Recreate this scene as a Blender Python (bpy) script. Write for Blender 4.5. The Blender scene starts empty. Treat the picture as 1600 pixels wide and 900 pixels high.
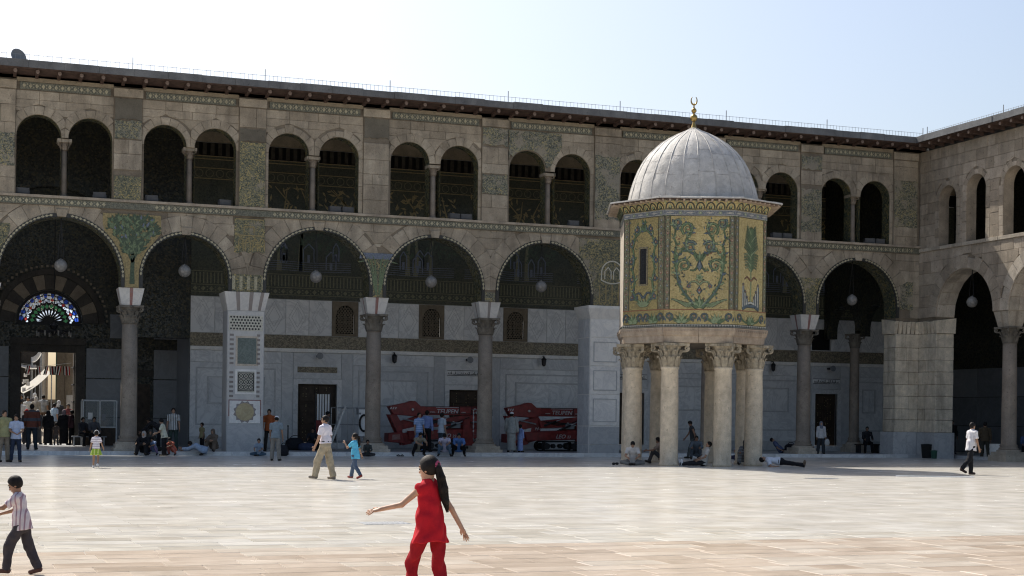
import bpy, bmesh, math, random
import numpy as np
from mathutils import Vector, Matrix

R = math.radians
PI = math.pi
scene = bpy.context.scene
COL = scene.collection
rnd = random.Random(7)

# ------------------------------------------------------------------ camera
cam_data = bpy.data.cameras.new("camera")
cam = bpy.data.objects.new("camera", cam_data)
COL.objects.link(cam)
cam_data.sensor_fit = 'HORIZONTAL'
cam_data.sensor_width = 36.0
cam_data.lens = 36.0 * 2400 / 1600
cam_data.shift_y = (651 - 450) / 1600
cam_data.clip_start = 0.1
cam_data.clip_end = 4000
CAM = Vector((-43.14, -62.2, 1.7))
_right = Vector((.93995, -.34136, 0)); _fwd = Vector((.34136, .93995, 0)); _up = Vector((0, 0, 1))
_rho = math.atan(.0126)
r2 = _right * math.cos(_rho) + _up * math.sin(_rho)
u2 = _up * math.cos(_rho) - _right * math.sin(_rho)
cam.matrix_world = Matrix(((r2.x, u2.x, -_fwd.x, CAM.x), (r2.y, u2.y, -_fwd.y, CAM.y), (r2.z, u2.z, -_fwd.z, CAM.z), (0, 0, 0, 1)))
scene.camera = cam

# ------------------------------------------------------------------ sky and sun
SUN_ELEV = R(48.7)
sun_vec = Vector((-.255, .845, 1.0)).normalized()          # towards the sun
world = bpy.data.worlds.new("World"); scene.world = world
world.use_nodes = True
wn = world.node_tree.nodes; wl = world.node_tree.links
sky = wn.new('ShaderNodeTexSky'); sky.sky_type = 'NISHITA'
sky.sun_disc = False
sky.sun_elevation = math.asin(sun_vec.z)
sky.sun_rotation = math.atan2(sun_vec.x, sun_vec.y)
sky.air_density = 1.0; sky.dust_density = 3.5; sky.ozone_density = 1.0
bg = wn['Background']; bg.inputs['Strength'].default_value = .131
wl.new(sky.outputs[0], bg.inputs[0])
sl = bpy.data.lights.new("sun", 'SUN'); sl.energy = 4.8; sl.angle = R(.53); sl.color = (1, .955, .88)
sun = bpy.data.objects.new("sun", sl); COL.objects.link(sun)
sun.rotation_euler = sun_vec.to_track_quat('Z', 'Y').to_euler()
sun.location = (-60, 60, 90)

scene.view_settings.view_transform = 'Standard'
scene.view_settings.look = 'None'
scene.view_settings.exposure = 0.38
scene.view_settings.gamma = 1.0
scene.view_settings.use_curve_mapping = False
scene.render.engine = 'CYCLES'
scene.cycles.use_denoising = True
try:
    scene.cycles.denoiser = 'OPENIMAGEDENOISE'
except Exception:
    pass
scene.cycles.pixel_filter_type = 'BLACKMAN_HARRIS'; scene.cycles.filter_width = 1.15
scene.cycles.max_bounces = 10
scene.cycles.diffuse_bounces = 5
scene.cycles.sample_clamp_indirect = 6

# ------------------------------------------------------------------ materials
def _n(nt, t, **kw):
    n = nt.nodes.new(t)
    for k, v in kw.items():
        if k.startswith('i_'):
            n.inputs[k[2:].replace('_', ' ')].default_value = v
        else:
            setattr(n, k, v)
    return n

def newmat(name, rough=.8, spec=.3, metal=0.):
    m = bpy.data.materials.new(name); m.use_nodes = True
    b = m.node_tree.nodes['Principled BSDF']
    b.inputs['Roughness'].default_value = rough
    b.inputs['Metallic'].default_value = metal
    b.inputs['Specular IOR Level'].default_value = spec
    return m, m.node_tree, b

def rgba(c): return (c[0], c[1], c[2], 1)

def mix(nt, fac, a, b, mode='MIX'):
    n = nt.nodes.new('ShaderNodeMix'); n.data_type = 'RGBA'; n.blend_type = mode
    for idx, v in ((0, fac), (6, a), (7, b)):
        if hasattr(v, 'is_linked') or isinstance(v, bpy.types.NodeSocket):
            nt.links.new(v, n.inputs[idx])
        else:
            n.inputs[idx].default_value = v if idx == 0 else rgba(v)
    return n.outputs[2]

def ramp(nt, src, stops):
    n = nt.nodes.new('ShaderNodeValToRGB')
    el = n.color_ramp.elements
    while len(el) < len(stops): el.new(.5)
    for e, (p, c) in zip(el, stops):
        e.position = p; e.color = rgba(c) if not isinstance(c, (int, float)) else (c, c, c, 1)
    nt.links.new(src, n.inputs[0])
    return n.outputs[0]

def coords(nt, kind='Object', scale=(1, 1, 1), offset_random=False):
    tc = nt.nodes.new('ShaderNodeTexCoord')
    mp = nt.nodes.new('ShaderNodeMapping'); mp.inputs['Scale'].default_value = scale
    nt.links.new(tc.outputs[kind], mp.inputs[0])
    if offset_random:
        oi = nt.nodes.new('ShaderNodeObjectInfo')
        mu = nt.nodes.new('ShaderNodeMath'); mu.operation = 'MULTIPLY'; mu.inputs[1].default_value = 37.
        nt.links.new(oi.outputs['Random'], mu.inputs[0])
        nt.links.new(mu.outputs[0], mp.inputs['Location'])
    return mp.outputs[0]

def noise(nt, vec, scale, detail=4, rough=.55, out='Fac', dist=0.):
    n = nt.nodes.new('ShaderNodeTexNoise')
    n.inputs['Scale'].default_value = scale; n.inputs['Detail'].default_value = detail
    n.inputs['Roughness'].default_value = rough; n.inputs['Distortion'].default_value = dist
    nt.links.new(vec, n.inputs['Vector'])
    return n.outputs[out]

def bump(nt, b, h, strength=.3, dist=.02):
    n = nt.nodes.new('ShaderNodeBump'); n.inputs['Strength'].default_value = strength
    n.inputs['Distance'].default_value = dist
    nt.links.new(h, n.inputs['Height']); nt.links.new(n.outputs[0], b.inputs['Normal'])

def objrand(nt):
    return nt.nodes.new('ShaderNodeObjectInfo').outputs['Random']

def mat_plain(name, c, rough=.7, spec=.3, metal=0., var=.12, scale=6., bmp=.0, kind='Object'):
    m, nt, b = newmat(name, rough, spec, metal)
    v = coords(nt, kind)
    n = noise(nt, v, scale, 5)
    lo = [x * (1 - var) for x in c]; hi = [min(1, x * (1 + var)) for x in c]
    nt.links.new(ramp(nt, n, [(.3, lo), (.7, hi)]), b.inputs['Base Color'])
    if bmp: bump(nt, b, noise(nt, v, scale * 4, 6), bmp, .01)
    return m

def mat_stone(name, cols, rough=.88, stain=(.10, .085, .068), stain_amt=.5, scale=1.0, bmp=.5, spec=.2, weather=.6):
    """cols: three tints picked per block by its random value, mottled by noise, stained."""
    m, nt, b = newmat(name, rough, spec)
    v = coords(nt)
    base = ramp(nt, objrand(nt), [(.05, cols[0]), (.5, cols[1]), (.95, cols[2])])
    n1 = noise(nt, v, 2.2 * scale, 6, .6)
    c = mix(nt, .55, base, ramp(nt, n1, [(.25, (.45, .43, .4)), (.75, (1.25, 1.22, 1.18))]), 'MULTIPLY')
    vs = coords(nt, scale=(1.6, 1.6, .22))
    st = ramp(nt, noise(nt, vs, .9 * scale, 5, .65), [(.47, 0.), (.72, 1.)])
    mm = nt.nodes.new('ShaderNodeMath'); mm.operation = 'MULTIPLY'; mm.inputs[1].default_value = stain_amt
    nt.links.new(st, mm.inputs[0])
    c = mix(nt, mm.outputs[0], c, stain)
    n3 = noise(nt, v, 26 * scale, 4, .6)
    c = mix(nt, .3, c, ramp(nt, n3, [(.35, (.5, .5, .5)), (.6, (1.12, 1.12, 1.12))]), 'MULTIPLY')
    # broad weathering patches, soot and pits that run on from block to block
    n4 = noise(nt, v, .42 * scale, 6, .7, dist=.6)
    c = mix(nt, weather, c, ramp(nt, n4, [(.3, (.58, .56, .54)), (.5, (.95, .95, .94)), (.7, (1.18, 1.16, 1.12))]), 'MULTIPLY')
    n5 = noise(nt, v, 6.5 * scale, 3, .5)
    c = mix(nt, .5, c, ramp(nt, n5, [(.27, (.35, .33, .31)), (.36, (1., 1., 1.))]), 'MULTIPLY')
    nt.links.new(c, b.inputs['Base Color'])
    bump(nt, b, noise(nt, v, 9 * scale, 8, .65), bmp, .03)
    return m

def mat_mosaic(name, stops, scale=26., fig=1.6, contrast=.55, rough=.5, spec=.35, dist=1.2, loss=0., bare=(.30,.26,.20)):
    """glass tesserae: cells whose colour follows a larger drifting pattern."""
    m, nt, b = newmat(name, rough, spec)
    v = coords(nt, offset_random=True)
    vo = nt.nodes.new('ShaderNodeTexVoronoi'); vo.inputs['Scale'].default_value = scale
    nt.links.new(v, vo.inputs['Vector'])
    big = noise(nt, v, fig, 5, .6, dist=dist)
    sep = nt.nodes.new('ShaderNodeSeparateColor'); nt.links.new(vo.outputs['Color'], sep.inputs[0])
    mx = nt.nodes.new('ShaderNodeMix'); mx.data_type = 'FLOAT'; mx.inputs[0].default_value = contrast
    nt.links.new(big, mx.inputs[2]); nt.links.new(sep.outputs[0], mx.inputs[3])
    c = ramp(nt, mx.outputs[0], stops)
    if loss:      # patches where the glass has gone and the bedding shows
        ln = noise(nt, v, 1.1, 7, .7)
        c = mix(nt, ramp(nt, ln, [(.66-loss*.3, 0.), (.74-loss*.3, .85)]), c, bare)
        tn = noise(nt, v, .7, 3, .5); c = mix(nt, .5, c, ramp(nt, tn, [(.3, (.72,.72,.72)), (.7, (1.2,1.18,1.12))]), 'MULTIPLY')
    nt.links.new(c, b.inputs['Base Color'])
    rr_ = ramp(nt, sep.outputs[1], [(.3, rough*.6), (.7, min(1, rough*1.5))]); nt.links.new(rr_, b.inputs['Roughness'])
    bump(nt, b, vo.outputs['Distance'], .5, .008)
    return m

def mat_marble(name, c1, c2, rough=.35, spec=.4, scale=1.2, veins=(.25, .26, .28), vein=.35, var=True):
    m, nt, b = newmat(name, rough, spec)
    v = coords(nt, offset_random=True)
    base = mix(nt, objrand(nt), c1, c2) if var else mix(nt, .5, c1, c2)
    n1 = noise(nt, v, scale, 7, .65, dist=1.6)
    ve = ramp(nt, n1, [(.44, 0.), (.5, 1.), (.56, 0.)])
    mm = nt.nodes.new('ShaderNodeMath'); mm.operation = 'MULTIPLY'; mm.inputs[1].default_value = vein
    nt.links.new(ve, mm.inputs[0])
    c = mix(nt, mm.outputs[0], base, veins)
    n2 = noise(nt, v, scale * .6, 5, .6)
    c = mix(nt, .5, c, ramp(nt, n2, [(.3, (.72, .73, .75)), (.7, (1.12, 1.12, 1.1))]), 'MULTIPLY')
    nt.links.new(c, b.inputs['Base Color'])
    bump(nt, b, noise(nt, v, 14, 6), .08, .01)
    return m

M = {}
M['stone'] = mat_stone('facade_stone', [(.35, .30, .23), (.39, .335, .26), (.43, .375, .295)], weather=.8, stain_amt=.6)
M['stone_dark'] = mat_stone('joint_stone', [(.23, .195, .15)] * 3, stain_amt=.4)
M['stone_pale'] = mat_stone('pale_stone', [(.42, .37, .30), (.50, .44, .36), (.58, .51, .42)], stain_amt=.4)
M['pierstone'] = mat_stone('pier_stone', [(.62, .54, .42), (.7, .615, .485), (.76, .67, .53)], stain=(.2, .17, .13), stain_amt=.55, bmp=.9, scale=1.4)
M['stone_grey'] = mat_stone('wing_stone', [(.34, .285, .22), (.41, .35, .275), (.47, .40, .32)], stain_amt=.5)
M['column'] = mat_stone('column_stone', [(.30, .25, .2), (.33, .275, .22), (.3, .255, .205)], stain_amt=.35, rough=.6, bmp=.25)
M['capital'] = mat_stone('capital_stone', [(.2, .18, .15)] * 3, stain=(.05, .045, .035), stain_amt=.6, scale=2.5, bmp=.6)
M['trcol'] = mat_stone('treasury_column', [(.70, .595, .45), (.76, .65, .50), (.72, .615, .47)], stain=(.24, .2, .15), stain_amt=.45, rough=.65, bmp=.5, scale=1.5, weather=.45)
M['trcap'] = mat_stone('treasury_capital', [(.5, .43, .32)] * 3, stain=(.05, .045, .035), stain_amt=.75, scale=4, bmp=.7)
M['ringstone'] = mat_stone('ring_stone', [(.46, .37, .285), (.5, .41, .315), (.45, .375, .30)], stain=(.2, .13, .09), stain_amt=.5, scale=1.8, bmp=.5)
M['plaster'] = mat_stone('old_plaster', [(.3, .255, .185)] * 3, stain=(.2, .17, .125), stain_amt=.5, bmp=.25)
M['greyplaster'] = mat_stone('grey_render', [(.16, .145, .115)] * 3, stain=(.12, .11, .09), stain_amt=.4, bmp=.3)
M['lead'] = mat_stone('roof_lead', [(.17, .175, .18)] * 3, stain=(.07, .07, .075), stain_amt=.6, bmp=.4, rough=.6)
M['wood'] = mat_plain('dark_red_wood', (.075, .048, .038), .75, .25, var=.35, scale=5, bmp=.2)
M['wood_end'] = mat_plain('rafter_end_wood', (.18, .13, .10), .75, .2, var=.3, scale=8)
M['doorwood'] = mat_plain('door_wood', (.04, .026, .016), .55, .3, var=.5, scale=4, bmp=.2)
M['mos_grey'] = mat_mosaic('grey_green_mosaic', [(.25, (.055, .06, .045)), (.45, (.13, .13, .10)), (.6, (.2, .195, .15)), (.75, (.3, .25, .12))], loss=.5, bare=(.27,.235,.18))
M['mos_gold'] = mat_mosaic('gold_green_mosaic', [(.25, (.05, .058, .04)), (.45, (.13, .13, .09)), (.62, (.2, .18, .10)), (.78, (.36, .28, .11))], fig=2.2, loss=.35, bare=(.27,.235,.18))
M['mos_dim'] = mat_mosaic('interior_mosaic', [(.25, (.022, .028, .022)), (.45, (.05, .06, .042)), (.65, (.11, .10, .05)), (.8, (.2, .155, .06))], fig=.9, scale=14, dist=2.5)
M['mos_land'] = mat_mosaic('landscape_mosaic', [(.25, (.032, .038, .028)), (.5, (.055, .06, .044)), (.8, (.09, .088, .055))], fig=.5, scale=18, contrast=.35, dist=1.)
M['mos_shade'] = mat_mosaic('shaded_mosaic', [(.3, (.012, .014, .012)), (.55, (.025, .028, .022)), (.8, (.06, .05, .025))], fig=.9, scale=14, dist=2.5)  # interior mosaic with the shade of the covered halls put into its colour
M['marbleshade'] = mat_marble('shaded_marble', (.13, .14, .15), (.19, .2, .21), vein=.3)  # wall marble darkened in colour to carry the enclosed hall's shade
M['mos_band'] = mat_mosaic('band_mosaic', [(.3, (.09, .09, .07)), (.7, (.17, .165, .12))], fig=3)
M['loz'] = mat_plain('pale_gold_tesserae', (.34, .305, .20), .45, .4, var=.45, scale=20)
M['goldleaf'] = mat_plain('gold_tesserae', (.26, .20, .085), .4, .45, var=.35, scale=15)
M['leafdk'] = mat_plain('dark_green_tesserae', (.06, .085, .05), .5, .35, var=.4, scale=18)
M['leaflt'] = mat_plain('green_tesserae', (.13, .17, .09), .5, .35, var=.35, scale=18)
M['leafblue'] = mat_plain('blue_grey_tesserae', (.13, .15, .19), .5, .35, var=.35, scale=18)
M['trunk'] = mat_plain('olive_tesserae', (.15, .145, .085), .5, .35, var=.3, scale=18)
M['paletess'] = mat_plain('pale_tesserae', (.5, .48, .4), .5, .35, var=.25, scale=18)
M['darktess'] = mat_plain('dark_tesserae', (.035, .035, .032), .5, .35, var=.3, scale=18)
M['marble'] = mat_marble('wall_marble', (.47, .475, .475), (.68, .675, .66), vein=.3)
M['marble2'] = mat_marble('panel_marble', (.60, .60, .59), (.70, .695, .68), vein=.35, scale=.9)
M['marblebase'] = mat_marble('grey_marble', (.42, .42, .415), (.50, .50, .49), vein=.4)
M['marblewhite'] = mat_marble('white_marble', (.72, .69, .64), (.80, .77, .72), vein=.2)
M['impostwhite'] = mat_marble('impost_marble', (.5, .48, .45), (.6, .58, .54), vein=.25)
M['letter'] = mat_plain('pale_lettering', (.42, .41, .4), .5, .3, var=.3, scale=12)
M['redmarble'] = mat_marble('red_marble', (.2, .085, .075), (.26, .12, .1), vein=.3)
M['greymarblestripe'] = mat_marble('brown_grey_marble', (.2, .17, .15), (.26, .22, .2), vein=.3)
M['greenmarble'] = mat_marble('green_marble', (.13, .16, .145), (.16, .19, .17), vein=.6, scale=3, veins=(.05, .07, .06))
M['yellowmarble'] = mat_marble('yellow_marble', (.42, .35, .2), (.45, .37, .22), vein=.5, scale=2.5, veins=(.3, .22, .1))
M['frieze'] = mat_mosaic('frieze_mosaic', [(.3, (.12, .105, .075)), (.55, (.21, .18, .125)), (.75, (.29, .245, .165))], fig=2.5, scale=20)
M['black'] = mat_plain('black_paint', (.012, .012, .013), .5, .3)
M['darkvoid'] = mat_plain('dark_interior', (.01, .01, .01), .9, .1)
M['glass_lamp'] = mat_plain('white_lamp_glass', (.21, .2, .185), .35, .45, var=.3, scale=9)
M['grille'] = mat_plain('carved_stone_grille', (.17, .14, .1), .8, .2, var=.2)
M['iron'] = mat_plain('dark_iron', (.03, .03, .032), .5, .4, metal=.5)
M['steel'] = mat_plain('grey_steel', (.34, .35, .36), .4, .5, metal=.6, var=.15)
M['wire'] = mat_plain('fence_wire', (.3, .31, .32), .5, .4, metal=.3)
M['gilt'] = mat_plain('gilded_metal', (.36, .25, .085), .42, .5, metal=.9, var=.15)
M['domelead'] = mat_stone('dome_lead', [(.49, .475, .445), (.54, .525, .495), (.59, .575, .545)], stain=(.36, .355, .34), stain_amt=.25, weather=.22, bmp=.55, rough=.62, scale=1.6)
M['inkblack'] = mat_plain('black_lettering', (.015, .015, .018), .5, .3)
M['rubber'] = mat_plain('black_rubber', (.02, .02, .02), .8, .2)
M['white'] = mat_plain('white_paint', (.72, .72, .7), .5, .4, var=.08)
M['redpaint'] = mat_plain('red_machine_paint', (.17, .018, .016), .45, .45, var=.4, scale=5)
M['greenpaint'] = mat_plain('green_plastic', (.02, .075, .05), .5, .4)
M['greyplastic'] = mat_plain('grey_plastic', (.2, .21, .22), .5, .4)

# ------------------------------------------------------------------ mesh helpers
class MB:
    def __init__(s): s.v = []; s.f = []; s.m = []; s.mi = 0
    def add(s, vs, fs):
        o = len(s.v); s.v.extend(vs)
        for f in fs: s.f.append([i + o for i in f]); s.m.append(s.mi)
        return s
    def box(s, x0, y0, z0, x1, y1, z1):
        return s.add([(x0,y0,z0),(x1,y0,z0),(x1,y1,z0),(x0,y1,z0),(x0,y0,z1),(x1,y0,z1),(x1,y1,z1),(x0,y1,z1)],
              [(0,3,2,1),(4,5,6,7),(0,1,5,4),(1,2,6,5),(2,3,7,6),(3,0,4,7)])
    def obox(s, p, q, w, h, up=(0,0,1)):
        """bar of w x h section from p to q"""
        p = Vector(p); q = Vector(q); d = (q - p).normalized(); u = Vector(up)
        if abs(d.dot(u)) > .98: u = Vector((0,1,0))
        r = d.cross(u).normalized(); u = r.cross(d)
        vs = []
        for c in (p, q):
            for a, b in ((-1,-1),(1,-1),(1,1),(-1,1)):
                vs.append(tuple(c + r*a*w/2 + u*b*h/2))
        return s.add(vs, [(0,1,2,3),(7,6,5,4),(0,4,5,1),(1,5,6,2),(2,6,7,3),(3,7,4,0)])
    def prism(s, poly, y0, y1, bev=0., tf=None, back=True):
        """poly in (x,z); front face at y0, optional chamfer"""
        n = len(poly)
        if tf is None: tf = lambda x, y, z: (x, y, z)
        if bev > 0:
            cx = sum(p[0] for p in poly)/n; cz = sum(p[1] for p in poly)/n
            fr = []
            for i in range(n):
                a = Vector(poly[i-1]); p = Vector(poly[i]); c = Vector(poly[(i+1) % n])
                e1 = (p-a); e2 = (c-p)
                n1 = Vector((-e1.y, e1.x)); n2 = Vector((-e2.y, e2.x))
                if n1.length > 1e-9: n1.normalize()
                if n2.length > 1e-9: n2.normalize()
                d = n1 + n2
                if d.length > 1e-6: d.normalize()
                if d.dot(Vector((cx, cz)) - p) < 0 and n <= 4: d = -d
                fr.append((p.x + d.x*bev*1.3, p.y + d.y*bev*1.3))
            vs = [tf(x, y0, z) for x, z in fr] + [tf(x, y0+bev, z) for x, z in poly] + [tf(x, y1, z) for x, z in poly]
            fs = [tuple(range(n))]
            for i in range(n):
                j = (i+1) % n
                fs.append((i, n+i, n+j, j)); fs.append((n+i, 2*n+i, 2*n+j, n+j))
            if back: fs.append(tuple(range(3*n-1, 2*n-1, -1)))
        else:
            vs = [tf(x, y0, z) for x, z in poly] + [tf(x, y1, z) for x, z in poly]
            fs = [tuple(range(n))]
            for i in range(n):
                j = (i+1) % n; fs.append((i, n+i, n+j, j))
            if back: fs.append(tuple(range(2*n-1, n-1, -1)))
        return s.add(vs, fs)
    def rev(s, prof, n=24, c=(0,0,0), a0=0., a1=2*PI, sx=1., sy=1.):
        full = abs(a1-a0-2*PI) < 1e-6; k = n if full else n+1
        vs = []
        for r, z in prof:
            for i in range(k):
                a = a0 + (a1-a0)*i/n
                vs.append((c[0]+sx*r*math.cos(a), c[1]+sy*r*math.sin(a), c[2]+z))
        fs = []
        for j in range(len(prof)-1):
            for i in range(n):
                i2 = (i+1) % k
                fs.append((j*k+i, j*k+i2, (j+1)*k+i2, (j+1)*k+i))
        if full and prof[0][0] > 1e-4: fs.append(tuple(range(k-1, -1, -1)))
        if full and prof[-1][0] > 1e-4: fs.append(tuple((len(prof)-1)*k+i for i in range(k)))
        return s.add(vs, fs)
    def tube(s, pts, r, n=6, caps=True):
        pts = [Vector(p) for p in pts]; m = len(pts)
        rs = r if isinstance(r, (list, tuple)) else [r]*m
        d = (pts[1]-pts[0]).normalized()
        u = d.orthogonal().normalized()
        vs = []; 
        for i, p in enumerate(pts):
            t = (pts[min(i+1, m-1)]-pts[max(i-1, 0)])
            if t.length > 1e-9: d = t.normalized()
            u = (u - d*u.dot(d))
            u = u.normalized() if u.length > 1e-6 else d.orthogonal().normalized()
            w = d.cross(u)
            for k in range(n):
                a = 2*PI*k/n
                vs.append(tuple(p + (u*math.cos(a)+w*math.sin(a))*rs[i]))
        fs = []
        for i in range(m-1):
            for k in range(n):
                k2 = (k+1) % n
                fs.append((i*n+k, i*n+k2, (i+1)*n+k2, (i+1)*n+k))
        if caps: fs.append(tuple(range(n-1, -1, -1))); fs.append(tuple((m-1)*n+k for k in range(n)))
        return s.add(vs, fs)
    def ball(s, c, r, n=10, m=6, sz=1.):
        prof = [(max(1e-5, r*math.sin(PI*i/m)), -r*sz*math.cos(PI*i/m)) for i in range(m+1)]
        return s.rev(prof, n, c)
    def mesh(s, name, mats, smooth=False):
        me = bpy.data.meshes.new(name)
        me.from_pydata([tuple(v) for v in s.v], [], s.f)
        if not isinstance(mats, (list, tuple)): mats = [mats]
        for m in mats: me.materials.append(m)
        if len(mats) > 1: me.polygons.foreach_set('material_index', s.m)
        if smooth:
            me.polygons.foreach_set('use_smooth', [True]*len(me.polygons))
        me.update()
        return me
    def build(s, name, mats, parent=None, smooth=False, **props):
        return link(name, s.mesh(name, mats, smooth), parent, **props)

def link(name, me, parent=None, loc=None, rot=None, scale=None, **props):
    o = bpy.data.objects.new(name, me); COL.objects.link(o)
    if parent is not None: o.parent = parent
    if loc is not None: o.location = loc
    if rot is not None: o.rotation_euler = rot
    if scale is not None: o.scale = scale if not isinstance(scale, (int, float)) else (scale,)*3
    for k, v in props.items(): o[k] = v
    return o

def thing(name, label, cat, loc=(0,0,0), rz=0., group=None):
    o = bpy.data.objects.new(name, None); COL.objects.link(o)
    o.empty_display_size = .2
    o.location = loc; o.rotation_euler = (0, 0, rz)
    o['label'] = label; o['category'] = cat
    if group: o['group'] = group
    return o

def tag(o, label, cat, group=None):
    o['label'] = label; o['category'] = cat
    if group: o['group'] = group
    return o

def cs(o, ang=40):
    """shade smooth by angle"""
    me = o.data
    me.polygons.foreach_set('use_smooth', [True]*len(me.polygons))
    try: me.set_sharp_from_angle(angle=R(ang))
    except Exception: pass
    return o

# ------------------------------------------------------------------ masonry helpers (local frame: x along wall, front faces -y)
def arch_wall(mb, x0, x1, zb, zt, ops, y0, y1, soff=1, seg=20):
    ops = sorted(ops); xs = x0; body = mb.mi
    def rect(a, b):
        nonlocal zb
        if b - a < 1e-4: return
        mb.mi = body
        mb.add([(a,y0,zb),(b,y0,zb),(b,y0,zt),(a,y0,zt),(a,y1,zb),(b,y1,zb),(b,y1,zt),(a,y1,zt)],
               [(0,1,2,3),(7,6,5,4),(3,2,6,7),(0,4,5,1)])
    for i_, (cx, r, zs) in enumerate(ops):
        if i_ and cx-r-xs < .6:      # a pair sharing a colonnette: masonry only above the springing
            z_keep = zb; zb = zs-.0; rect(xs, cx-r)
            mb.add([(xs,y0,zb),(cx-r,y0,zb),(cx-r,y1,zb),(xs,y1,zb)], [(0,1,2,3)]); zb = z_keep
        else: rect(xs, cx-r)
        P = [(cx-r, zb)] if zs > zb+1e-3 else []
        for i in range(seg+1):
            a = PI - PI*i/seg
            P.append((cx+r*math.cos(a), zs+r*math.sin(a)))
        if zs > zb+1e-3: P.append((cx+r, zb))
        for (ax, az), (bx, bz) in zip(P[:-1], P[1:]):
            if bx - ax > 1e-5:
                mb.mi = body
                mb.add([(ax,y0,az),(bx,y0,bz),(bx,y0,zt),(ax,y0,zt),(ax,y1,az),(bx,y1,bz),(bx,y1,zt),(ax,y1,zt)],
                       [(0,1,2,3),(7,6,5,4),(3,2,6,7)])
            mb.mi = soff
            mb.add([(ax,y0,az),(bx,y0,bz),(bx,y1,bz),(ax,y1,az)], [(0,1,2,3)])
        xs = cx+r
    rect(xs, x1)
    mb.mi = body
    mb.add([(x0,y0,zb),(x0,y1,zb),(x0,y1,zt),(x0,y0,zt),(x1,y0,zb),(x1,y1,zb),(x1,y1,zt),(x1,y0,zt)], [(0,1,2,3),(7,6,5,4)])
    return mb

GAP = .005
def stone_poly(parent, name, mat, poly, y, th, jit=True, bev=.008):
    # drop repeated points
    P = []
    for p in poly:
        if not P or abs(p[0]-P[-1][0])+abs(p[1]-P[-1][1]) > .004: P.append(p)
    if len(P) > 2 and abs(P[0][0]-P[-1][0])+abs(P[0][1]-P[-1][1]) < .004: P.pop()
    if len(P) < 3: return None
    A = .5*sum(P[i-1][0]*P[i][1]-P[i][0]*P[i-1][1] for i in range(len(P)))
    if abs(A) < .012: return None
    if A < 0: P.reverse()
    yo = y - th - (rnd.uniform(-.006, .010) if jit else 0)
    b = MB(); b.prism(P, yo, y+.01, bev=bev, back=False)
    return b.build(name, mat, parent)

def ashlar(parent, name, mat, zs, x0, x1, holes, y, th=.03, wmin=.55, wmax=1.15, skip=(), keep=None):
    """coursed blocks between/around arches. holes: (cx, outer radius, spring z)."""
    holes = sorted(holes); out = []
    for z0, z1 in zip(zs[:-1], zs[1:]):
        za, zb = z0+GAP, z1-GAP
        Z = [za + (zb-za)*i/4 for i in range(5)]
        def hw(h, z):
            cx, r, s = h
            if z <= s: return r
            return math.sqrt(max(0, r*r-(z-s)**2)) if z < s+r else 0.
        bounds = [None]+list(holes)+[None]
        for hl, hr in zip(bounds[:-1], bounds[1:]):
            L = [(x0 if hl is None else hl[0]+hw(hl, z)) for z in Z]
            Q = [(x1 if hr is None else hr[0]-hw(hr, z)) for z in Z]
            a, bb = min(L), max(Q)
            if bb - a < .08: continue
            cuts = [a]
            while bb - cuts[-1] > wmax*1.15:
                cuts.append(cuts[-1]+rnd.uniform(wmin, wmax))
            if bb-cuts[-1] < wmin*.5 and len(cuts) > 1: cuts.pop()
            cuts.append(bb)
            for c0, c1 in zip(cuts[:-1], cuts[1:]):
                lp = []; rp = []
                for z, l, q in zip(Z, L, Q):
                    xl = max(c0+GAP, l+GAP); xr = min(c1-GAP, q-GAP)
                    if xr - xl < .01: continue
                    lp.append((xl, z)); rp.append((xr, z))
                if len(lp) < 2: continue
                if all(abs(p[0]-lp[0][0]) < .004 for p in lp): lp = [lp[0], lp[-1]]
                if all(abs(p[0]-rp[0][0]) < .004 for p in rp): rp = [rp[0], rp[-1]]
                mx = (min(p[0] for p in lp)+max(p[0] for p in rp))/2; mz = (za+zb)/2
                if any(s[0] <= mx <= s[1] and s[2] <= mz <= s[3] for s in skip): continue
                if keep and not keep(mx, mz): continue
                poly = lp[::-1]; poly = rp + poly
                o = stone_poly(parent, name, mat, poly, y, th)
                if o: out.append(o)
    return out

def voussoirs(parent, name, mat, cx, r0, r1, zs, n, y, th=.04, xl=-1e9, xr=1e9, a0=0., a1=PI, zmin=-1e9, mats=None, skip=()):
    for i in range(n):
        s0 = a0+(a1-a0)*i/n+.006/r1; s1 = a0+(a1-a0)*(i+1)/n-.006/r1
        if rnd.random() < .3 and mats is None: ro = r1-rnd.uniform(.02, .14)
        else: ro = r1
        P = []
        for k in range(4): 
            a = s0+(s1-s0)*k/3; P.append((cx+ro*math.cos(a), zs+ro*math.sin(a)))
        for k in range(4):
            a = s1+(s0-s1)*k/3; P.append((cx+r0*math.cos(a), zs+r0*math.sin(a)))
        mx = sum(p[0] for p in P)/8; mz = sum(p[1] for p in P)/8
        if any(s[0] <= mx <= s[1] and s[2] <= mz <= s[3] for s in skip): continue
        P = [(min(max(x, xl), xr), max(z, zmin)) for x, z in P]
        stone_poly(parent, name, mats[i % 2] if mats else mat, P, y, th)

def ring_poly(cx, r0, r1, zs, zb, seg=24, a0=PI, a1=0.):
    P = []
    if zb is not None: P.append((cx-r1, zb))
    P += [(cx+r1*math.cos(a0+(a1-a0)*i/seg), zs+r1*math.sin(a0+(a1-a0)*i/seg)) for i in range(seg+1)]
    if zb is not None: P += [(cx+r1, zb), (cx+r0, zb)]
    P += [(cx+r0*math.cos(a1+(a0-a1)*i/seg), zs+r0*math.sin(a1+(a0-a1)*i/seg)) for i in range(seg+1)]
    if zb is not None: P.append((cx-r0, zb))
    return P

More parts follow.
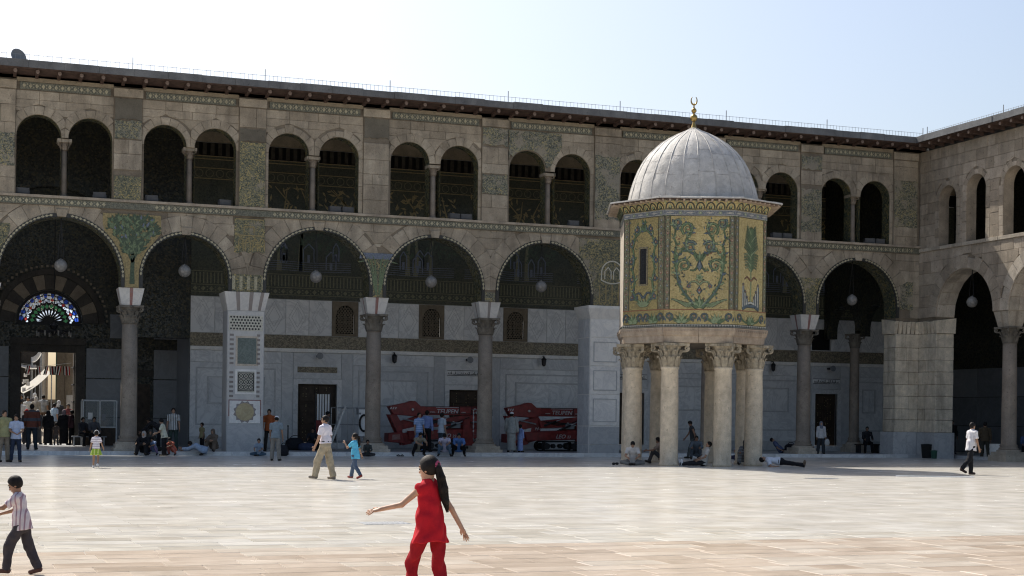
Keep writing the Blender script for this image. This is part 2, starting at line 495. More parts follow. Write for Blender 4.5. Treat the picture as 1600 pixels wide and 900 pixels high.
def ring_strip(mb, cx, r0, r1, zs, y0, y1, seg=24, a0=0., a1=PI):
    for i in range(seg):
        a = a0+(a1-a0)*i/seg; b = a0+(a1-a0)*(i+1)/seg
        p = [(cx+r0*math.cos(a), zs+r0*math.sin(a)), (cx+r1*math.cos(a), zs+r1*math.sin(a)),
             (cx+r1*math.cos(b), zs+r1*math.sin(b)), (cx+r0*math.cos(b), zs+r0*math.sin(b))]
        vs = [(x, y0, z) for x, z in p]+[(x, y1, z) for x, z in p]
        mb.add(vs, [(0,1,2,3),(1,5,6,2),(0,3,7,4)])

def loz_row(mb, x0, x1, zc, h, w, y, step, style='x'):
    n = max(1, int((x1-x0)/step))
    st = (x1-x0)/n
    for i in range(n):
        c = x0+st*(i+.5)
        mb.prism([(c-w/2, zc), (c, zc-h/2), (c+w/2, zc), (c, zc+h/2)], y, y+.012, back=False)
        e = c+st/2
        if i < n-1 and style == 'x':
            mb.prism([(e-w*.2, zc+h*.3), (e, zc+h*.18), (e+w*.2, zc+h*.3), (e, zc+h*.45)], y, y+.012, back=False)
            mb.prism([(e-w*.2, zc-h*.3), (e, zc-h*.45), (e+w*.2, zc-h*.3), (e, zc-h*.18)], y, y+.012, back=False)

# ------------------------------------------------------------------ corinthian capital, shared mesh
def capital_mesh(name, rb, h, wtop, mat):
    b = MB()
    b.rev([(rb*1.02, 0), (rb*1.12, .03*h), (rb*1.02, .06*h), (rb*1.0, .3*h), (rb*1.06, .6*h), (rb*1.3, .85*h), (rb*1.42, .9*h)], 16)
    def leaf(ang, z0, hh, w, out):
        ca, sa = math.cos(ang), math.sin(ang)
        prof = [(rb*1.04, 0), (rb*1.14, .3), (rb*1.2, .6), (rb*1.32, .85), (rb*1.3+out, 1.0), (rb*1.36+out, .86)]
        ws = [.75, 1., 1., .85, .6, .25]
        vs = []
        for (r, t), q in zip(prof, ws):
            for k in (-1, -.5, 0, .5, 1):
                rr = r - abs(k)*.09*rb + (0.035*rb if abs(k) < .1 else 0)
                tx = w*q*k/2
                vs.append((ca*rr-sa*tx, sa*rr+ca*tx, z0+hh*t-(.06*hh if abs(k) == .5 else 0)))
        fs = []
        for i in range(5):
            for k in range(4):
                fs.append((i*5+k, i*5+k+1, (i+1)*5+k+1, (i+1)*5+k))
        b.add(vs, fs)
    for i in range(8): leaf(2*PI*(i+.5)/8, .05*h, .42*h, rb*.85, rb*.12)
    for i in range(8): leaf(2*PI*i/8, .28*h, .46*h, rb*.8, rb*.16)
    # volutes at the four corners
    for i in range(4):
        a = PI/4+i*PI/2; ca, sa = math.cos(a), math.sin(a)
        pts = []
        for k in range(14):
            t = k/13; th = -PI/2+t*3.2*PI; rr = .12*h*(1-.75*t)
            ro = wtop*.62+rr*math.cos(th)*.9 - .02; zz = .79*h+rr*math.sin(th)
            pts.append((ca*ro, sa*ro, zz))
        b.tube([(ca*rb*1.15, sa*rb*1.15, .5*h), (ca*rb*1.4, sa*rb*1.4, .66*h)]+pts, [.05*h]*2+[.045*h*(1-.4*k/13) for k in range(14)], 5)
        a2 = i*PI/2
        b.ball((math.cos(a2)*wtop*.46, math.sin(a2)*wtop*.46, .92*h), .055*h, 6, 4)
    w = wtop/2
    P = []
    for i in range(4):
        a = i*PI/2
        for t in (-1, -.75, -.35, 0, .35, .75):
            x = w*(1-.16*(1-t*t)); y = w*t
            P.append((x*math.cos(a)-y*math.sin(a), x*math.sin(a)+y*math.cos(a)))
    n = len(P)
    vs = [(x, y, .89*h) for x, y in P]+[(x, y, h) for x, y in P]
    b.add(vs, [tuple(range(n-1,-1,-1)), tuple(range(n, 2*n))]+[(i, (i+1) % n, n+(i+1) % n, n+i) for i in range(n)])
    return b.mesh(name, mat)
# ================================================================== courtyard floor
def mat_floor(name, tint):
    m, nt, b = newmat(name, .33, .35)
    v = coords(nt)
    br = nt.nodes.new('ShaderNodeTexBrick')
    br.inputs['Scale'].default_value = 1.0; br.inputs['Mortar Size'].default_value = .004; br.offset = .37
    br.inputs['Brick Width'].default_value = .84; br.inputs['Row Height'].default_value = .5
    br.inputs['Color1'].default_value = (0, 0, 0, 1); br.inputs['Color2'].default_value = (1, 1, 1, 1); br.inputs['Mortar'].default_value = (.5, .5, .5, 1)
    br.inputs['Bias'].default_value = 0.
    nt.links.new(v, br.inputs['Vector'])
    pale = [(.555, .52, .45), (.605, .575, .515), (.635, .61, .555)]
    pink = [(.50, .41, .325), (.57, .48, .39), (.61, .54, .455)]
    sep = nt.nodes.new('ShaderNodeSeparateColor'); nt.links.new(br.outputs['Color'], sep.inputs[0])
    tone = nt.nodes.new('ShaderNodeMix'); tone.data_type = 'FLOAT'; tone.inputs[0].default_value = .5
    big = noise(nt, coords(nt, scale=(.35, 1.2, 1)), .8, 5, .6)
    nt.links.new(sep.outputs[0], tone.inputs[2]); nt.links.new(big, tone.inputs[3])
    cpale = ramp(nt, tone.outputs[0], [(.2, pale[0]), (.5, pale[1]), (.8, pale[2])])
    cpink = ramp(nt, tone.outputs[0], [(.2, pink[0]), (.5, pink[1]), (.8, pink[2])])
    sx = nt.nodes.new('ShaderNodeSeparateXYZ'); nt.links.new(v, sx.inputs[0])
    band = nt.nodes.new('ShaderNodeMath'); band.operation = 'LESS_THAN'; band.inputs[1].default_value = -43.26
    nt.links.new(sx.outputs[1], band.inputs[0])
    c = mix(nt, band.outputs[0], cpale, cpink)
    vein = ramp(nt, noise(nt, coords(nt, scale=(1, 3.5, 1)), 2.2, 7, .65, dist=1.), [(.3, (.93, .91, .88)), (.65, (1.03, 1.03, 1.03))])
    c = mix(nt, .7, c, vein, 'MULTIPLY')
    c = mix(nt, br.outputs['Fac'], c, (.45, .41, .35))
    nt.links.new(c, b.inputs['Base Color'])
    rg = ramp(nt, noise(nt, v, 1.3, 5, .6), [(.3, .16), (.7, .28)])
    nt.links.new(rg, b.inputs['Roughness'])
    bump(nt, b, noise(nt, v, 1.6, 3, .5), .05, .01)
    return m
M['floor'] = mat_floor('courtyard_marble', 0)

def mat_slab(name, cols):
    m, nt, b = newmat(name, .33, .35)
    v = coords(nt, offset_random=True)
    base = ramp(nt, objrand(nt), [(.1, cols[0]), (.5, cols[1]), (.9, cols[2])])
    vein = ramp(nt, noise(nt, coords(nt, scale=(1, 3.5, 1), offset_random=True), 2.2, 7, .65, dist=1.), [(.3, (.86, .83, .78)), (.65, (1.05, 1.05, 1.04))])
    c = mix(nt, .75, base, vein, 'MULTIPLY')
    nt.links.new(c, b.inputs['Base Color'])
    nt.links.new(ramp(nt, noise(nt, v, 1.3, 5, .6), [(.3, .16), (.7, .28)]), b.inputs['Roughness'])
    bump(nt, b, noise(nt, v, 2.5, 3, .5), .05, .01)
    return m
M['slabpink'] = mat_slab('pink_slab', [(.48, .395, .31), (.565, .475, .385), (.605, .535, .45)])
M['slabpale'] = mat_slab('pale_slab', [(.545, .51, .44), (.605, .575, .51), (.635, .61, .56)])

floor = MB()
S = 900.
floor.add([(-S,-S,0),(S,-S,0),(S,S,0),(-S,S,0)], [(0,1,2,3)])
floor = floor.build('courtyard_floor', M['floor'], kind='structure')
# the slabs nearest the camera, one by one; rows run along the arcade
def in_view(x, y, pad=.3):
    d = Vector((x, y, 0))-CAM; z = d.dot(_fwd)
    if z < 8: return False
    return abs(d.dot(_right)/z) < .345+pad/z and 1.7/z*2400 < 275
cells = []; rs_ = random.Random(21)
row = 0
y = -50.0
while y < -36.0:
    off = (row*.37) % .84
    x = -60+off
    while x < -20:
        w = rs_.choice((.56, .7, .84, .84, 1.0, 1.18))
        if in_view(x+w/2, y+.25): 
            d = Vector((x+w/2, y+.25, 0))-CAM
            cells.append((d.length, x, y, w))
        x += w
    y += .5; row += 1
cells.sort()
slabs_near = cells[:300]; far_cells = cells[300:]
def slab_shape(mb, x, y, w, h=.5, g=.004, t=.006):
    x0, x1, y0, y1 = x+g, x+w-g, y+g, y+h-g; e = .004
    mb.add([(x0,y0,.001),(x1,y0,.001),(x1,y1,.001),(x0,y1,.001),(x0+e,y0+e,t),(x1-e,y0+e,t),(x1-e,y1-e,t),(x0+e,y1-e,t)],
           [(4,5,6,7),(0,1,5,4),(1,2,6,5),(2,3,7,6),(3,0,4,7)])
sm = MB(); slab_shape(sm, -.42, -.25, .84)
slab_me = {k: sm.mesh('paving_slab', M[k]) for k in ('slabpink', 'slabpale')}
for _, x, y, w in slabs_near:
    link('paving_slab', slab_me['slabpink' if y < -43.3 else 'slabpale'], floor, (x+w/2, y+.25, rnd.uniform(-.0012, .0012)), scale=(w/.84, 1, 1))
# raised walk of the portico and its step
MB().box(-48., -.3, -.02, 1.2, 14.0, .14).build('portico_floor', M['marblebase'], kind='structure')
MB().box(1.2, -18, -.02, 9, 14.0, .136).build('portico_floor', M['marblebase'], kind='structure')
for i in range(40):
    a = -48+1.18*i
    MB().box(a+.004, -.42, -.01, a+1.176, -.28, .15).build('step_stone', M['marble2'], floor)
# inset drain covers
def drain(x, y, w, d, label):
    t = thing('drain_cover', label, 'drain cover', (x, y, .005))
    MB().box(-w/2,-d/2,0,w/2,d/2,.006).build('frame', M['steel'], t)
    b = MB()
    for i in range(9):
        xx = -w/2+.04+(w-.08)*i/8; b.box(xx-.02, -d/2+.04, .006, xx+.02, d/2-.04, .009)
    b.build('bar', M['steel'], t, kind='stuff')
drain(-36.79, -38.9, .75, .55, 'metal drain cover in the pale floor by the red-clad girl')
drain(-19.3, -23.1, .9, .5, 'metal drain cover in the pale floor left of the dome shadow tip')
# ================================================================== the main arcade (front plane y = 0)
LOW = [(-44.4,2.13,7.1),(-39.3,2.28,6.98),(-34.5,1.7,7.1),(-29.12,2.17,7.1),(-24.13,2.12,7.1),(-19.11,2.14,7.1),(-13.35,2.13,7.1),(-8.44,2.12,7.1),(-3.39,2.12,7.1)]
UPP = [(-45.4,.83,12.33),(-43.4,.83,12.33),(-40.18,.83,12.33),(-38.25,.83,12.33),(-35.37,.83,12.3),(-33.38,.83,12.3),(-30.4,.83,12.33),(-28.3,.83,12.33),
       (-25.25,.84,12.34),(-23.07,.84,12.34),(-19.98,.83,12.36),(-17.88,.83,12.36),(-14.75,.83,12.33),(-12.6,.83,12.33),
       (-9.55,.83,12.25),(-7.5,.83,12.25),(-4.6,.8,12.2),(-2.5,.8,12.2)]
PIL = [(-42.15,-41.05),(-37.37,-36.28),(-32.45,-31.36),(-27.29,-26.19),(-22.09,-20.9),(-16.87,-15.65),(-11.6,-10.5),(-6.54,-5.42),(-1.52,-.2)]
XL = -47.2
ZS0, ZS1 = 9.66, 10.02           # string course
def arcade_thing(name, label):
    return thing(name, label, 'building')
arcade = arcade_thing('arcade', 'long two-storey stone arcade along the far side of the courtyard with mosaic panels')

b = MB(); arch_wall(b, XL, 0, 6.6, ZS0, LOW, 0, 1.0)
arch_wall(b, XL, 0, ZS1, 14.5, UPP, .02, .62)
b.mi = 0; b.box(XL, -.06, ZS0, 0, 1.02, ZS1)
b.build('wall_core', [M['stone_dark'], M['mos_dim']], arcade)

# panels of mosaic laid over the wall (x0, x1, z0, z1, material)
PANELS = []
def panel(x0, x1, z0, z1, m, y=-.045, frame=True, parent=None, name='mosaic_panel'):
    P = []
    for (ax, az), (bx, bz) in (((x0,z0),(x1,z0)),((x1,z0),(x1,z1)),((x1,z1),(x0,z1)),((x0,z1),(x0,z0))):
        hor = abs(bx-ax) > abs(bz-az); n = max(3, int((abs(bx-ax)+abs(bz-az))/.11))
        for i in range(n):
            t = i/n; j = rnd.uniform(-.07, .03) if hor else rnd.uniform(-.02, .0)
            if i == 0: j = 0
            P.append((ax+(bx-ax)*t+(0 if hor else (j if ax == x1 else -j)), az+(bz-az)*t+((-j if az == z0 else j) if hor else 0)))
    o = MB().prism(P, y, .01, back=False).build(name, M[m], parent or arcade)
    PANELS.append((x0, x1, z0, z1))
    return o
def fan_panel(hl, hr, z0, z1, m, y=-.045, r_extra=.14, xl=None, xr=None, n=8, name='spandrel_mosaic'):
    """spandrel between two arches"""
    L = []; Q = []
    for i in range(n+1):
        z = z0+(z1-z0)*i/n
        def hw(h):
            r = h[1]+r_extra
            if z <= h[2]: return r
            return math.sqrt(max(0, r*r-(z-h[2])**2)) if z < h[2]+r else 0.
        l = hl[0]+hw(hl); q = hr[0]-hw(hr)
        if xl is not None: l = max(l, xl)
        if xr is not None: q = min(q, xr)
        L.append((l, z)); Q.append((q, z))
    o = MB().prism(Q+L[::-1], y, .01, back=False).build(name, M[m], arcade)
    return o, L, Q

sp_tree, tL, tQ = fan_panel(LOW[1], LOW[2], 6.62, 9.5, 'goldleaf', xl=-37.75, xr=-35.5)
sp_palm, _, _ = fan_panel(LOW[3], LOW[4], 6.62, 8.45, 'mos_gold')
fan_panel(LOW[2], LOW[3], 6.62, 7.32, 'mos_gold')
fan_panel(LOW[4], LOW[5], 6.62, 7.0, 'mos_grey')
fan_panel(LOW[5], LOW[6], 6.62, 9.55, 'mos_gold', xl=-17.55, xr=-14.9)
fan_panel(LOW[7], LOW[8], 6.62, 8.3, 'mos_gold')
panel(-1.08, -.35, 7.0, 8.35, 'mos_grey')
fan_panel(LOW[0], LOW[1], 6.62, 8.9, 'mos_gold', xl=-42.6, xr=-41.2)
panel(-32.6, -31.35, 8.2, 9.6, 'mos_gold', y=-.06)

# lower storey masonry
zc = [6.6, 7.15, 7.75, 8.3, 8.85, 9.32, ZS0]
TR = .13
skipL = [(-37.7,-35.5,6.6,9.5),(-26.95,-26.25,6.6,8.4),(-32.85,-31.25,6.6,7.3),(-22.05,-21.2,6.6,6.99),(-17.4,-15,6.6,9.55),(-6.4,-5.45,6.6,8.25),(-42.5,-41.3,6.6,8.85),(-32.6,-31.4,8.2,9.6)]
for i, (cx, r, zs) in enumerate(LOW):
    xl = (LOW[i-1][0]+LOW[i-1][1]+cx-r)/2 if i else XL
    xr = (LOW[i+1][0]-LOW[i+1][1]+cx+r)/2 if i < len(LOW)-1 else -.01
    voussoirs(arcade, 'voussoir', M['stone'], cx, r+TR, r+TR+.62, zs, 15, 0, .037, xl, xr, zmin=6.62, skip=skipL)
    o = MB(); ring_strip(o, cx, r-.01, r+TR, zs, -.07, .02, 30)
    for s in (-1, 1):
        xa = cx+s*(r-.01); xb = cx+s*(r+TR)
        if zs > 6.62: o.box(min(xa,xb), -.07, 6.6, max(xa,xb), .02, zs)
    tr = o.build('arch_trim', M['darktess'], arcade)
    o = MB(); n = int(PI*r/.155)
    for k in range(n):
        a = PI*(k+.5)/n; m_ = 1 if k % 2 else -1
        if abs(a-PI/2) < .12: continue
        q = []
        for da, rr in ((-.34, TR*.5), (0, TR*.12), (.34, TR*.5), (0, TR*.9)):
            aa = a+da*PI/n*1.5; q.append((cx+(r+rr)*math.cos(aa), zs+(r+rr)*math.sin(aa)))
        o.prism(q, -.083, -.06, back=False)
    o.build('gold_chain', M['loz'], tr, kind='stuff')
    MB().prism([(cx-.16, zs+r-.01), (cx+.16, zs+r-.01), (cx+.24, zs+r+.3), (cx-.24, zs+r+.3)], -.1, .02, bev=.015).build('keystone', M['stone'], arcade)
ashlar(arcade, 'ashlar_block', M['stone'], zc, XL, -.03, [(c, r+TR+.62, z) for c, r, z in LOW], 0, .035, .6, 1.3, skip=skipL)

# upper storey: one bay between each pair of pilasters
zu = [ZS1, 10.6, 11.2, 11.8, 12.35, 12.9, 13.4, 13.72, 14.07]
bays = [(XL, PIL[0][0])]+[(PIL[i][1], PIL[i+1][0]) for i in range(len(PIL)-1)]
for bi, (x0, x1) in enumerate(bays):
    hs = [h for h in UPP if x0 < h[0] < x1]
    rr = .2
    ashlar(arcade, 'wall_block', M['stone'], zu, x0, x1, [(c, r+.02+(.0 if z < 0 else .0)+.0, z) if False else (c, r+.36, z) for c, r, z in hs], .02, .03, .55, 1.15,
           keep=(lambda x, z: not (-20.6 < x < -18.45 and z > 12.6)) if bi == 5 else None)
    for k, (c, r, z) in enumerate(hs):
        xl = x0 if k == 0 else (hs[0][0]+hs[1][0])/2; xr = x1 if k == len(hs)-1 else (hs[0][0]+hs[1][0])/2
        if not (bi == 5 and k == 0):
            voussoirs(arcade, 'window_voussoir', M['stone'], c, r+.01, r+.36, z, 9, .02, .04, xl+.005, xr-.005, zmin=ZS1)
        for s in (-1, 1):      # jamb blocks beside the opening
            a = c+s*(r+.01); e = xl if s < 0 else xr
            if abs(e-a) > .1 and ((k == 0 and s < 0) or (k == len(hs)-1 and s > 0)):
                for q in range(4):
                    za = ZS1+.03+(z-ZS1-.03)*q/4; zb = ZS1+.03+(z-ZS1-.03)*(q+1)/4-.012
                    stone_poly(arcade, 'jamb_block', M['stone'], [(min(a,e),za),(max(a,e),za),(max(a,e),zb),(min(a,e),zb)], .02, .03)
    # patterned frieze under the eave
    fr = MB().box(x0+.14, -.05, 14.1, x1-.14, .03, 14.38).build('mosaic_frieze', M['mos_band'], arcade)
    o = MB(); loz_row(o, x0+.18, x1-.18, 14.24, .19, .13, -.063, .225); o.build('lozenge_pattern', M['loz'], fr, kind='stuff')
    MB().prism([(x0+.02,14.4),(x1-.02,14.4),(x1-.02,14.56),(x0+.02,14.56)], -.03, .03).build('plaster_band', M['plaster'], arcade)
# mosaic still clinging above the fifth bay's arches
o = MB()
P = [(-20.85,12.75),(-20.78,13.0)]
for i in range(9):
    a = PI*.8-(PI*.8-.15)*i/8; P.append((-19.98+.88*math.cos(a), 12.36+.88*math.sin(a)))
P += [(-18.9,12.6),(-18.75,12.95),(-18.55,13.2),(-18.4,13.45),(-18.42,14.03),(-20.86,14.03)]
MB().prism(P, -.05, .02, back=False).build('mosaic_panel', M['mos_grey'], arcade)

# pilasters with their own mosaic remnants: (z0, z1, material)
PM = {0: [(11.1,12.4,'mos_grey')], 1: [(10.05,11.0,'mos_gold'),(12.45,13.2,'mos_grey'),(13.2,14.05,'greyplaster')],
      2: [(10.05,12.7,'mos_gold'),(12.7,13.2,'greyplaster')], 3: [(13.2,14.05,'greyplaster')], 4: [(11.2,12.05,'mos_grey'),(13.3,14.05,'mos_grey')],
      5: [(10.4,13.2,'mos_grey')], 6: [(10.05,12.7,'mos_grey')], 7: [(10.4,12.4,'mos_grey'),(13.3,13.95,'mos_grey')], 8: [(10.9,13.1,'mos_grey')]}
for i, (x0, x1) in enumerate(PIL):
    MB().box(x0, -.07, ZS1, x1, .05, 14.45).build('pilaster', M['stone_dark'], arcade)
    z = ZS1+.02
    ms = PM.get(i, [])
    while z < 14.0:
        hh = rnd.uniform(.42, .72); z2 = min(z+hh, 14.06)
        if 14.06-z2 < .2: z2 = 14.06
        if not any(a <= (z+z2)/2 <= c for a, c, _ in ms):
            if rnd.random() < .45:
                xm = x0+(x1-x0)*rnd.uniform(.35,.65)
                stone_poly(arcade, 'pilaster_block', M['stone'], [(x0+.01,z),(xm-.006,z),(xm-.006,z2-.012),(x0+.01,z2-.012)], -.07, .03)
                stone_poly(arcade, 'pilaster_block', M['stone'], [(xm+.006,z),(x1-.01,z),(x1-.01,z2-.012),(xm+.006,z2-.012)], -.07, .03)
            else:
                stone_poly(arcade, 'pilaster_block', M['stone'], [(x0+.01,z),(x1-.01,z),(x1-.01,z2-.012),(x0+.01,z2-.012)], -.07, .03)
        z = z2
    for za, zb, m_ in ms:
        panel(x0+.02, x1-.02, za, zb, m_, y=-.115)
    stone_poly(arcade, 'pilaster_cap', M['stone'], [(x0-.02,14.09),(x1+.02,14.09),(x1+.02,14.42),(x0-.02,14.42)], -.09, .05)

# string course: coping and patterned band
sc_ = MB().box(XL, -.16, 9.95, -.02, .3, 10.05).build('sill_coping', M['stone_grey'], arcade)
sb = MB().box(XL, -.1, 9.68, -.02, .02, 9.94).build('string_band', M['mos_band'], arcade)
o = MB()
for xa, xb in ((-47,-37.6),(-35.8,-32.5),(-31.1,-26.2),(-26.1,-20.8),(-20.6,-15.9),(-15,-9),(-8.5,-.4)):
    loz_row(o, xa, xb, 9.81, .18, .14, -.113, .235)
o.build('lozenge_pattern', M['loz'], sb, kind='stuff')

# the tree mosaic in the first spandrel: trunk, limbs and many leaves
def flat_leaf(mb, x, z, ang, l, w, y):
    c, s = math.cos(ang), math.sin(ang)
    q = [(0,0),(l*.4,w/2),(l,0),(l*.4,-w/2)]
    mb.prism([(x+a*c-d*s, z+a*s+d*c) for a, d in q][::-1], y, y+.012, back=False)
def ribbon(mb, pts, w, y, th=.014):
    n = len(pts)
    for i in range(n-1):
        (x0, z0), (x1, z1) = pts[i], pts[i+1]
        dx, dz = x1-x0, z1-z0; l = math.hypot(dx, dz) or 1e-6
        w0 = (w[i] if isinstance(w, (list, tuple)) else w)/2; w1 = (w[i+1] if isinstance(w, (list, tuple)) else w)/2
        nx, nz = -dz/l, dx/l
        q = [(x0-nx*w0, z0-nz*w0), (x1-nx*w1, z1-nz*w1), (x1+nx*w1, z1+nz*w1), (x0+nx*w0, z0+nz*w0)]
        mb.add([(x, y, z) for x, z in q]+[(x, y+th, z) for x, z in q], [(0,1,2,3),(0,4,5,1),(2,6,7,3)])
tx = -36.6
b = MB(); ribbon(b, [(tx,6.75),(tx,7.3),(tx+.02,7.9),(tx-.02,8.4)], [.2,.15,.14,.08], -.062)
for s in (-1, 1):
    for z0, z1, dx in ((7.6,8.5,.45),(7.9,8.8,.6),(8.2,9.1,.35)):
        ribbon(b, [(tx,z0),(tx+s*dx*.4,z0+.45*(z1-z0)),(tx+s*dx,z1)], [.08,.06,.03], -.062)
b.build('tree_trunk_mosaic', M['leafdk'], sp_tree)
for m_, k_, seed in (('leafdk', 620, 1), ('leafblue', 14, 2), ('leaflt', 110, 3)):
    rr = random.Random(seed); b = MB()
    for _ in range(k_):
        z = rr.uniform(7.9, 9.35); t = (z-7.9)/1.45
        hwid = (.25+.85*min(1, t*2.2))*(1 if t < .65 else 1.0-.25*(t-.65)/.35)
        x = tx+rr.uniform(-hwid, hwid)*(.9)
        if z < 8.35 and abs(x-tx) > .75: continue
        hl, hr_ = LOW[1], LOW[2]
        if math.hypot(x-hl[0], z-hl[2]) < hl[1]+.3 or math.hypot(x-hr_[0], z-hr_[2]) < hr_[1]+.3: continue
        flat_leaf(b, x, z, PI/2+rr.uniform(-1.1,1.1)+(tx-x)*.3, rr.uniform(.14,.27), rr.uniform(.06,.11), -.066-seed*.003-rr.random()*.003)
    b.build('mosaic_leaf', M[m_], sp_tree, kind='stuff')
# palm fronds in the fourth spandrel
b = MB(); px_ = -26.6
for s in (-1, 1):
    for k in range(4):
        dx = .1+.2*k; pts = [(px_+s*.05, 6.7), (px_+s*(.06+dx*.25), 7.4), (px_+s*(dx*.75+.05), 8.1), (px_+s*(dx+.15), 8.35-.1*k)]
        ribbon(b, pts, [.07,.07,.05,.02], -.06-.002*k)
b.build('palm_frond_mosaic', M['leaflt'], sp_palm)
b = MB(); b.prism([(-27.4,8.2),(-25.9,8.2),(-25.95,8.44),(-27.35,8.44)], -.058, -.04, back=False); b.build('blue_border', M['leafblue'], sp_palm)
# little arcaded building on the pier panel
b = MB()
for k in range(4):
    x = -32.45+.29*k
    ribbon(b, [(x+.03,8.28),(x+.03,8.68),(x+.12,8.8),(x+.21,8.68),(x+.21,8.28)], .04, -.075)
ribbon(b, [(-32.55,8.9),(-31.4,8.9)], .05, -.075); ribbon(b, [(-32.2,9.0),(-32.2,9.25),(-31.8,9.25),(-31.8,9.0)], .05, -.075); ribbon(b, [(-32.55,9.55),(-31.4,9.55)], .05, -.075)
b.build('mosaic_house', M['goldleaf'], arcade, kind='stuff')
b = MB()
for k in range(5):
    x = -32.7+.3*k
    ribbon(b, [(x+.1,6.7),(x+.1,7.25)], .12, -.058)
b.build('mosaic_tower', M['loz'], arcade, kind='stuff')
# medallion beside the second pier
b = MB(); mc = (-15.95, 8.05)
pts = [(mc[0]+.52*math.cos(a), mc[1]+.55*math.sin(a)) for a in [PI*i/14 for i in range(15)]]+[(mc[0]-.52, mc[1]-.3)]
pts += [(mc[0]-.52+1.04*i/8, mc[1]-.3-.14*math.sin(PI*i/8)) for i in range(9)]+[(mc[0]+.52, mc[1])]
ribbon(b, pts, .05, -.062)
for s in (-1, 1):
    ribbon(b, [(mc[0]+s*.06,mc[1]-.25),(mc[0]+s*.06,mc[1]+.1),(mc[0]+s*.2,mc[1]+.28),(mc[0]+s*.36,mc[1]+.1),(mc[0]+s*.36,mc[1]-.25)], .04, -.062)
b.build('medallion', M['paletess'], arcade, kind='stuff')
b = MB()
for k in range(5):
    ribbon(b, [(mc[0]-.6+.3*k,6.75),(mc[0]-.6+.3*k,7.55)], .05, -.06)
b.build('mosaic_fluting', M['goldleaf'], arcade, kind='stuff')

# colonnettes between the paired openings
ccap = capital_mesh('colonnette_capital', .14, .34, .5, M['column'])
cshaft = MB().rev([(.19,0),(.19,.08),(.15,.12),(.135,.2),(.12,1.9)], 14).mesh('colonnette_shaft', M['column'], True)
cabac = MB().box(-.27,-.24,0,.27,.3,.13).mesh('colonnette_abacus', M['stone'])
prs = [(UPP[i], UPP[i+1]) for i in range(0, len(UPP), 2)]
for p, q in prs:
    e = link('colonnette', cshaft, arcade, ((p[0]+q[0])/2, .3, ZS1))
    link('capital', ccap, e, (0, 0, 1.86)); link('abacus', cabac, e, (0, 0, 2.16))

# lower columns: pedestal, shaft, capital, impost block with a red stripe
lshaft = MB().rev([(.43,.52),(.43,.58),(.36,.64),(.4,.7),(.33,.78),(.325,2.2),(.30,5.2)], 20).mesh('shaft', M['column'], True)
lcap = capital_mesh('capital', .31, .72, .98, M['capital'])
pm_ = MB(); pm_.box(-.62,-.62,-.01,.62,.62,.28); pm_.box(-.54,-.54,.28,.54,.54,.42); pm_.rev([(.52,.42),(.52,.5),(.45,.52)], 20)
ped = pm_.mesh('pedestal', M['stone_pale'])
def impost_mesh(m1, m2):
    b = MB()
    def slab(f0, f1, mi):
        b.mi = mi
        for (wa, za, wb, zb_) in ((.36,5.92,.5,6.6),):
            for side in range(4):
                a = side*PI/2; ca, sa = math.cos(a), math.sin(a)
                vs = []
                for x, w, z in ((f0*wa, wa, za), (f1*wa, wa, za), (f1*wb, wb, zb_), (f0*wb, wb, zb_)):
                    y = -w; vs.append((x*ca-y*sa, x*sa+y*ca, z))
                b.add(vs, [(0,1,2,3)])
    slab(-1,-.14,0); slab(-.14,.14,1); slab(.14,1,0)
    b.mi = 0; b.add([(-.36,-.36,5.92),(.36,-.36,5.92),(.36,.36,5.92),(-.36,.36,5.92),(-.5,-.5,6.6),(.5,-.5,6.6),(.5,.5,6.6),(-.5,.5,6.6)], [(3,2,1,0),(4,5,6,7)])
    return b.mesh('impost', [m1, m2])
imp_a = impost_mesh(M['impostwhite'], M['redmarble']); imp_b = impost_mesh(M['impostwhite'], M['greymarblestripe'])
def low_column(x, y, imp, parent):
    e = link('column', lshaft, parent, (x, y, 0))
    link('pedestal', ped, e); link('capital', lcap, e, (0, 0, 5.2)); link('impost', imp, e)
    return e
for x, im in ((-42.0,imp_a),(-36.61,imp_a),(-26.6,imp_a),(-21.63,imp_b),(-10.89,imp_a),(-5.92,imp_a)):
    low_column(x, .5, im, arcade)

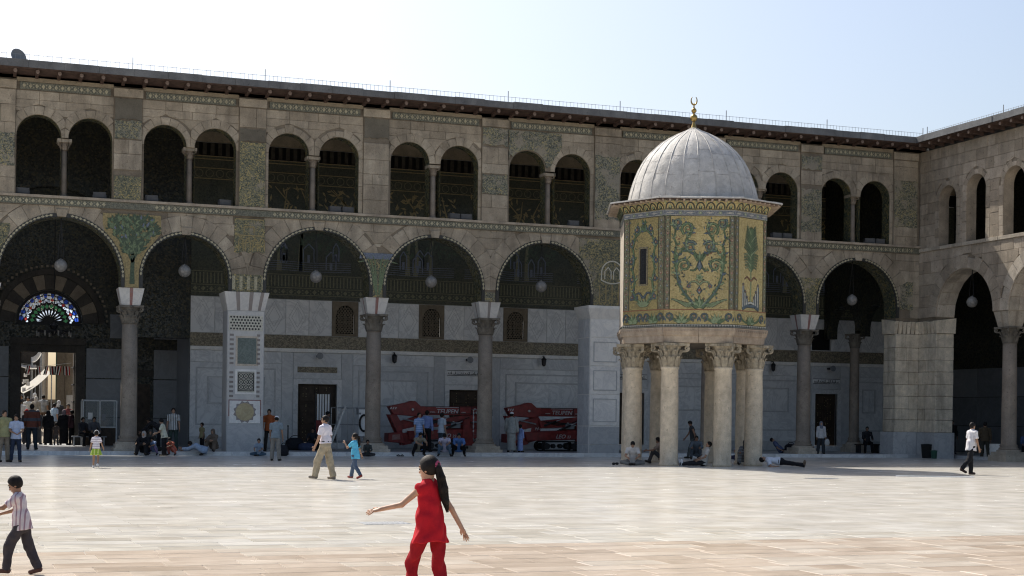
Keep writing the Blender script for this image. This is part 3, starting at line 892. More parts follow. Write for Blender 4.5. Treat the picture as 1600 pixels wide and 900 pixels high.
# marble-faced pier with inlay
def pier_decorated(x0, x1):
    p = MB().box(x0, 0, 0, x1, 1.1, 5.86).build('inlaid_pier', M['marblebase'], arcade)
    cx = (x0+x1)/2; w = x1-x0
    b = MB(); b.mi = 0
    def fl(f0, f1, mi):
        b.mi = mi
        for z0, z1, e0, e1 in ((5.86, 6.6, 0, .16),):
            b.add([(cx+f0*(w/2+e0), -.02-e0, z0), (cx+f1*(w/2+e0), -.02-e0, z0), (cx+f1*(w/2+e1), -.02-e1, z1), (cx+f0*(w/2+e1), -.02-e1, z1)], [(0,1,2,3)])
    for f0, f1, mi in ((-1,-.5,0),(-.5,-.32,1),(-.32,.12,0),(.12,.3,1),(.3,.62,0),(.62,.78,1),(.78,1,0)): fl(f0, f1, mi)
    b.mi = 0
    for s in (-1, 1):
        b.add([(cx+s*w/2,-.02,5.86),(cx+s*w/2,1.1,5.86),(cx+s*(w/2+.16),1.24,6.6),(cx+s*(w/2+.16),-.18,6.6)], [(0,1,2,3)])
    b.add([(cx-w/2-.16,-.18,6.6),(cx+w/2+.16,-.18,6.6),(cx+w/2+.16,1.24,6.6),(cx-w/2-.16,1.24,6.6)], [(0,1,2,3)])
    b.build('flared_cornice', [M['impostwhite'], M['greymarblestripe']], p)
    def pan(n, a0, a1, z0, z1, m_, y):
        return MB().prism([(a0,z0),(a1,z0),(a1,z1),(a0,z1)], y, .01, bev=.006, back=False).build(n, M[m_], p)
    pan('face_slab', x0+.02, x1-.02, 1.55, 5.84, 'impostwhite', -.02)
    pan('base_slab', x0+.02, x1-.02, .02, 1.52, 'marblebase', -.02)
    # hexagon fretwork band
    fb = pan('fretwork_band', x0+.06, x1-.06, 5.05, 5.66, 'paletess', -.035)
    b = MB()
    for r_ in range(5):
        for k in range(11):
            hx = x0+.14+(k+(r_ % 2)*.5)*.125; hz = 5.12+r_*.118
            if hx > x1-.12: continue
            q = [(hx+.042*math.cos(PI/6+i*PI/3), hz+.045*math.sin(PI/6+i*PI/3)) for i in range(6)]
            b.prism(q, -.045, -.03, back=False)
    b.build('dark_hexagon', M['darktess'], p, kind='stuff')
    # green panel, carved panel, star panel
    for z0, z1, m_, fm, c0, c1 in ((3.7,4.75,'greenmarble','stone_pale',.42,1.18),(2.55,3.4,'paletess','marblewhite',.42,1.12)):
        pan('panel_frame', x0+c0-.08, x0+c1+.08, z0-.08, z1+.08, fm, -.03)
        pn = pan('inlay_panel', x0+c0, x0+c1, z0, z1, m_, -.04)
    o = MB(); a0, a1, z0, z1 = x0+.44, x0+1.1, 2.6, 3.35
    for (xa, xb, za, zb) in ((a0,a1,z0,z0+.03),(a0,a1,z1-.03,z1),(a0,a0+.03,z0,z1),(a1-.03,a1,z0,z1)): o.box(xa, -.05, za, xb, -.035, zb)
    for i in range(3):
        for j in range(3):
            c = (a0+.13+.2*i, z0+.15+.225*j)
            ribbon(o, [(c[0]+.1*math.cos(t), c[1]+.1*math.sin(t)) for t in [PI*2*k/8 for k in range(9)]], .022, -.05)
            ribbon(o, [(c[0]-.09,c[1]-.09),(c[0]+.09,c[1]+.09)], .018, -.05); ribbon(o, [(c[0]-.09,c[1]+.09),(c[0]+.09,c[1]-.09)], .018, -.05)
    o.build('carved_knotwork', M['darktess'], p, kind='stuff')
    o = MB()
    for k in range(14):
        z = 2.35+k*.19
        if 3.46 < z < 3.66: continue
        for xa in ((x0+.1, x0+.26), (x1-.3, x1-.17)):
            o.box(xa[0], -.032, z, xa[1], -.015, z+.09)
    o.build('chequer_inlay', M['greymarblestripe'], p, kind='stuff')
    pan('panel_frame', x0+.08, x1-.1, 1.28+.3, 2.25+.0, 'redmarble', -.03)
    pan('star_panel', x0+.12, x1-.14, 1.62, 2.21, 'marblewhite', -.036) if False else pan('star_panel', x0+.12, x1-.14, 1.3, 2.21, 'marblewhite', -.036)
    c = ((x0+.12+x1-.14)/2, 1.755)
    q = []
    for k in range(24):
        a = 2*PI*k/24; q.append((c[0]+(.48 if k % 2 else .4)*math.cos(a), c[1]+(.46 if k % 2 else .38)*math.sin(a)))
    MB().prism(q, -.042, -.02, back=False).build('star_border', M['greymarblestripe'], p)
    q = [(c[0]+.37*math.cos(2*PI*k/20), c[1]+.36*math.sin(2*PI*k/20)) for k in range(20)]
    MB().prism(q, -.048, -.02, back=False).build('yellow_disc', M['yellowmarble'], p)
    return p
pier_decorated(-32.82, -31.32)

def pier_plain(x0, x1):
    p = MB().box(x0, 0, 0, x1, 1.35, 6.3).build('marble_pier', M['marblewhite'], arcade)
    cx = (x0+x1)/2; w = x1-x0
    b = MB(); s0, s1 = w/2+.01, w/2+.16
    b.add([(cx-s0,-.01,6.05),(cx+s0,-.01,6.05),(cx+s0,1.36,6.05),(cx-s0,1.36,6.05),(cx-s1,-.16,6.5),(cx+s1,-.16,6.5),(cx+s1,1.5,6.5),(cx-s1,1.5,6.5),
           (cx-s1,-.16,6.62),(cx+s1,-.16,6.62),(cx+s1,1.5,6.62),(cx-s1,1.5,6.62)],
          [(0,1,5,4),(1,2,6,5),(2,3,7,6),(3,0,4,7),(4,5,9,8),(5,6,10,9),(6,7,11,10),(7,4,8,11),(8,9,10,11)])
    b.build('flared_cornice', M['marblewhite'], p)
    for z0, z1 in ((.02,.5),(.52,1.3),(1.36,2.7),(2.74,3.95),(3.99,5.2),(5.24,6.03)):
        s = MB().prism([(x0+.015,z0),(x1-.015,z0),(x1-.015,z1),(x0+.015,z1)], -.025, .01, bev=.008, back=False).build('face_slab', M['marblebase'] if z0 < 1.3 else M['marblewhite'], p)
        if 1.3 < z0 < 5:
            ins = .16
            for xa, xb, za, zb in ((x0+ins,x1-ins,z0+ins,z0+ins+.035),(x0+ins,x1-ins,z1-ins-.035,z1-ins),(x0+ins,x0+ins+.035,z0+ins+.037,z1-ins-.037),(x1-ins-.035,x1-ins,z0+ins+.037,z1-ins-.037)):
                MB().box(xa, -.045, za, xb, -.02, zb).build('frame_moulding', M['marblebase'], p)
        for y0, y1 in ((.04,.62),(.66,1.31)):
            MB().box(x0-.02, y0, z0, x0+.01, y1, z1).build('side_slab', M['marble'], p)
    return p
pier_plain(-16.95, -15.5)

# ------------------------------------------------------------------ eave, rafters, roof
def eave(parent, x0, x1, y_back, nraft, mitre=True, label=None):
    """local frame; roof edge on the -y side"""
    xe = x1 - .0
    b = MB()
    # soffit boards and fascia; the end at x1 is mitred to meet the neighbouring wing
    def run(ya, za, yb, zb, yc, zc_, yd, zd):
        sec = [(ya,za),(yb,zb),(yc,zc_),(yd,zd)]
        vs = [(x0, y, z) for y, z in sec]+[((x1+(y if mitre else 0)), y, z) for y, z in sec]
        b.add(vs, [(0,1,2,3),(7,6,5,4),(0,4,5,1),(1,5,6,2),(2,6,7,3),(3,7,4,0)])
    run(-.86,14.73, .1,14.66, .1,14.71, -.86,14.77); b.build('soffit_board', M['wood'], parent)
    b = MB(); run(-.9,14.78, .1,14.73, .3,15.02, -.9,14.86); b.build('eave_board', M['wood'], parent)
    # uneven lead edge in short pieces
    n = int((x1-x0)/1.3)
    for i in range(n):
        a = x0+(x1-x0)*i/n; c = x0+(x1-x0)*(i+1)/n
        dz = rnd.uniform(-.02, .02); dy = rnd.uniform(-.02, .02)
        if i == n-1 and mitre: c2 = c-.9
        else: c2 = c
        bb = MB(); ya = -.93+dy
        vs = [(a+.004,ya,14.76),(c2-.004,ya,14.76),(c2-.004,ya,15.05+dz),(a+.004,ya,15.05+dz),
              (a+.004,.3,15.13),(c-.004,.3,15.13),(a+.004,.3,15.03),(c-.004,.3,15.03)]
        bb.add(vs, [(0,1,2,3),(3,2,5,4),(0,6,7,1),(1,7,5,2),(0,3,4,6)])
        bb.build('lead_edge', M['lead'], parent)
    rb = MB()
    prof = [(-.8,14.6),(-.74,14.545),(-.64,14.56),(-.58,14.6),(-.4,14.58),(-.02,14.53),(-.02,14.68),(-.8,14.72)]
    vs = [(-.06, y, z) for y, z in prof]+[(.06, y, z) for y, z in prof]; k = len(prof)
    rb.add(vs, [tuple(range(k-1,-1,-1)), tuple(range(k,2*k))]+[(i,(i+1)%k,k+(i+1)%k,k+i) for i in range(k)])
    rm = rb.mesh('rafter', M['wood'])
    eb = MB(); eb.rev([(.075,0),(.075,.02)], 12); em = eb.mesh('rafter_scroll', M['wood_end'])
    for i in range(nraft):
        x = x0+(x1-x0-.9)*(i+.5)/nraft
        r_ = link('rafter', rm, parent, (x, 0, 0))
        link('scroll_end', em, r_, (0, -.8, 14.64), (R(90), 0, 0))
eave(arcade, XL, 0, 7, 57)
b = MB()
b.add([(XL,.3,15.12),(7.4,.3,15.12),(7.4,7.6,16.1),(XL,7.6,16.1),(XL,.3,14.5),(7.4,.3,14.5),(7.4,7.6,14.5),(XL,7.6,14.5)], [(0,1,2,3),(7,6,5,4),(1,5,6,2),(0,3,7,4),(2,6,7,3)])
b.build('roof', M['lead'], arcade)
# roof fence
def roof_fence(label, x0, x1, y, z, rz=0., loc=(0,0,0)):
    t = thing('roof_fence', label, 'fence', loc, rz)
    b = MB()
    for k in (.02, .36): b.tube([(x0, y, z+k), (x1, y, z+k)], .008, 4)
    b.build('rail', M['wire'], t)
    b = MB(); n = int((x1-x0)/.17)
    for i in range(n+1):
        x = x0+(x1-x0)*i/n; b.box(x-.005, y-.005, z-.04, x+.005, y+.005, z+.38)
    b.build('upright', M['wire'], t, kind='stuff')
    pm = MB().box(-.014,-.014,-.1,.014,.014,.62).mesh('post', M['wire'])
    n = int((x1-x0)/5)
    for i in range(n+1): link('post', pm, t, (x0+(x1-x0)*i/n, y, z))
    return t
roof_fence('thin wire fence along the roof edge of the long arcade', XL, .35, .35, 15.16)

# ================================================================== the wing on the right (local x runs towards the camera, -y faces the court)
wing = thing('arcade_wing', 'bare stone arcade wing at the right corner with sunlit masonry at its end', 'building', (0,0,0), R(-90))
WL = [(3.5,2.1,6.62),(8.75,2.1,6.62),(14.,2.1,6.62)]
WU = [(2.2,.66,12.0),(4.3,.7,12.2),(6.95,.72,12.15),(9.6,.72,12.15),(12.2,.72,12.15)]
WX = 17.
b = MB(); arch_wall(b, 0, WX, 6.6, 9.75, WL, 0, 1.0); arch_wall(b, 0, WX, 9.75, 14.5, WU, .0, .52)
b.build('wall_core', [M['stone_dark'], M['stone_grey']], wing)
zc = [6.6,7.1,7.6,8.15,8.7,9.25,9.74]
for i, (cx, r, zs) in enumerate(WL):
    xl = .02 if i == 0 else (WL[i-1][0]+WL[i-1][1]+cx-r)/2
    xr = WX if i == 2 else (WL[i+1][0]-WL[i+1][1]+cx+r)/2
    voussoirs(wing, 'voussoir', M['stone_pale'] if i else M['stone_grey'], cx, r, r+.6, zs, 15, 0, .05, xl, xr, zmin=6.62)
    n = 11
    for k in range(n):     # soffit blocks, two across
        for y0, y1 in ((.02,.5),(.515,.98)):
            bb = MB(); a0 = PI*k/n+.006; a1 = PI*(k+1)/n-.006
            bb_pts = []
            for y in (y0, y1):
                for a, rr in ((a0, r+.01),(a1, r+.01),(a1, r-.025),(a0, r-.025)): bb_pts.append((cx+rr*math.cos(a), y, zs+rr*math.sin(a)))
            bb.add(bb_pts, [(0,1,2,3),(7,6,5,4),(2,1,5,6),(3,2,6,7),(0,3,7,4)])
            bb.build('soffit_block', M['stone_pale'], wing)
ashlar(wing, 'ashlar_block', M['stone_grey'], zc, .02, WX, [(c, r+.6, z) for c, r, z in WL], 0, .04, .5, 1.0)
zu = [9.9,10.45,11.0,11.5,12.0,12.5,13.0,13.5,14.0,14.5]
ashlar(wing, 'wall_block', M['stone_grey'], zu, .02, WX, [(c, r+.3, z) for c, r, z in WU], 0, .035, .45, .95)
for c, r, z in WU:
    voussoirs(wing, 'window_voussoir', M['stone_grey'], c, r, r+.3, z, 9, 0, .037, zmin=9.9)
    for s in (-1, 1):
        for q in range(5):
            za = 9.9+(z-9.9)*q/5+.006; zb_ = 9.9+(z-9.9)*(q+1)/5-.006; xa, xb = sorted((c+s*(r+.005), c+s*(r+.295)))
            stone_poly(wing, 'jamb_block', M['stone_grey'], [(xa,za),(xb,za),(xb,zb_),(xa,zb_)], 0, .035)
n = 20
for i in range(n):
    a = .02+(WX-.02)*i/n
    stone_poly(wing, 'sill_stone', M['stone_pale'], [(a+.008,9.74),(a+WX/n-.008,9.74),(a+WX/n-.008,9.9),(a+.008,9.9)], 0, .1)
eave(wing, -.0, WX, 7, 22, mitre=False)
b = MB()
b.add([(0,.3,15.12),(WX,.3,15.12),(WX,7.6,16.1),(-7,7.6,16.1),(0,.3,14.5),(WX,.3,14.5),(WX,7.6,14.5),(-7,7.6,14.5)], [(0,1,2,3),(7,6,5,4),(1,5,6,2),(0,3,7,4),(2,6,7,3),(0,4,5,1)])
b.build('roof', M['lead'], wing)
roof_fence('thin wire fence along the roof edge of the right wing', .0, WX, .35, 15.16, R(-90))
def wing_column(x):
    e = link('column', lshaft, wing, (x, .5, 0))
    link('pedestal', ped, e); link('capital', lcap, e, (0,0,5.2)); link('impost', impost_mesh(M['stone_pale'], M['stone_grey']), e)
wing_column(6.12); wing_column(11.4)

# corner pier, L-shaped, of big eroded blocks on a marble base
cp = thing('corner_pier', 'massive eroded stone pier in the right corner of the courtyard on a marble base', 'pier')
MB().box(-1.25, .03, 1.2, 0.97, .98, 6.6).build('pier_core', M['stone_dark'], cp)
MB().box(.03, -1.38, 1.2, .97, .03, 6.6).build('pier_core', M['stone_dark'], cp)
zz = [1.2,1.78,2.3,2.9,3.45,4.05,4.6,5.2,5.85]
def block(nm, x0, y0, z0, x1, y1, z1, m_):
    j = lambda: rnd.uniform(-.012, .012)
    bb = MB(); bb.box(x0+j(), y0+j(), z0, x1+j(), y1+j(), z1)
    o = bb.build(nm, m_, cp)
    bm = bmesh.new(); bm.from_mesh(o.data); bmesh.ops.bevel(bm, geom=bm.edges[:], offset=.018, segments=1, affect='EDGES'); bm.to_mesh(o.data); bm.free()
for z0, z1 in zip(zz[:-1], zz[1:]):
    s = rnd.uniform(.4, .85)
    block('pier_block', -1.27, 0, z0+.006, -1.27+s-.006, .99, z1-.006, M['pierstone'])
    block('pier_block', -1.27+s+.006, 0, z0+.006, .03, .99, z1-.006, M['pierstone'])
    s = rnd.uniform(.45, .9)
    block('pier_block', 0, -s+.006, z0+.006, .99, -.006, z1-.006, M['pierstone'])
    block('pier_block', 0, -1.4, z0+.006, .99, -s-.006, z1-.006, M['pierstone'])
for (x0, y0, x1, y1) in ((-1.27,0,0,.99),(0,-1.4,.99,0)):
    bb = MB(); e = .14
    ax = 1 if y0 == 0 else 0
    nx = 6
    for k in range(nx):
        if ax: xa, xb, ya, yb = x0-e+(x1-x0+e)*k/nx, x0-e+(x1-x0+e)*(k+1)/nx-.02, y0-e, y1
        else: xa, xb, ya, yb = x0-e, x1+e*.3, y1+(y0-e-y1)*(k+1)/nx+.02, y1+(y0-e-y1)*k/nx
        q = MB(); d = rnd.uniform(0, .05)
        if ax: q.add([(xa+.06,ya+e,5.86),(xb,ya+e,5.86),(xb,yb,5.86),(xa+.06,yb,5.86),(xa,ya+d,6.45-d),(xb,ya+d,6.45-d),(xb,yb,6.58),(xa,yb,6.58)], [(0,3,2,1),(4,5,6,7),(0,1,5,4),(1,2,6,5),(2,3,7,6),(3,0,4,7)])
        else: q.add([(xa+e,ya+.05,5.86),(xb,ya+.05,5.86),(xb,yb,5.86),(xa+e,yb,5.86),(xa+d,ya,6.45-d),(xb,ya,6.58),(xb,yb,6.58),(xa+d,yb,6.45-d)], [(0,3,2,1),(4,5,6,7),(0,1,5,4),(1,2,6,5),(2,3,7,6),(3,0,4,7)])
        q.build('carved_leaf_block', M['pierstone'], cp)
for (x0, y0, x1, y1) in ((-1.4,-.12,-.66,1.0),(-.645,-.12,-.13,1.0),(-.12,-.75,1.0,-.13),(-.12,-1.52,1.0,-.765)):
    MB().box(x0, y0, -.01, x1, y1, 1.2+rnd.uniform(-.003,.003)).build('base_slab', M['marblebase'], cp)
MB().box(-.115, -.115, -.01, 1.0, 1.0, 1.19).build('base_slab', M['marblebase'], cp)
# ================================================================== the wall at the back of the portico (front plane y = 7)
BW = 7.0
back = thing('portico_wall', 'marble-clad back wall of the portico with mosaics above and carved stone window grilles', 'wall')
DOORS = [(-28.43,-26.62,3.08,'plain'),(-21.2,-19.4,2.94,'text'),(-12.9,-11.1,2.95,'text'),(-1.42,-.1,3.08,'text')]
BX0, BX1 = -33.3, 14.0
def wall_rects(mb, x0, x1, z0, z1, holes, y0, y1):
    """solid wall with rectangular holes (xa, xb, za, zb), boxes butted end to end"""
    xs = sorted(set([x0, x1]+[h[0] for h in holes]+[h[1] for h in holes]))
    for a, c in zip(xs[:-1], xs[1:]):
        hs = sorted([h for h in holes if h[0] <= a+1e-6 and h[1] >= c-1e-6], key=lambda h: h[2])
        z = z0
        for h in hs:
            if h[2] > z+1e-4: mb.box(a, y0, z, c, y1, h[2])
            z = h[3]
        if z < z1-1e-4: mb.box(a, y0, z, c, y1, z1)
WINS = [-26.26, -22.1, -17.9, -13.7, -9.5, -5.3]
winw = .5
wh = [(w-winw, w+winw, 5.33, 6.88) for w in WINS]+[(-1.6,-.48,5.33,6.42)]
dh = [(a, c, .14, z) for a, c, z, _ in DOORS]
b = MB(); wall_rects(b, BX0, BX1, .0, 14.5, wh+dh, BW, BW+.8); b.build('wall_core', M['marblebase'], back)
# dado of framed marble, between the doors
def slab(n, x0, x1, z0, z1, m, y, parent=back, bev=.006):
    return MB().prism([(x0,z0),(x1,z0),(x1,z1),(x0,z1)], y, BW+.01, bev=bev, back=False).build(n, M[m], parent)
def moulding(x0, x1, z0, z1, w, y, m='marblebase', name='frame_moulding'):
    b = MB()
    for a, c, d, e in ((x0,x1,z0,z0+w),(x0,x1,z1-w,z1),(x0,x0+w,z0+w+.002,z1-w-.002),(x1-w,x1,z0+w+.002,z1-w-.002)): b.box(a, y, d, c, BW, e)
    return b.build(name, M[m], back)
segs = []; x = BX0
for a, c, z, k in DOORS: segs.append((x, a-.75)); x = c+.75
segs.append((x, 3.)); 
for x0, x1 in segs:
    n = max(1, round((x1-x0)/4.6)); w = (x1-x0)/n
    for i in range(n):
        a, c = x0+w*i+.015, x0+w*(i+1)-.015
        slab('base_slab', a, c, .15, .62, 'marblebase', BW-.06)
        slab('wall_slab', a, c, .64, 3.96, 'marble', BW-.02)
        slab('wall_slab', a, c, 3.98, 4.5, 'marble2', BW-.03)
        if c-a > 2.2:
            moulding(a+.25, c-.25, 1.15, 3.75, .07, BW-.045, 'marblebase')
            moulding(a+.75, c-.75, 2.1, 3.35, .06, BW-.05)
            m2 = (a+c)/2
            slab('inset_slab', a+.83, m2-.01, 2.18, 3.27, 'marble2', BW-.04); slab('inset_slab', m2+.01, c-.83, 2.18, 3.27, 'marble2', BW-.04)
for a, c, z, k in DOORS:     # door surrounds
    slab('wall_slab', a-.74, a-.22, .15, 4.5, 'marble', BW-.025); slab('wall_slab', c+.22, c+.74, .15, 4.5, 'marble', BW-.025)
    slab('wall_slab', a-.2, c+.2, z+.24, 4.5, 'marble', BW-.025)
    b = MB()
    b.box(a-.22, BW-.1, .15, a, BW+.1, z+.22); b.box(c, BW-.1, .15, c+.22, BW+.1, z+.22); b.box(a+.001, BW-.098, z, c-.001, BW+.1, z+.218)
    b.build('door_frame', M['marble2'], back)
    slab('door_step', a-.3, c+.3, .14, .55, 'marble2', BW-.55) if False else MB().box(a-.3, BW-.45, .13, c+.3, BW, .4).build('door_step', M['marble2'], back)
    d = MB().box(a+.002, BW+.14, .4, c-.002, BW+.2, z-.002).build('door', M['doorwood'], back)
    o = MB(); m2 = (a+c)/2
    for xa, xc in ((a+.06, m2-.02), (m2+.02, c-.06)):
        for za, zc2 in ((.5,1.2),(1.28,2.2),(2.28,z-.08)): 
            o.prism([(xa+.06,za),(xc-.06,za),(xc-.06,zc2),(xa+.06,zc2)], BW+.115, BW+.141, bev=.02, back=False)
    o.build('door_panel', M['doorwood'], d)
    o = MB(); rr = random.Random(int(abs(a)*10))
    for i in range(70):
        cx_ = rr.choice([a+.28, a+.42, m2, m2+.1, c-.3, c-.45]); zz_ = rr.uniform(.6, z-.15)
        s = rr.uniform(.012, .028); o.prism([(cx_-s,zz_),(cx_,zz_-s),(cx_+s,zz_),(cx_,zz_+s)], BW+.1, BW+.12, back=False)
    o.build('brass_stud', M['goldleaf'], d, kind='stuff')
# inscription plaques over the doors
def script_strokes(mb, x0, x1, z0, z1, y, seed):
    """a band of calligraphic strokes: baseline letters, tall stems, dots"""
    r = random.Random(seed); h = z1-z0; x = x0
    while x < x1-.08:
        w = r.uniform(.06, .13); k = r.random(); zb = z0+h*.22
        if k < .35: ribbon(mb, [(x, zb+h*.6), (x+.008, zb+.02), (x+w*.5, zb)], [.026,.022,.014], y)
        elif k < .75: ribbon(mb, [(x+w*(.5+.5*math.cos(t)), zb+h*.16+h*.2*math.sin(t)) for t in [PI*q/5 for q in range(3, 12)]], .02, y)
        else: ribbon(mb, [(x, zb+h*.1), (x+w*.5, zb-h*.1), (x+w, zb+h*.12)], [.012,.026,.014], y)
        if r.random() < .5:
            zz_ = zb+h*r.choice([-.16,.55]); mb.prism([(x+w*.4-.012,zz_),(x+w*.4,zz_-.012),(x+w*.4+.012,zz_),(x+w*.4,zz_+.012)], y, y+.012, back=False)
        ribbon(mb, [(x, zb), (x+w*1.02, zb)], .014, y)
        x += w*.95
for a, c, z, k in DOORS:
    x0, x1 = (a-.02, c+.02) if k == 'plain' else (a-.1, c+.15)
    p = slab('inscription_plaque', x0, x1, 3.6, 3.86, 'frieze' if k == 'plain' else 'marble2', BW-.05)
    if k != 'plain':
        o = MB(); o.box(x0+.0, BW-.058, 3.6, x1, BW-.045, 3.625); o.box(x0, BW-.058, 3.835, x1, BW-.045, 3.86)
        script_strokes(o, x0+.05, x1-.05, 3.63, 3.83, BW-.064, int(abs(a)*7)); o.build('inscription', M['inkblack'], p)
# cornice line, mosaic frieze, tall marble panels between the windows
MB().box(BX0, BW-.1, 4.52, BX1, BW+.0, 4.68).build('cornice', M['marblewhite'], back)
MB().box(BX0+.001, BW-.04, 4.682, BX1, BW+.0, 5.28).build('frieze_band', M['frieze'], back)
hs = sorted([(w-winw-.12, w+winw+.12) for w in WINS]+[(-1.62, -.46)])
x = BX0
for a, c in hs+[(3.2, 3.3)]:
    n = max(1, round((a-x)/1.0)); w = (a-x)/n
    for i in range(n):
        xa, xc = x+w*i+.012, x+w*(i+1)-.012
        p = slab('tall_panel', xa, xc, 5.3, 6.9, 'marble2', BW-.025)
        o = MB(); m2 = (xa+xc)/2
        for s in (.4, .26): ribbon(o, [(m2-s,6.1),(m2,6.1+s*1.75),(m2+s,6.1),(m2,6.1-s*1.75),(m2-s,6.1)], .02, BW-.029, .006)
        o.build('book_matched_vein', M['greymarblestripe'] if False else M['marblebase'], p)
    x = c
# carved window grilles
def grille_window(cx):
    f = MB()
    x0, x1, z0, z1 = cx-winw-.11, cx+winw+.11, 5.3, 6.9
    f.box(x0, BW-.05, z0, cx-winw+.06, BW+.1, z1); f.box(cx+winw-.06, BW-.05, z0, x1, BW+.1, z1); f.box(cx-winw+.061, BW-.05, z0, cx+winw-.061, BW+.1, z0+.12)
    r = winw-.1; zs = 6.3
    arch_wall(f, cx-winw+.061, cx+winw-.061, zs, z1, [(cx, r, zs+.02)], BW-.05, BW+.1, soff=0, seg=12)
    fr = f.build('window_grille', M['grille'], back)
    o = MB()
    def inside(x, z): return abs(x-cx) < r and (z < zs or math.hypot(x-cx, z-zs) < r) and z > z0+.13
    for s in (-1, 1):
        for k in range(-9, 16):
            pts = []
            for q in range(40):
                x = cx-r+2*r*q/39; z = 5.45+k*.17+s*(x-cx)*1.25
                if inside(x, z): pts.append((x, z))
            if len(pts) > 2: o.obox((pts[0][0],BW+.0,pts[0][1]), (pts[-1][0],BW+.0,pts[-1][1]), .026, .04)
    for k in range(7):
        for j in (-1, 0, 1):
            x, z = cx+j*.26, 5.56+k*.2
            if inside(x, z): ribbon(o, [(x+.07*math.cos(t), z+.07*math.sin(t)) for t in [2*PI*q/8 for q in range(9)]], .022, BW-.03, .03)
    o.build('carved_lattice', M['grille'], fr)
    MB().box(cx-winw+.06, BW+.12, 5.33, cx+winw-.06, BW+.14, 6.88).build('window_pane', M['darkvoid'], fr)
for w in WINS: grille_window(w)
MB().box(-1.598, BW+.1, 5.332, -.482, BW+.12, 6.418).build('window_pane', M['darkvoid'], back)

# mosaics above: balustrade band, landscape, roundels, gold lines, corbel row, pale plaster
MB().box(BX0, BW-.03, 6.92, BX1, BW, 13.15).build('landscape_mosaic', M['mos_land'], back)
bal = MB().box(BX0, BW-.055, 7.05, BX1, BW-.031, 8.1).build('balustrade_mosaic', M['mos_land'], back)
o = MB(); x = BX0+.05
while x < 2.: o.box(x, BW-.065, 7.5, x+.05, BW-.05, 7.98); x += .16
loz_row(o, BX0, 2., 7.26, .22, .2, BW-.068, .36)
for z in (7.42, 8.02, 7.1): o.box(BX0, BW-.066, z, 2., BW-.05, z+.03)
o.build('painted_railing', M['trunk'], bal, kind='stuff')
M['trunkdark'] = mat_plain('dark_painted_wood', (.045, .04, .03), .8, .2, var=.4)
rr = random.Random(11)
for cx, r_, zs in LOW[3:]:     # great trees and little houses in the lunettes
    xo = cx+.9
    o = MB()
    for k in range(3):
        tx_ = xo+rr.uniform(-1.8, 1.8); ribbon(o, [(tx_,8.2),(tx_+rr.uniform(-.1,.1),9.2),(tx_+rr.uniform(-.2,.2),10.6)], [.24,.16,.1], BW-.045)
    o.build('mosaic_trunk', M['trunk'], back, kind='stuff')
    o = MB()
    for k in range(160):
        flat_leaf(o, xo+rr.uniform(-2.4,2.4), rr.uniform(9.0,11.), rr.uniform(0,6.28), rr.uniform(.15,.35), .09, BW-.05-rr.random()*.006)
    o.build('mosaic_leaf', M['leafdk'], back, kind='stuff')
    o = MB()
    for k in range(5):
        hx = xo+rr.uniform(-2.2,2.0); hz = 8.3+rr.random()*.5; w_ = rr.uniform(.25,.5)
        ribbon(o, [(hx,hz),(hx,hz+.6),(hx+w_/2,hz+.85),(hx+w_,hz+.6),(hx+w_,hz)], .05, BW-.058)
        ribbon(o, [(hx+w_*.5,hz),(hx+w_*.5,hz+.35)], .12, BW-.058)
    for k in range(5):
        ribbon(o, [(xo-2.3,8.22+.1*k),(xo-1.2,8.26+.1*k),(xo+.3,8.2+.1*k),(xo+2.2,8.24+.1*k)], .02, BW-.052)
    o.build('mosaic_building', M['leafblue'], back, kind='stuff')
for cx, r_, zs in LOW[3:]:    # foliage seen through the upper openings
    xo = cx+1.3; o = MB()
    for k in range(60):
        flat_leaf(o, xo+rr.uniform(-2.4,2.4), rr.uniform(11.,12.0), rr.uniform(0,6.28), rr.uniform(.2,.4), .1, BW-.05-rr.random()*.006)
    for k in range(6):
        x = xo+rr.uniform(-2,2); ribbon(o, [(x,10.6),(x+rr.uniform(-.3,.3),11.3),(x+rr.uniform(-.7,.7),12.0)], [.1,.07,.03], BW-.056)
    o.build('gold_foliage', M['goldleaf'], back, kind='stuff')
o = MB()
for z in (12.15, 12.62, 13.02, 13.15): o.box(BX0, BW-.05, z, 2., BW-.02, z+.035)
o.build('gold_line', M['goldleaf'], back, kind='stuff')
o = MB(); x = BX0+.3
while x < 2.:
    ribbon(o, [(x+.17*math.cos(t), 12.4+.17*math.sin(t)) for t in [2*PI*q/10 for q in range(11)]], .03, BW-.046); x += .46
o.build('mosaic_roundel', M['trunk'], back, kind='stuff')
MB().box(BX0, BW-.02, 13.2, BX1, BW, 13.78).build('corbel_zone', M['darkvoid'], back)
o = MB(); x = BX0+.1
while x < 2.: o.box(x, BW-.14, 13.22, x+.17, BW-.02, 13.76); x += .34
o.build('corbel', M['trunkdark'], back, kind='stuff')
MB().box(BX0, BW-.06, 13.8, BX1, BW, 14.48).build('plaster_strip', M['plaster'], back)

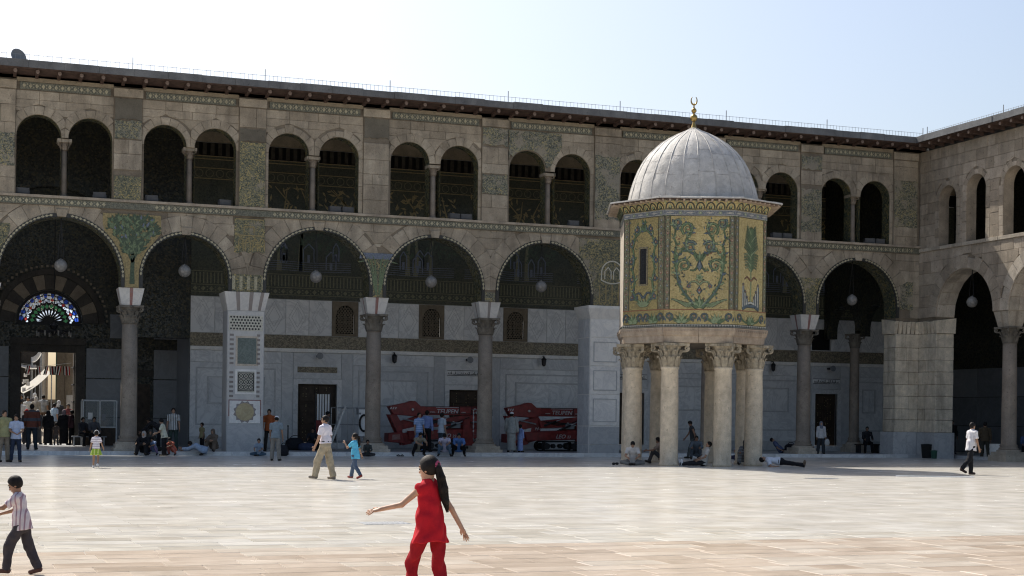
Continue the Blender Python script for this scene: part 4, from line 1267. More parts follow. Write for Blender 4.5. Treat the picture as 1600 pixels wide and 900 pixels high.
# ------------------------------------------------------------------ the gate hall on the left (door plane y = 11)
GW = 11.0
gate = thing('gate_wall', 'dark gate wall with striped arch, coloured fanlight and tall door to the street', 'wall')
DX0, DX1 = -40.35, -37.93; DC = -39.1
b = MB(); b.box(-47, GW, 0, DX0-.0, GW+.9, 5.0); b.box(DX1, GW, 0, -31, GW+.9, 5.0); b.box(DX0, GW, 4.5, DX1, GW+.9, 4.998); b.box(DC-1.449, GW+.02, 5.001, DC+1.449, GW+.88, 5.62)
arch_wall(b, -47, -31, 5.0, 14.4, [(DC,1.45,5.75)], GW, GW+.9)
b.build('wall_core', [M['mos_shade'], M['mos_shade']], gate)
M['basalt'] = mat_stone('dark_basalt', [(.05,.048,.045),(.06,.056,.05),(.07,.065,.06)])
voussoirs(gate, 'voussoir', None, DC, 1.5, 2.15, 5.75, 13, GW, .08, mats=[M['basalt'], M['stone_dark']])
o = MB(); ring_strip(o, DC, 2.18, 2.42, 5.75, GW-.1, GW, 24); o.build('arch_moulding', M['basalt'], gate)
o = MB(); n = 34
for k in range(n):
    a = PI*(k+.5)/n; o.box(DC+2.56*math.cos(a)-.05, GW-.06, 5.75+2.56*math.sin(a)-.05, DC+2.56*math.cos(a)+.05, GW, 5.75+2.56*math.sin(a)+.05)
o.build('dentil', M['stone_dark'], gate, kind='stuff')
MB().box(DX0-.45, GW-.18, 4.72, DX1+.45, GW, 5.02).build('lintel_cornice', M['basalt'], gate)
for x0, x1 in ((DX0-.42, DX0), (DX1, DX1+.42)): MB().box(x0, GW-.1, .1, x1, GW+.05, 4.7).build('door_jamb', M['basalt'], gate)  # door surround coloured near black, standing in for the hall's shade
MB().box(DX0+.001, GW-.05, 4.38, DX1-.001, GW+.3, 4.7).build('door_lintel', M['basalt'], gate)
for s, x in ((1, DX0), (-1, DX1)):   # the two open leaves
    d = MB().box(x-.05*(s > 0)-.0, GW+.32, .16, x+.05*(s < 0)+.06*(s > 0), GW+1.6, 4.37).build('door_leaf', M['doorwood'], gate)
    o = MB()
    for z in (.5, 1.3, 2.1, 2.9, 3.7): o.box(x-.07+.14*(s < 0)*0, GW+.3, z, x+.07, GW+1.62, z+.06)
    o.build('iron_strap', M['iron'], d)
for i, (x0, x1) in enumerate(((-46,-43.2),(-43.15,-40.85),(-37.45,-35.3),(-34.4,-33.0))):
    for z0, z1 in ((.16,1.4),(1.43,3.2),(3.24,4.6),(5.1,6.2)):
        if z0 > 5 and i in (1, 2): x0_, x1_ = (x0, DC-2.7) if i == 1 else (DC+2.7, x1)
        else: x0_, x1_ = x0, x1
        if x1_-x0_ < .2: continue
        MB().prism([(x0_,z0),(x1_,z0),(x1_,z1),(x0_,z1)], GW-.03, GW+.01, bev=.008, back=False).build('wall_slab', M['marbleshade'], gate)
sd = MB().box(-35.2, GW-.04, .14, -34.55, GW-.005, 3.0).build('side_door', M['doorwood'], gate)
MB().box(-35.6, GW-.05, 3.35, -34.4, GW-.005, 3.65).build('name_board', M['basalt'], gate)
# fanlight of coloured glass
def plate_with_holes(name, outer, holes, y, th, m, parent):
    cu = bpy.data.curves.new(name, 'CURVE'); cu.dimensions = '2D'; cu.fill_mode = 'BOTH'; cu.extrude = th/2
    def poly(P, k=1.):
        cx = sum(p[0] for p in P)/len(P); cz = sum(p[1] for p in P)/len(P)
        sp = cu.splines.new('POLY'); sp.points.add(len(P)-1); sp.use_cyclic_u = True
        for q, (x, z) in zip(sp.points, P): q.co = (cx+(x-cx)*k, cz+(z-cz)*k, 0, 1)
    poly(outer)
    for h in holes: poly(h, .94)
    o = bpy.data.objects.new('tmp', cu); COL.objects.link(o); bpy.context.view_layer.update()
    me = bpy.data.meshes.new_from_object(o.evaluated_get(bpy.context.evaluated_depsgraph_get()))
    bpy.data.objects.remove(o); bpy.data.curves.remove(cu)
    me.transform(Matrix(((1,0,0,0),(0,0,-1,y),(0,1,0,0),(0,0,0,1)))); me.materials.clear(); me.materials.append(m)
    return link(name, me, parent)
def mat_glass(name, c):
    m = bpy.data.materials.new(name); m.use_nodes = True; nt = m.node_tree
    for n in list(nt.nodes):
        if n.type != 'OUTPUT_MATERIAL': nt.nodes.remove(n)
    t = nt.nodes.new('ShaderNodeBsdfTranslucent'); t.inputs[0].default_value = rgba(c)
    g = nt.nodes.new('ShaderNodeBsdfGlossy'); g.inputs['Roughness'].default_value = .1; g.inputs[0].default_value = (.2,.2,.2,1)
    mx = nt.nodes.new('ShaderNodeMixShader'); mx.inputs[0].default_value = .06
    nt.links.new(t.outputs[0], mx.inputs[1]); nt.links.new(g.outputs[0], mx.inputs[2])
    nt.links.new(mx.outputs[0], [n for n in nt.nodes if n.type == 'OUTPUT_MATERIAL'][0].inputs[0])
    return m
M['gwhite'] = mat_glass('white_glass', (.50,.60,.74)); M['gblue'] = mat_glass('blue_glass', (.025,.08,.5)); M['ggreen'] = mat_glass('green_glass', (.01,.045,.02)); M['gred'] = mat_glass('red_glass', (.25,.03,.03))
fan = MB().prism([(DC+1.44*math.cos(PI*i/24), 5.7+1.44*math.sin(PI*i/24)) for i in range(25)], GW+.42, GW+.425, back=False)
fl = MB(); ring_strip(fl, DC, 1.36, 1.46, 5.75, GW+.3, GW+.5, 24); fl.box(DC-1.46, GW+.3, 5.6, DC+1.46, GW+.5, 5.74)
fl = fl.build('fanlight', M['black'], gate)
yy = GW+.4
PANES = []
def pane(poly, m): 
    PANES.append(poly)
    MB().prism(poly, yy, yy+.012, back=False).build('pane', M[m], fl)
def P2(r, a): return (DC+r*math.cos(a), 5.76+r*math.sin(a))
lead = MB()
NS = 12
for k in range(NS):
    a = PI*(k+.5)/NS; d = PI/NS
    pane([P2(1.12,a-.0), P2(1.2,a+.085), P2(1.31,a+.06), P2(1.31,a-.06), P2(1.2,a-.085)][::-1], 'gblue')
    e = PI*k/NS if k else None
    if e: 
        pane([P2(1.34,e-.06),P2(1.34,e+.06),P2(1.25,e+.02),P2(1.25,e-.02)], 'gwhite')
        pane([P2(1.22,e),P2(1.1,e+.1),P2(1.06,e),P2(1.1,e-.1)], 'gwhite')
    pane([P2(1.1,a),P2(1.02,a+.09),P2(.96,a),P2(1.02,a-.09)], 'gred' if k % 2 else 'gwhite')
    pane([P2(1.03,a+.12),P2(.95,a+.03),P2(.9,a+.1),P2(.95,a+.16)], 'gwhite')
    pane([P2(1.03,a-.12),P2(.95,a-.16),P2(.9,a-.1),P2(.95,a-.03)], 'gwhite')
    pane([P2(.86,a),P2(.76,a+.13),P2(.62,a),P2(.76,a-.13)], 'ggreen')
    pane([P2(.66,a+d/2+.0),P2(.52,a+d/2+.05),P2(.3,a+d/2),P2(.52,a+d/2-.05)] if k < NS-1 else [P2(.58,a),P2(.5,a+.05),P2(.32,a),P2(.5,a-.05)], 'gwhite')
# sheet of dark leading behind, with openings left where the panes are: short bars between the panes
for r0 in (1.345, 1.235, .88, .6, .27):
    ring_strip(lead, DC, r0-.012, r0+.012, 5.76, yy-.02, yy+.03, 36)
lead.build('leading', M['black'], fl)
def in_poly(x, z, P):
    c = False; j = len(P)-1
    for i in range(len(P)):
        if (P[i][1] > z) != (P[j][1] > z) and x < (P[j][0]-P[i][0])*(z-P[i][1])/(P[j][1]-P[i][1])+P[i][0]: c = not c
        j = i
    return c
BBX = [(min(p[0] for p in P), max(p[0] for p in P), min(p[1] for p in P), max(p[1] for p in P), P) for P in PANES]
trc = MB(); NR, NA = 54, 132
for i in range(NR):
    for j in range(NA):
        r_0 = 1.4*i/NR; r_1 = 1.4*(i+1)/NR; a_0 = PI*j/NA; a_1 = PI*(j+1)/NA
        x = DC+.5*(r_0+r_1)*math.cos(.5*(a_0+a_1)); z = 5.745+.5*(r_0+r_1)*math.sin(.5*(a_0+a_1))
        if any(bx[0] <= x <= bx[1] and bx[2] <= z <= bx[3] and in_poly(x, z, bx[4]) for bx in BBX): continue
        trc.add([(DC+r*math.cos(a), yy+.02, 5.745+r*math.sin(a)) for r, a in ((r_0,a_0),(r_1,a_0),(r_1,a_1),(r_0,a_1))], [(0,1,2,3)])
trc.build('tracery', M['black'], fl, kind='stuff')
# plaster tracery filling between the panes
tr = MB()
def hole_free(): pass
ring = [(0.0,.27),(.27,.6),(.6,.88),(.88,1.235),(1.235,1.345)]
MB().prism([(DC+1.43*math.cos(PI*i/30), 5.74+1.43*math.sin(PI*i/30)) for i in range(31)], yy+.03, yy+.04, back=False).build('tracery_plate', M['black'], fl) if False else None
# transverse arch opening of the gate hall and its return wall
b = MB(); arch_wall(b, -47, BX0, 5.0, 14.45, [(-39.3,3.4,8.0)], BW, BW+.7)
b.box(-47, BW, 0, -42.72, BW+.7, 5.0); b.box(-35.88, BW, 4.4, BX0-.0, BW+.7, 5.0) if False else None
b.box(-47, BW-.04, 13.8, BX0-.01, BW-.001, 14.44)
b.box(BX0-.01, BW+.02, 0, BX0+.5, GW, 14.4); b.build('hall_arch', [M['mos_shade'], M['mos_shade']], gate)
MB().box(BX0-.04, BW+.1, .15, BX0-.012, GW-.03, 6.5).build('wall_slab', M['marbleshade'], gate)
# interior column and cross arches near the corner
x_ = thing('cross_arcade', 'dark inner arches on a slim column behind the last big arch near the corner', 'arcade')
b = MB(); o_ = MB()
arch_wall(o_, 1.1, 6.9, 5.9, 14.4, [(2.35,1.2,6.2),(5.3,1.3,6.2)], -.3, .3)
w_ = o_.build('cross_wall', [M['mos_shade'], M['mos_shade']], x_); w_.rotation_euler = (0,0,R(90)); w_.location = (-.65,0,0)
c_ = link('column', lshaft, x_, (-.95, 4.0, .12)); c_.scale = (.75,.75,1.0)
link('pedestal', ped, c_); link('capital', lcap, c_, (0,0,5.2))
# far inner wall of the wing and the ends of the covered walk
wb = thing('wing_back_wall', 'dark inner wall behind the right wing with a doorway and plaque', 'wall', (0,0,0), R(-90))
b = MB(); wall_rects(b, -14, WX, 0, 14.45, [(4.0,4.85,.14,3.2)], 7.0, 7.8); b.build('wall_core', M['mos_shade'], wb)
for i in range(11):
    a = -6.9+2.1*i
    if a < 5.1 and a+2.1 > 3.7: continue
    for z0, z1 in ((.16,1.5),(1.53,3.0),(3.03,4.5)): MB().prism([(a+.01,z0),(a+2.08,z0),(a+2.08,z1),(a+.01,z1)], 6.96, 7.01, bev=.008, back=False).build('wall_slab', M['marbleshade'], wb)
b = MB(); b.box(3.75,6.9,.14,4.0,7.1,3.42); b.box(4.85,6.9,.14,5.1,7.1,3.42); b.box(4.001,6.902,3.2,4.849,7.1,3.42); b.build('door_frame', M['marblebase'], wb)
MB().box(4.002,7.3,.14,4.848,7.35,3.2).build('door', M['doorwood'], wb)
pq = MB().box(3.7,6.93,3.55,5.3,6.995,3.9).build('plaque', M['inkblack'], wb)
MB().prism([(4.35,3.63),(4.85,3.57),(4.9,3.82),(4.4,3.88)], 6.91, 6.935, back=False).build('plaque_sheet', M['marblebase'], wb)
b = MB(); b.box(-48, 1.0, 0, -47.2, 14, 14.4); b.build('end_wall', M['stone_dark'], gate)

# ------------------------------------------------------------------ globes on three chains, lanterns, loudspeakers
gm = MB(); gm.ball((0,0,0), .25, 16, 10); gm.rev([(.09,.225),(.09,.25),(.03,.262),(.02,.29)], 12)
gme = gm.mesh('globe', M['glass_lamp'], True)
ROW = ['in the gate arch, first from the left', 'in the small arch right of the tree mosaic', 'in the arch right of the inlaid marble pier', 'in the arch left of the middle slim column', 'in the arch left of the plain marble pier', 'in the arch hidden behind the domed pavilion', 'in the arch right behind the pavilion', 'in the last big arch before the corner pier']
def globe_lamp(x, y, z, ztop, label, rz=0.):
    t = thing('globe_lamp', label, 'lamp', (x, y, z), rz, 'globe lamps hung in the arches')
    link('globe', gme, t)
    b = MB()
    for k in range(3):
        a = 2*PI*k/3+.5; b.tube([(.12*math.cos(a), .12*math.sin(a), .22), (.1*math.cos(a), .1*math.sin(a), .7), (0,0,ztop-z-.05)], .012, 4)
    b.tube([(0,0,ztop-z-.3),(0,0,ztop-z)], .02, 5)
    b.build('chain', M['iron'], t)
for (cx, r_, zs), lb in zip(LOW[1:], ROW):
    if 'hidden' in lb: continue
    globe_lamp(cx+.02, .5, 7.4, zs+r_+.02, 'white glass globe lamp '+lb)
globe_lamp(.5, -3.4, 7.2, 8.72, 'white glass globe lamp in the first arch of the right wing')
def lantern(x, z, y, label):
    t = thing('wall_lantern', label, 'lantern', (x, y, z), 0, 'small lanterns and speakers on the portico wall')
    MB().rev([(.02,-.2),(.1,-.14),(.13,.12),(.15,.13),(.04,.24),(.015,.32)], 6).build('lantern_body', M['iron'], t)
    MB().rev([(.085,-.1),(.115,.09)], 6).build('glass', M['glass_lamp'], t)
    MB().obox((0,0,.3),(0,.25,.3),.03,.03).build('bracket', M['iron'], t)
lantern(-23.97, 4.3, 6.65, 'black iron lantern on the marble wall above the first red lift')
lantern(-16.54, 4.33, 6.65, 'black iron lantern on the marble wall above the second red lift')
lantern(-4.04, 4.36, 6.65, 'black iron lantern on the wall right behind the pavilion columns')
def speaker(x, z, y, label):
    t = thing('wall_speaker', label, 'loudspeaker', (x, y, z), 0, 'small lanterns and speakers on the portico wall')
    MB().rev([(.03,0),(.08,.05),(.15,.2),(.155,.23)], 12).build('horn', M['greyplastic'], t).rotation_euler = (R(90),0,0)
    MB().box(-.05,-.02,-.05,.05,.3,.05).build('bracket', M['iron'], t)
speaker(-27.54, 4.35, 6.65, 'round grey loudspeaker over the dark door by the rack')
speaker(-20.34, 4.35, 6.65, 'round grey loudspeaker over the door behind the first red lift')
speaker(-.67, 4.38, 6.65, 'round grey loudspeaker over the inscribed door near the corner')
# chandelier in the gate
ch = thing('chandelier', 'dark hanging chandelier with small glass tubes in front of the coloured fanlight', 'chandelier', (-39.0, 9.2, 5.35))
b = MB(); b.tube([(0,0,.3),(0,0,6.5)], .02, 5); b.rev([(.05,.3),(.2,.15),(.12,0),(.18,-.1),(.03,-.3)], 12); b.build('stem', M['iron'], ch)
b = MB(); b.tube([(.75*math.cos(2*PI*k/16), .75*math.sin(2*PI*k/16), -.1) for k in range(17)], .03, 5)
for k in range(8):
    a = 2*PI*k/8; b.tube([(0,0,0),(.4*math.cos(a),.4*math.sin(a),-.22),(.75*math.cos(a),.75*math.sin(a),-.1)], .02, 5)
b.build('ring', M['iron'], ch)
b = MB()
for k in range(8):
    a = 2*PI*k/8+.2; b.rev([(.04,-.32),(.045,-.1)], 8, (.75*math.cos(a), .75*math.sin(a), 0))
b.build('glass_tube', M['glass_lamp'], ch)

# floodlights standing on the sill of the upper openings
M['greylens'] = mat_plain('dusty_lens', (.10,.10,.10), .7, .2)
fm = MB(); fm.box(-.24,-.12,.06,.24,.12,.3); fm.box(-.2,-.135,.09,.2,-.12,.27); fm.box(-.27,-.03,.0,-.245,.03,.2); fm.box(.245,-.03,0,.27,.03,.2)
fme = fm.mesh('housing', M['greylens'])
gl = MB().box(-.19,-.14,.1,.19,-.136,.26).mesh('lens', M['greylens'])
def floodlight(x, label, w=1.0):
    t = thing('floodlight', label, 'floodlight', (x, .3, 10.03), rnd.uniform(-.2,.2), 'floodlights on the upper sill')
    link('housing', fme, t, scale=(w,1,1)); link('lens', gl, t, scale=(w,1,1))
OPN = ['first', 'second', 'third', 'fourth', 'fifth', 'sixth', 'seventh', 'eighth', 'ninth', 'tenth']
for x, lb in ((-40.75,'left end of the first upper opening from the left'),(-37.85,'right end of the second upper opening from the left'),
              (-35.85,'left end of the third upper opening'),(-32.95,'right end of the fourth upper opening'),
              (-28.4,'middle of the sixth upper opening, left of a pair'),(-27.85,'right end of the sixth upper opening'),
              (-23.2,'middle of the eighth upper opening, left of a pair'),(-22.65,'right end of the eighth upper opening'),(-17.7,'tenth upper opening, wide low case'),
              (-7.6,'upper opening right of the pavilion dome, left of a pair'),(-7.05,'right end of the upper opening beside the pavilion dome'),(-2.6,'last upper opening before the corner, left of a pair'),(-2.05,'right end of the last upper opening before the corner')):
    floodlight(x, 'floodlight at the '+lb)
# satellite dish on the roof
t = thing('satellite_dish', 'small dark satellite dish on the roof edge at far left', 'satellite dish', (-41.0, .9, 15.15))
MB().rev([(.001,0),(.12,.02),(.24,.07),(.33,.14),(.34,.14),(.24,.05),(.001,-.03)], 20).build('dish', M['greyplastic'], t, True).rotation_euler = (R(75),0,R(30))
t.children[0].location = (0,0,.32)
MB().tube([(0,.05,-.1),(0,.05,.32)], .025, 6).build('mast', M['iron'], t)
# ================================================================== the domed treasury on its eight columns
TR0 = Vector((-17.17, -10.29, 0))
tre = thing('domed_pavilion', 'octagonal mosaic-clad pavilion with grey lead dome raised on eight thick columns', 'pavilion', TR0, R(-21.1))
OCT = [(-1.25,-2.75),(1.25,-2.75),(2.54,-1.5),(2.54,.95),(1.25,2.45),(-1.25,2.45),(-2.62,1.2),(-2.62,-1.3)]
OC = (sum(p[0] for p in OCT)/8, sum(p[1] for p in OCT)/8)
def sc_oct(k): return [(OC[0]+(x-OC[0])*k, OC[1]+(y-OC[1])*k) for x, y in OCT]
def oct_rings(mb, rings):
    """rings: (scale, z)"""
    vs = []
    for k, z in rings: vs += [(x, y, z) for x, y in sc_oct(k)]
    fs = [(j*8+i, j*8+(i+1) % 8, (j+1)*8+(i+1) % 8, (j+1)*8+i) for j in range(len(rings)-1) for i in range(8)]
    fs.append(tuple(range(7, -1, -1))); fs.append(tuple((len(rings)-1)*8+i for i in range(8)))
    return mb.add(vs, fs)
# columns
tsh = MB().rev([(.35,0),(.35,.1),(.325,.13),(.33,.8),(.32,2.4),(.305,3.45),(.335,3.5),(.335,3.56)], 24).mesh('shaft', M['trcol'], True)
tcap = capital_mesh('capital', .315, .86, 1.04, M['trcap'])
for i, (x, y) in enumerate([(-.98,-2.38),(.93,-2.38),(2.2,-1.25),(2.12,.8),(1.05,2.0),(-1.05,2.0),(-2.2,.9),(-2.2,-1.05)]):
    c = link('column', tsh, tre, (x, y, 0), (0,0,rnd.uniform(0,6.28)))
    link('capital', tcap, c, (0,0,3.55), (0,0,math.atan2(y,x)-c.rotation_euler.z+PI/4))
# stone ring beam of long blocks
b = MB(); oct_rings(b, [(.93,4.42),(.93,4.98)]); b.build('ring_core', M['stone_dark'], tre)
for i in range(8):
    p = Vector(OCT[i]); q = Vector(OCT[(i+1) % 8]); d = (q-p).normalized(); nrm = Vector((d.y, -d.x)); L = (q-p).length
    cuts = [0, rnd.uniform(.4,.6)*L, L] if L > 2.2 else [0, L]
    for a, c in zip(cuts[:-1], cuts[1:]):
        a += .006; c -= .006
        sec = [(-.22,4.42),(-.02,4.43),(.0,4.66),(.05,4.7),(.09,4.84),(.11,4.96),(-.22,4.96)]
        def pt(t, o, z):
            # mitre the ends
            e0 = math.tan(PI/8)*o
            tt = t-(e0 if t < .1 else 0)+(e0 if t > L-.1 else 0)
            v = p+d*tt+nrm*o; return (v.x, v.y, z)
        vs = [pt(a, o, z) for o, z in sec]+[pt(c, o, z) for o, z in sec]; k = len(sec)
        b = MB(); b.add(vs, [tuple(range(k)), tuple(range(2*k-1,k-1,-1))]+[(j, k+j, k+(j+1) % k, (j+1) % k) for j in range(k)])
        rb = b.build('ring_block', M['ringstone'], tre)
        o_ = MB(); nn = int((c-a)/.11)
        for j in range(nn):
            t = a+(c-a)*(j+.5)/nn; v = p+d*t+nrm*.098
            o_.obox((v.x-nrm.x*.03,v.y-nrm.y*.03,4.86),(v.x+nrm.x*.02,v.y+nrm.y*.02,4.86),.055,.07)
        o_.build('bead_moulding', M['ringstone'], rb, kind='stuff')
# body core
b = MB(); oct_rings(b, [(.985,4.97),(.985,9.1),(1.0,9.15),(1.06,9.45),(1.09,9.5)]); b.build('body_core', M['mos_grey'], tre)
MT = {}
M['tgold'] = mat_mosaic('treasury_gold', [(.2, (.22,.185,.085)), (.42, (.36,.285,.12)), (.8, (.46,.38,.19))], scale=34, fig=1.6, contrast=.6, dist=.8, loss=.12, bare=(.24,.2,.12))
M['tgold2'] = mat_mosaic('treasury_gold_dim', [(.2, (.16,.135,.06)), (.45, (.26,.21,.09)), (.8, (.36,.29,.12))], scale=30, fig=1.6, contrast=.55, dist=1., loss=.25, bare=(.2,.17,.12))
M['tborder'] = mat_mosaic('treasury_border', [(.25, (.10,.085,.06)), (.5, (.19,.16,.10)), (.75, (.25,.22,.13))], scale=32, fig=2.5)
M['tblue'] = mat_mosaic('treasury_blue', [(.25, (.10,.115,.14)), (.5, (.16,.175,.2)), (.75, (.24,.245,.24))], scale=32, fig=2.5)
M['tg1'] = mat_plain('scroll_green', (.10,.15,.075), .5, .35, var=.4, scale=20)
M['tg2'] = mat_plain('scroll_pale_green', (.22,.27,.15), .5, .35, var=.3, scale=20)
M['tb1'] = mat_plain('scroll_blue', (.085,.115,.135), .5, .35, var=.35, scale=20)
M['td1'] = mat_plain('scroll_dark', (.032,.036,.03), .5, .35, var=.3, scale=20)
M['tw1'] = mat_plain('scroll_white', (.40,.39,.34), .5, .35, var=.2, scale=20)
M['trd'] = mat_plain('scroll_rust', (.24,.1,.055), .5, .35, var=.3, scale=20)

def spiral(cx, cz, r0, r1, a0, turns, n=26):
    return [(cx+(r0+(r1-r0)*i/n)*math.cos(a0+turns*2*PI*i/n), cz+(r0+(r1-r0)*i/n)*math.sin(a0+turns*2*PI*i/n)) for i in range(n+1)]
class Art:
    """flat tesserae ornament in one face's own plane (x across, z up), in layers"""
    def __init__(s): s.l = {}
    def mb(s, k): return s.l.setdefault(k, MB())
    def stem(s, pts, w, k, y, edge=True, w2=None):
        n = len(pts); ws = [w+((w2 if w2 is not None else w)-w)*i/(n-1) for i in range(n)]
        if edge: ribbon(s.mb('td1'), pts, [q+.04 for q in ws], y+.006)
        ribbon(s.mb(k), pts, ws, y)
    def leaf(s, x, z, a, l, w, k, y, edge=True):
        if edge: flat_leaf(s.mb('td1'), x-math.cos(a)*.015, z-math.sin(a)*.015, a, l*1.16, w*1.45, y+.006)
        flat_leaf(s.mb(k), x, z, a, l, w, y)
    def leaves_along(s, pts, step, l, w, ks, y, r, both=True, spread=.8):
        acc = 0; side = 1
        for (x0,z0),(x1,z1) in zip(pts[:-1], pts[1:]):
            acc += math.hypot(x1-x0, z1-z0)
            if acc > step:
                acc = 0; a = math.atan2(z1-z0, x1-x0)
                for sg in ((1,-1) if both else (side,)):
                    s.leaf(x1, z1, a+sg*(spread+r.uniform(-.2,.2)), l*r.uniform(.8,1.2), w, r.choice(ks), y-.002-r.random()*.002)
                side = -side
    def dot(s, x, z, rr, k, y): s.mb(k).prism([(x+rr*math.cos(t), z+rr*math.sin(t)) for t in [2*PI*q/6 for q in range(6)]], y, y+.012, back=False)
    def rosette(s, x, z, rr, k, kc, y, r):
        for q in range(6): s.leaf(x, z, q*PI/3+.3, rr, rr*.6, k, y)
        s.dot(x, z, rr*.35, kc, y-.006)
    def build(s, parent):
        nm = {'td1':'dark_outline','tg1':'green_scroll','tg2':'pale_green_leaf','tb1':'blue_scroll','tw1':'white_highlight','trd':'rust_flower','tgold':'gold_ornament'}
        for k, m in s.l.items(): m.build(nm[k], M[k], parent, kind='stuff')

def face_obj(i, name, z0, z1, x0, x1, m, out=.02):
    """a panel lying on face i; returns object whose local frame is the face's (x across, -y out)"""
    p = Vector(OCT[i]); q = Vector(OCT[(i+1) % 8]); d = (q-p).normalized()
    o = MB().prism([(x0,z0),(x1,z0),(x1,z1),(x0,z1)], -out, .05, bev=.006, back=False).build(name, M[m], tre)
    mid = (p+q)/2; o.location = (mid.x, mid.y, 0); o.rotation_euler = (0, 0, math.atan2(d.y, d.x))
    return o
Y0 = -.026
def scroll_pair(A, s, r):
    """one side of the big vine of the front panel; s = -1 or 1 mirrors"""
    def X(p): return [(s*x, z) for x, z in p]
    def sg(a): return a if s > 0 else PI-a
    main = X([(.06,5.72),(.25,5.85),(.5,6.15),(.72,6.5),(.80,6.85),(.86,7.25),(.78,7.55),(.6,7.72)])
    A.stem(main, .10, 'tg1', Y0, w2=.06); A.leaves_along(main, .12, .17, .075, ['tg2','tg1','tb1'], Y0-.004, r)
    A.stem(X([(.1,5.72),(.3,5.92),(.55,6.22),(.76,6.6),(.83,6.95)]), .03, 'tb1', Y0-.008, False)
    up = X([(.05,7.35),(.2,7.6),(.42,7.72),(.52,7.95),(.44,8.2),(.3,8.35),(.34,8.6)])
    A.stem(up, .09, 'tg1', Y0, w2=.05); A.leaves_along(up, .13, .15, .065, ['tg2','tb1','tg1'], Y0-.004, r)
    outr = X([(.86,7.25),(.9,7.6),(.82,7.9),(.92,8.15),(.86,8.45),(.98,8.62)])
    A.stem(outr, .07, 'tg1', Y0, w2=.03); A.leaves_along(outr, .12, .14, .06, ['tg1','tb1','tg2'], Y0-.004, r)
    for (cx, cz, rr, st, dirn) in ((.56,7.18,.27,-.5,1),(.34,7.85,.22,PI*.9,-1),(.42,8.5,.25,-PI*.3,1),(.8,8.72,.17,PI*.2,-1)):
        sp = spiral(cx, cz, rr, .05, st, 1.45*dirn); sp = X(sp)
        A.stem(sp, .07, 'tg1' if rr > .24 else 'tb1', Y0-.002, w2=.03); A.stem(sp, .012, 'tg2', Y0-.009, False)
        A.leaves_along(sp, .13, .12, .055, ['tg2','tg1','tb1'], Y0-.006, r, both=False, spread=1.0)
        A.rosette(s*cx, cz, .075, 'trd', 'tgold', Y0-.008, r)
    for k in range(5):
        x0 = .12+.15*k
        A.stem(X([(x0*.6,5.72),(x0+.1,5.78+.04*k),(x0+.28,5.7+.07*k)]), .07, 'tg2', Y0-.003, w2=.02)
    for k in range(95):
        x = r.uniform(.12,1.04); z = r.uniform(5.75,8.85)
        if z < 6.6 and x > .35+.8*(z-5.7): continue
        A.leaf(s*x, z, r.uniform(0,6.28), r.uniform(.07,.13), .045, r.choice(['tg1','tg1','tb1','trd','td1','tg2']), Y0-.0005-r.random()*.0015, r.random() < .4)
    for k in range(14):
        x = r.uniform(.5,1.02); z = r.uniform(6.0,8.7); a0 = r.uniform(0,6.28)
        A.stem([(s*(x+.1*math.cos(a0+t)), z+.1*math.sin(a0+t)) for t in [q*.5 for q in range(8)]], .018, r.choice(['tg1','td1']), Y0-.001, False)
